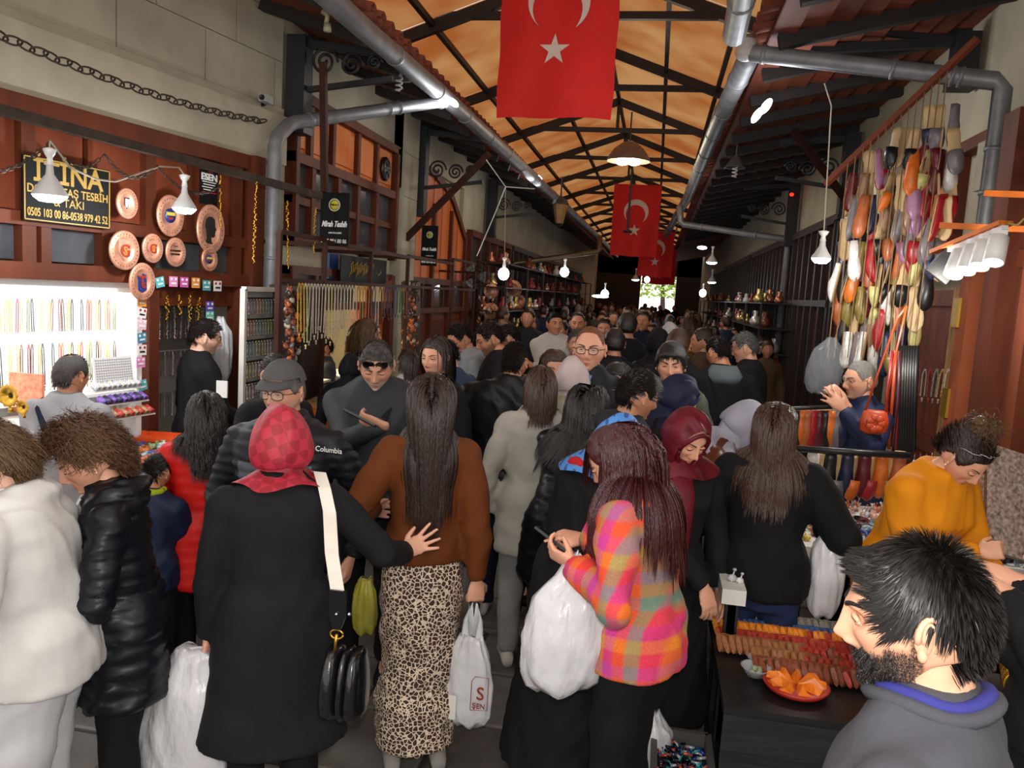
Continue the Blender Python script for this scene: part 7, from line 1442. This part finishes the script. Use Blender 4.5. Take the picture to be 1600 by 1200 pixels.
# the big chain across the upper wall and the lighter loops below
def chain(p0, p1, sag, link_len, r, name, label, mt):
    p0, p1 = np.array(p0), np.array(p1); e = empty(name, (0, 0, 0), 0, label, 'chain'); L = np.linalg.norm(p1 - p0); n = int(L / (link_len * .78)); m = MB(); 
    m.tube([(link_len / 2 * (abs(math.cos(t)) ** .8) * np.sign(math.cos(t)), link_len * .28 * math.sin(t), 0) for t in np.linspace(0, 2 * math.pi, 15)], r, 6); me = m.mesh('link', mt, True)
    for k in range(n):
        t = (k + .5) / n; p = p0 + (p1 - p0) * t + np.array([0, 0, -sag * 4 * t * (1 - t)]); d = nrm(p1 - p0 + np.array([0, 0, -sag * 4 * (1 - 2 * t)])); s_ = nrm(np.cross(d, [0, 0, 1.])); u_ = np.cross(s_, d); R = np.stack([d, s_, u_], 1) if k % 2 else np.stack([d, u_, -s_], 1)
        o = link('link', me, e); o.matrix_local = Matrix.Translation(p) @ Matrix((R @ Rx(.5)).tolist()).to_4x4()
    return e
ca, cb = W1.px(-60, 28, .35), W1.px(414, 190, .1); chain(ca, cb, .06, .095, .005, 'iron_chain', 'rusty iron chain sagging across the cream wall at the upper left', IRON)
cA = W1.px(0, 265, .6); B_ = [W1.px(0, 268, .6), W1.px(80, 222, .6), W1.px(163, 240, .6), W1.px(245, 258, .6), W1.px(345, 290, .6)]
for i, lab in enumerate(('leftmost', 'second', 'third', 'rightmost')): chain(B_[i], B_[i + 1], .09 if i else .02, .03, .003, 'thin_chain', '%s loop of thin chain sagging under the lamp bar' % lab, IRON)
m = MB(); m.tube([b1, W1.px(110, 262, .6), W1.px(150, 280, .6), W1.px(180, 284, .6), W1.px(215, 272, .6), W1.px(250, 260, .6), b2], .005, 6); tag(m.build('cable', mat('cord_pale', 'a09a88', .6, var=0), None, True), 'pale electric cable looping between the two reflector lamps', 'cable')
m = MB(); m.tube([atY(790, 292, 8.3), atY(775, 330, 8.3), atY(745, 400, 8.3)], .006, 5); m.tube([atY(790, 292, 8.3), atY(835, 295, 8.6)], .006, 5); m.tube([atY(790, 292, 8.3), atY(760, 250, 8.0)], .006, 5); tag(m.build('cable', WPAINT), 'white cable stretched in a Y shape under the left eave', 'cable')
# ================================================================ RIGHT: slippers
def slipper_mesh(kind):
    L, Wd = .25, .042; n = 16; out = []; a = np.linspace(0, 2 * math.pi, n, False)
    # long axis along -z (toe down), sole faces +y
    prof = [(0, .026), (.03, .033), (.08, .030), (.13, .036), (.18, .042), (.215, .038), (.24, .026), (.252, .010)]
    m = MB(); m.loft([np.stack([w_ * np.cos(a), .003 + .006 * np.sin(a), np.full(n, -z)], 1) for z, w_ in prof]); sole = m
    m = MB(); pr = [(.0, .027, .040), (.04, .033, .040), (.09, .033, .045), (.13, .038, .050), (.18, .043, .042), (.215, .039, .030), (.24, .026, .018), (.255, .008, .006)]; st = 3 if kind == 0 else 0
    b = np.linspace(0, math.pi, 12); outer = []; inner = []
    for i, (z, w_, h_) in enumerate(pr):
        open_ = kind == 1 and z < .11 or kind == 0 and z < .10
        k = .6 if open_ else 1.0
        if kind == 0 and z < .1: continue
        bb = b if not open_ else np.concatenate([np.linspace(0, .9, 6), np.linspace(math.pi - .9, math.pi, 6)])
        outer.append(np.stack([w_ * np.cos(bb), -h_ * np.sin(bb), np.full(12, -z)], 1))
    ins = [r * [.92, .9, 1] for r in outer]
    m.loft([np.vstack([o_, i_[::-1]]) for o_, i_ in zip(outer, ins)]); return sole, m
SC_ = [('9c1820', 'red'), ('c8641c', 'orange'), ('1c2440', 'navy'), ('141416', 'black'), ('c8c4bc', 'white'), ('7a6a30', 'olive'), ('5a1420', 'burgundy'), ('6a6468', 'grey'), ('8a6a50', 'tan'), ('b8b070', 'pale yellow'), ('9a6a88', 'mauve'), ('a85a30', 'brown leather')]
pro = {}
for kd in (0, 1):
    so, up_ = slipper_mesh(kd); som = so.mesh('sole', mat('sole_tan', 'b09468', .6, var=.2), True)
    for i, (c, n_) in enumerate(SC_): pro[(kd, i)] = (som, up_.mesh('upper', mat('shoe_' + c, c, .38, var=.2, vs=20), True))
def slipper(kd, i, loc, R, label, group, s=1.):
    e = empty('slipper', label=label, cat='slipper', group=group); e.matrix_world = Matrix.Translation(loc) @ Matrix(np.asarray(R).tolist()).to_4x4() @ Matrix.Scale(s, 4)
    link('sole', pro[(kd, i)][0], e); link('upper', pro[(kd, i)][1], e); return e
rr = random.Random(8); yy_ = 172
rowname = ['topmost', 'second', 'third', 'fourth', 'fifth', 'sixth', 'seventh', 'eighth', 'ninth', 'tenth', 'lowest']
cnt = {}
for r_i in range(11):
    y = 176 + r_i * 35.5; x0 = np.interp(y, [170, 250, 300, 450, 560], [1452, 1345, 1318, 1308, 1325]); x1 = np.interp(y, [170, 230, 300, 400, 450, 560], [1500, 1495, 1492, 1472, 1440, 1432]); n = max(2, int((x1 - x0) / 14))
    for k in range(n):
        x = x0 + (x1 - x0) * (k + .5) / n + rr.uniform(-3, 3); Yp = 5.55 - (x - 1300) / 230 * .62; i = rr.randrange(12)
        if r_i in (0, 1): i = rr.choice([3, 2, 6, 7, 8, 3])
        if r_i in (3, 4) and k > n * .7: i = 0
        if r_i > 7 and rr.random() < .3: i = rr.choice([4, 0, 5])
        p = atY(x, y - 12, Yp + rr.uniform(-.05, .05)); R = Rz(rr.choice([.0, .3, .7, -.9, 1.3, -.4, -1.4, 2.6]) + rr.uniform(-.4, .4) - .2) @ Ry(rr.uniform(-.15, .15)) @ Rx(rr.uniform(-.2, .2))
        c_ = SC_[i][1]; slipper(rr.choice([0, 1, 1]), i, p, R, '%s slipper in the %s row of the hanging display' % (c_, rowname[r_i]), '%s slippers, %s hanging row' % (c_, rowname[r_i]), rr.uniform(.92, 1.12))
for k in range(14):
    x = 1325 + k * 12; Yp = 5.55 - (x - 1300) / 230 * .62 - .02; zt = np.interp(x, [1325, 1525], [255, 65]); a = atY(x, zt, Yp); b = atY(x, 560, Yp + .08); m = MB(); m.tube([a, (a[0], a[1], b[2])], .0035, 5); tag(m.build('twine', mat('cord_brown', '7a5a3c', .8, var=0)), 'thin cord carrying slippers from the rust coloured rail', 'cord', 'cords of the slipper display')
thing_bar('shoe_rail', atY(1290, 258 + 30, 5.62), atY(1528, 60, 4.93), .035, mat('rust_rail', '6a3018', .5), 'rust coloured rail rising to the right above the hanging slippers', 'rail')
for k in range(12):
    x = 1222 + k * 8.5 if k < 9 else 1222 + k * 9; i = [0, 2, 6, 3, 1, 11, 0, 6, 3, 1, 7, 2][k]; p = atY(1218 + k * 9, 640, 4.75); slipper(1, i, p, Rz(rr.uniform(-.6, .6)) @ Rx(.1), '%s slipper on the rail before the cobbler, number %s from the left' % (SC_[i][1], ('one', 'two', 'three', 'four', 'five', 'six', 'seven', 'eight', 'nine', 'ten', 'eleven', 'twelve')[k]), 'slippers on the low rail', .95)
for k, i in enumerate([4, 0, 3, 7, 2, 1, 6, 0, 1, 5, 11]):
    p = atY(1272 + k * 13.5, 705 + (k % 2) * 5, 4.35); slipper([1, 0][k % 2], i, p, Rz(rr.uniform(-.6, .6)) @ Rx(.1), '%s slipper hanging over the jewellery table, %s from the left' % (SC_[i][1], ('first', 'second', 'third', 'fourth', 'fifth', 'sixth', 'seventh', 'eighth', 'ninth', 'tenth', 'eleventh')[k]), 'slippers over the jewellery table')
m = MB(); m.tube([atY(1190, 640, 4.7), atY(1300, 636, 4.7)], .012, 8); tag(m.build('black_rail', BLACKP, None, True), 'thin black rail carrying slippers beside the cobbler', 'rail')
m = MB(); m.tube([atY(1245, 701, 4.3), atY(1422, 712, 4.3)], .018, 8); tag(m.build('black_rail', BLACKP, None, True), 'thick black rail over the back of the jewellery table', 'rail')
# orange leather bag and belts
LO = mat('leather_orange', 'a83c14', .4, var=.2); c = atY(1366, 658, 4.5); e = empty('leather_bag', c.tolist(), 0, 'small orange leather bag with a flower flap on long straps', 'bag'); m = MB(); m.loft([np.stack([w_ * np.cos(np.linspace(0, 6.283, 16, False)), .03 * q * np.sin(np.linspace(0, 6.283, 16, False)), np.full(16, z)], 1) for z, w_, q in ((-.07, .04, .4), (-.05, .07, .9), (.0, .075, 1), (.05, .06, .7), (.06, .04, .3))]); m.build('pouch', LO, e, True)
for k in range(7): a = k * .9; m = MB(); m.ball((.03 * math.cos(a), -.032, -.01 + .03 * math.sin(a)), (.022, .006, .02), 8, 6); m.build('leather_petal', LO, e, True)
m = MB(); m.tube([(-.05, 0, .05), (-.01, 0, .25), (.06, .02, .55), (.10, .02, .62)], .006, 6, flat=.4); m.tube([(.05, 0, .05), (.06, 0, .3), (.10, .02, .62)], .006, 6, flat=.4); m.build('strap', LO, e, True)
for k in range(9):
    x = 1388 + (k % 5) * 6; i = k % 3; a = atY(x + 6, 548, 4.72 + .03 * k); b = atY(x - 4 - k, 690 + 4 * (k % 4), 4.7 + .03 * k); m = MB(); m.tube([a, (a + b) / 2 + [.01 * (k % 3 - 1), 0, 0], b], .010, 6, flat=.3); tag(m.build('leather_strap', [mat('strap_red', '8a1c20', .4), LO, mat('strap_maroon', '4a1420', .4)][i], None, True), '%s leather strap hanging beside the orange bag' % ('red', 'orange', 'maroon')[i], 'strap', '%s straps' % ('red', 'orange', 'maroon')[i])
for k in range(8):
    x = 1404 + k * 4; a = atY(x, 540, 4.8); b = atY(x - 6, 706, 4.8); m = MB(); m.tube([a, (a + b) / 2, b], .016, 6, flat=.35); tag(m.build('belt', BLACKP, None, True), 'black belt in the hanging bunch left of the worn door', 'belt', 'black belts in a bunch')
# bead necklaces on the door
for k, (c, n_) in enumerate((('a05a50', 'red'), ('b8b0a8', 'grey'), ('b04038', 'scarlet'), ('8c9a88', 'sage'), ('c8a070', 'sand'), ('c8c0b0', 'ivory'))):
    p = WR.px(1436 + k * 9.3, 578, .12); me = strand_mesh(c, .20, .006, .026, name='necklace'); hang(me, 'necklace', p, '%s bead necklace hanging on the worn door panel' % n_, 'necklace', None)
for k in range(4): p = WR.px(1428 + k * 9, 722, .12); m = MB(); m.ball((0, 0, 0), (.012, .012, .018), 8, 6); m.tube([(0, 0, .015), (0, 0, .06)], .0015, 4); o = tag(m.build('pendant', mat('pearl', 'e8e8f0', .1, metal=.3, var=0), None, True), 'pale drop pendant on the lower door, %s from the left' % ('first', 'second', 'third', 'fourth')[k], 'pendant'); o.location = p
# spotlights on a track
e = empty('spotlight_track', (0, 0, 0), 0, 'wooden rail with a track of white cylinder spotlights, lit, and one black floodlight', 'spotlights')
ta, tb_ = atY(1462, 394, 4.55), atY(1572, 348, 4.05); m = MB(); m.bar(ta, tb_, .07, .02); m.build('wooden_rail', WOODL, e); m = MB(); m.bar(ta + (tb_ - ta) * .15 - [0, 0, .02], tb_ - [0, 0, .02], .03, .02); m.build('track', WHITE, e)
for k in range(4):
    c0 = ta + (tb_ - ta) * (.42 + .17 * k) - [0, 0, .03]; d = nrm([-.25 - .1 * (3 - k) * .5, -.45, -1]); m = MB(); m.box(c0, (.05, .06, .03)); m.tube([c0, c0 + [0, 0, -.035]], .01, 6); m.build('spot_mount', WHITE, e); a = np.linspace(0, 2 * math.pi, 20, False); s_ = nrm(np.cross(d, [0, 0, 1.])); u_ = np.cross(s_, d); c1 = c0 + [0, 0, -.03]
    m = MB(); m.loft([c1 + d * z + r * (np.outer(np.cos(a), s_) + np.outer(np.sin(a), u_)) for z, r in ((-.01, .03), (0, .045), (.13, .045), (.13, .038), (.10, .036))]); m.build('spot_body', WHITE, e, True); m = MB(); q = c1 + d * .115; m.add(q + .040 * (np.outer(np.cos(a), s_) + np.outer(np.sin(a), u_)), [tuple(range(20))]); m.build('lit_face', BULB, e)
lamp('POINT', 'bulb_light', (atY(1515, 445, 4.3) + [-.08, 0, -.05]).tolist(), 26, (1, .95, .86), .06)
c0 = ta + (tb_ - ta) * .2 - [0, 0, .09]; m = MB(); m.box(c0, (.12, .04, .16), Ry(.6)); m.build('floodlight', BLACKP, e)
for (x0, y0, x1, y1, lab) in ((1540, 302, 1620, 305, 'upper'), (1468, 352, 1640, 360, 'lower')): thing_bar('wooden_batten', atY(x0, y0, 4.7), atY(x1, y1, 4.5), .03, WOODL, '%s brown batten beside the spotlight rail' % lab, 'batten')
m = MB(); m.tube([tb_, atY(1590, 352, 4.0), atY(1612, 330, 4.0)], .006, 6); tag(m.build('cable', mat('cable_yellow', 'a08a50', .5, var=0), None, True), 'yellowish cable leaving the spotlight track', 'cable')
p = atX(1540, 258, 1.95); m = MB(); m.box((0, 0, 0), (.04, .22, .30)); o = tag(m.build('junction_box', mat('box_cream', 'a49c84', .6)), 'cream junction box on the wall beside the right downpipe', 'box'); o.location = p
# ================================================================ JEWELLERY TABLES
def table(x0, x1, y0, y1, z, label, top=WPAINT, leg=BLACKP):
    e = empty('stall_table', ((x0 + x1) / 2, (y0 + y1) / 2, 0), 0, label, 'table'); w_, d_ = x1 - x0, y1 - y0; m = MB(); m.box((0, 0, z - .03), (w_, d_, .06)); m.build('table_top', top, e)
    for sx in (-1, 1):
        for sy in (-1, 1): m = MB(); m.box((sx * (w_ / 2 - .05), sy * (d_ / 2 - .05), (z - .06) / 2), (.04, .04, z - .06)); m.build('leg', leg, e)
    return e
e = table(.98, 2.0, 3.78, 5.2, .86, 'white edged table crowded with jewellery, in front of the woman in yellow'); m = MB(); m.box((0, -.72, .66), (1.0, .02, .32)); m.build('front_board', mat('board_cream', 'b4b09c', .7), e)
table(.34, .43, 3.08, 3.5, .86, 'narrow end of the white edged table beside the jeans'); table(.38, .94, 3.78, 5.0, .86, 'white table of trinkets behind the woman in the black sweater')
JW = [('d8a898', 'pink'), ('d8d4d0', 'white'), ('b0703c', 'amber'), ('283c80', 'blue'), ('1c1c24', 'black'), ('8aa8b0', 'pale blue'), ('c8b048', 'yellow'), ('7a3040', 'wine'), ('b8b8c0', 'silver'), ('c05a28', 'orange')]
jm = []; jr = []
for c, n_ in JW:
    m = MB(); m.tube([(.024 * math.cos(t), .024 * math.sin(t), .006) for t in np.linspace(0, 2 * math.pi, 13)], .0075, 6); jm.append(m.mesh('bracelet', mat('jewel_' + c, c, .25, var=.5, vs=120), True))
    m = MB(); m.ball((0, 0, .008), (.012, .010, .012), 6, 5); m.tube([(.0, 0, .012), (.008, .004, .030)], .002, 4); m.ball((.008, .004, .032), .005, 5, 4); jr.append(m.mesh('trinket', mat('jewel_' + c, c), True))
rr = random.Random(17)
for iy in range(9):
    for ix in range(16):
        x = 1.02 + ix * .058 + rr.uniform(-.01, .01); y = 3.84 + iy * .062 + rr.uniform(-.01, .01); i = rr.choice([3, 4, 5, 1, 8, 6, 7, 3, 5]) ; o = link('bracelet', jm[i]); o.location = (x, y, .862 + .012 * rr.random()); o.rotation_euler = (rr.uniform(-.9, .2), rr.uniform(-.3, .3), rr.random() * 3); s = rr.uniform(.9, 1.25); o.scale = (s, s, s); tag(o, '%s bracelet in the front part of the jewellery table' % JW[i][1], 'bracelet', '%s bracelets on the jewellery table' % JW[i][1])
for k in range(290):
    x = 1.0 + rr.random() * .96; y = 4.42 + rr.random() * .75; i = rr.choice([0, 1, 0, 1, 2, 8, 9, 0]); o = link('trinket', jr[i]); o.location = (x, y, .862); o.rotation_euler = (rr.uniform(-.4, .4), rr.uniform(-.4, .4), rr.random() * 6); s = rr.uniform(1, 1.7); o.scale = (s, s, s); tag(o, '%s jewelled trinket at the back of the jewellery table' % JW[i][1], 'trinket', '%s trinkets on the jewellery table' % JW[i][1])
for k in range(110):
    x = .40 + rr.random() * .5; y = 3.82 + rr.random() * 1.1; i = rr.choice([1, 1, 6, 8, 2, 7]); (x, y) = (.355 + rr.random() * .06, 3.12 + rr.random() * .35) if k < 8 else (x, y); o = link('trinket', jr[i]); o.location = (x, y, .862); s = rr.uniform(1.2, 2); o.scale = (s, s, s * .7); o.rotation_euler = (0, 0, rr.random() * 6); tag(o, '%s trinket on the narrow table' % JW[i][1], 'trinket', '%s trinkets on the narrow table' % JW[i][1])
m = MB(); m.box((0, 0, 0), (.3, .03, .48), Rx(-.45)); o = tag(m.build('pendant_board', mat('speckle_board', '9a8a80', .5, var=.7, vs=60)), 'leaning speckled board of pendants at the right edge of the jewellery', 'board'); o.location = atY(1592, 790, 3.75); o.rotation_euler = (0, .25, .3)
m = MB(); m.box((0, 0, 0), (.22, .03, .42), Rx(-.45)); o = tag(m.build('pendant_board', mat('speckle_board2', '8a6a54', .5, var=.7, vs=60)), 'brownish leaning board of pendants behind the speckled one', 'board'); o.location = atY(1565, 775, 4.0); o.rotation_euler = (0, .25, .3)
bag('plastic_bag', 'pinkish clear bag standing on the jewellery table behind the woman in yellow', atY(1548, 765, 4.1) , .15, .16, .12, mat('bag_pink', 'd8a8a0', .3, alpha=.85), 21, top=.4)
# near black tray table with packets
nt_ = empty('packet_stand', (.66, 3.0, 0), 0, 'black boarded stand of small snack packets, left of the nearest man', 'stand'); m = MB(); m.box((0, .03, .60), (.66, .80, .03)); m.build('top_board', BLACKP, nt_)
m = MB(); m.box((0, -.375, .50), (.66, .02, .19)); m.build('front_board', mat('black_board', '1c1c20', .45, var=.4, vs=6, bump=.4, bs=8, stretch=(.4, 1, 3)), nt_)
for sx in (-.28, .28):
    for sy in (-.33, .36): m = MB(); m.box((sx, sy, .29), (.04, .04, .58)); m.build('leg', BLACKP, nt_)
m = MB(); m.box((0, .0, .22), (.62, .74, .02)); m.build('lower_shelf', BLACKP, nt_)
def pkt(c, w_, h_, d_, nm): m = MB(); m.loft([[(x * w_ * q, y * d_ * q2, z * h_) for x, y in ((-.5, -.5), (.5, -.5), (.5, .5), (-.5, .5))] for z, q, q2 in ((0, 1, .2), (.1, .95, .7), (.5, .93, 1), (.9, .95, .7), (1, 1, .2))]); return m.mesh('packet', mat('packet_' + nm, c, .25, var=.45, vs=50), False)
PK = {'orange slice': ('d8842c', .075, .065, .02), 'brown wafer': ('94603c', .075, .07, .02), 'red trimmed': ('a8382c', .07, .06, .02), 'pale grey': ('8c8478', .07, .06, .02), 'blue': ('3c5c8c', .07, .05, .02), 'reddish brown': ('7c4430', .07, .07, .02)}
pm = {k: pkt(v[0], v[1], v[2], v[3], k) for k, v in PK.items()}
rows = [('pale grey', 3.36), ('blue', 3.30), ('orange slice', 3.22), ('red trimmed', 3.15), ('brown wafer', 3.06), ('brown wafer', 2.98), ('reddish brown', 2.90)]
for r_i, (kn, y) in enumerate(rows):
    n = 26 if r_i != 2 else 22
    for k in range(n):
        x = .37 + k * .024; kk = kn
        if kn == 'orange slice' and k > 12: kk = 'orange slice' if k % 3 else 'red trimmed'
        if r_i > 3 and x > .68: kk = rr.choice(['red trimmed', 'reddish brown'])
        if r_i > 4 and x < .48: continue
        o = link('packet', pm[kk]); o.location = (x, y, .618); o.rotation_euler = (-.5 + rr.uniform(-.1, .1), .25, math.radians(55) + rr.uniform(-.15, .15)); tag(o, '%s packet in the %s row from the back of the black stand' % (kk, ('first', 'second', 'third', 'fourth', 'fifth', 'sixth', 'seventh')[r_i]), 'packet', '%s packets, row %d' % (kk, r_i + 1))
e = empty('orange_wedges', atZ(1243, 1075, .625).tolist(), 0, 'fan of bright orange wedges on a red plate at the front of the stand', 'food'); m = MB(); m.lathe([(0, 0), (.10, 0), (.115, .02), (.11, .022), (0, .006)], n=24); m.build('red_plate', mat('plate_red', 'a0281c', .4), e, True)
for k in range(9):
    a = k * 2 * math.pi / 9; R = Rz(a); m = MB(); m.loft([[R @ np.array(q) for q in ((.01, -.002, .01), (.01, .002, .01), (.01, 0, .018))], [R @ np.array(q) for q in ((.06, -.02, .01), (.06, .02, .01), (.06, 0, .045))], [R @ np.array(q) for q in ((.098, -.03, .015), (.098, .03, .015), (.10, 0, .035))]]); m.build('wedge', mat('wedge_orange', 'e07820', .35, var=.25, vs=40), e)
for (x, y, c, lab) in ((1180, 1055, '8a9470', 'glass bowl of green sweets, nearer of two'), (1190, 1042, '9aa0a0', 'glass bowl with pale sweets behind the green one')):
    e = empty('glass_bowl', atZ(x, y, .625).tolist(), 0, lab, 'bowl'); m = MB(); m.lathe([(0, 0), (.03, 0), (.05, .03), (.055, .035), (.05, .034), (.03, .008)], n=18); m.build('bowl', glass('bowl_glass', 'c8ccd0', .05, .5), e, True); m = MB(); [m.ball((rr.uniform(-.02, .02), rr.uniform(-.02, .02), .015 + .01 * rr.random()), .011, 7, 5) for _ in range(9)]; o = m.build('sweets', mat('sweet_' + c, c, .4), e, True); o['kind'] = 'stuff'
# bins and crates below
def crate(name, label, c, w_, d_, h_, mt, rz=0, th=.012, cat='bin', lip=True):
    e = empty(name, c, rz, label, cat); m = MB(); m.box((0, 0, th / 2), (w_, d_, th)); m.build('base', mt, e)
    for sx in (-1, 1): m = MB(); m.box((sx * (w_ / 2 - th / 2), 0, h_ / 2), (th, d_, h_)); m.build('side', mt, e); m = MB(); m.box((0, sx * (d_ / 2 - th / 2), h_ / 2), (w_, th, h_)); m.build('side', mt, e)
    if lip:
        m = MB(); 
        for a, b in (((-1, -1), (1, -1)), ((1, -1), (1, 1)), ((1, 1), (-1, 1)), ((-1, 1), (-1, -1))): m.bar((a[0] * w_ / 2, a[1] * d_ / 2, h_), (b[0] * w_ / 2, b[1] * d_ / 2, h_), .022, .014)
        m.build('rim', mt, e)
    return e
GP = mat('grey_bin', '4c4a46', .5, var=.2); e = crate('bead_bin', 'grey plastic bin of dark glittering beads beside the black stand', (.22, 2.72, 0), .20, .42, .34, GP); m = MB(); m.box((.22, 2.72, .25), (.17, .39, .02)); 
for k in range(170):
    i = rr.randrange(5); 
bm_ = [];
for c, n_ in (('141828', 'dark'), ('2c4a9c', 'blue'), ('3c9aa0', 'turquoise'), ('c05a3c', 'coral'), ('b8b8c0', 'silver')): m = MB(); m.tube([(-.014, 0, 0), (0, .003, .002), (.014, 0, 0)], .0045, 6); bm_.append((m.mesh('bead', mat('binbead_' + c, c, .15, metal=.3, var=.2), True), n_))
for k in range(240): i = rr.choice([0, 0, 0, 1, 2, 3, 4]); o = link('bead', bm_[i][0]); o.location = (.22 + rr.uniform(-.085, .085), 2.72 + rr.uniform(-.18, .18), .305 + rr.uniform(-.01, .012)); o.rotation_euler = (rr.uniform(-.5, .5), rr.uniform(-.5, .5), rr.random() * 6); s = rr.uniform(.8, 1.4); o.scale = (s, s, s); tag(o, '%s tube bead in the grey bin beside the black stand' % bm_[i][1], 'bead', '%s beads in the bin' % bm_[i][1])
m = MB(); m.box((0, 0, 0), (.175, .40, .285)); o = m.build('bead_layer', mat('bead_dark', '101420', .3, var=.5, vs=60), e); o.location = (0, 0, .155)
crate('crate', 'pale plastic crate on the low shelf of the black stand, right one', (.80, 2.72, .235), .26, .30, .12, mat('crate_pale', 'a8a8a0', .5)); crate('crate', 'dark plastic crate on the low shelf, left one', (.50, 2.74, .235), .22, .30, .10, BLACKP)
m = MB(); m.lathe([(0, 0), (.03, 0), (.032, .10), (.012, .13), (.012, .15), (0, .15)], n=14); o = tag(m.build('bottle', mat('bottle_blue', '1c4c9c', .2), None, True), 'blue bottle lying low under the front board', 'bottle'); o.location = (.42, 2.5, .24)
GR = mat('green_plastic', '1c8c2c', .4); crate('green_crate', 'bright green plastic crate between the black stand and the nearest man', (.93, 2.28, 0), .24, .30, .56, GR)
# bangle rolls on the right
e0 = table(1.0, 1.75, 1.95, 2.75, .80, 'dark table of gold bangle rolls at the right edge', BLACKP)
for i, (x, y, lab) in enumerate(((1575, 985, 'upper roll'), (1590, 1045, 'lower roll'), (1610, 965, 'roll at the frame edge'))):
    c = atZ(x, y, .86); e = empty('bangle_roll', c.tolist(), math.radians(-18), 'black roll packed with glittering gold bangles, %s' % lab, 'bangles'); m = MB(); m.lathe([(.032, -.16), (.032, .16)], n=20, R=Rx(math.pi / 2), cap=True); m.build('core', BLACKP, e, True)
    for k in range(20): m = MB(); y_ = -.14 + k * .0145; m.tube([(.044 * math.cos(t), y_, .044 * math.sin(t)) for t in np.linspace(0, 2 * math.pi, 21)], .006, 6); m.build('bangle', mat('bangle_%d' % (k % 3), ('c89a2c', 'b07020', 'd8c060')[k % 3], .25, metal=.8, var=.4, vs=160), e, True)
# ================================================================ STREET LAMPS (their own light)
def pt(loc, p, c=(1, 1, 1), s=.05): return lamp('POINT', 'bulb_light', list(loc), p, c, s)
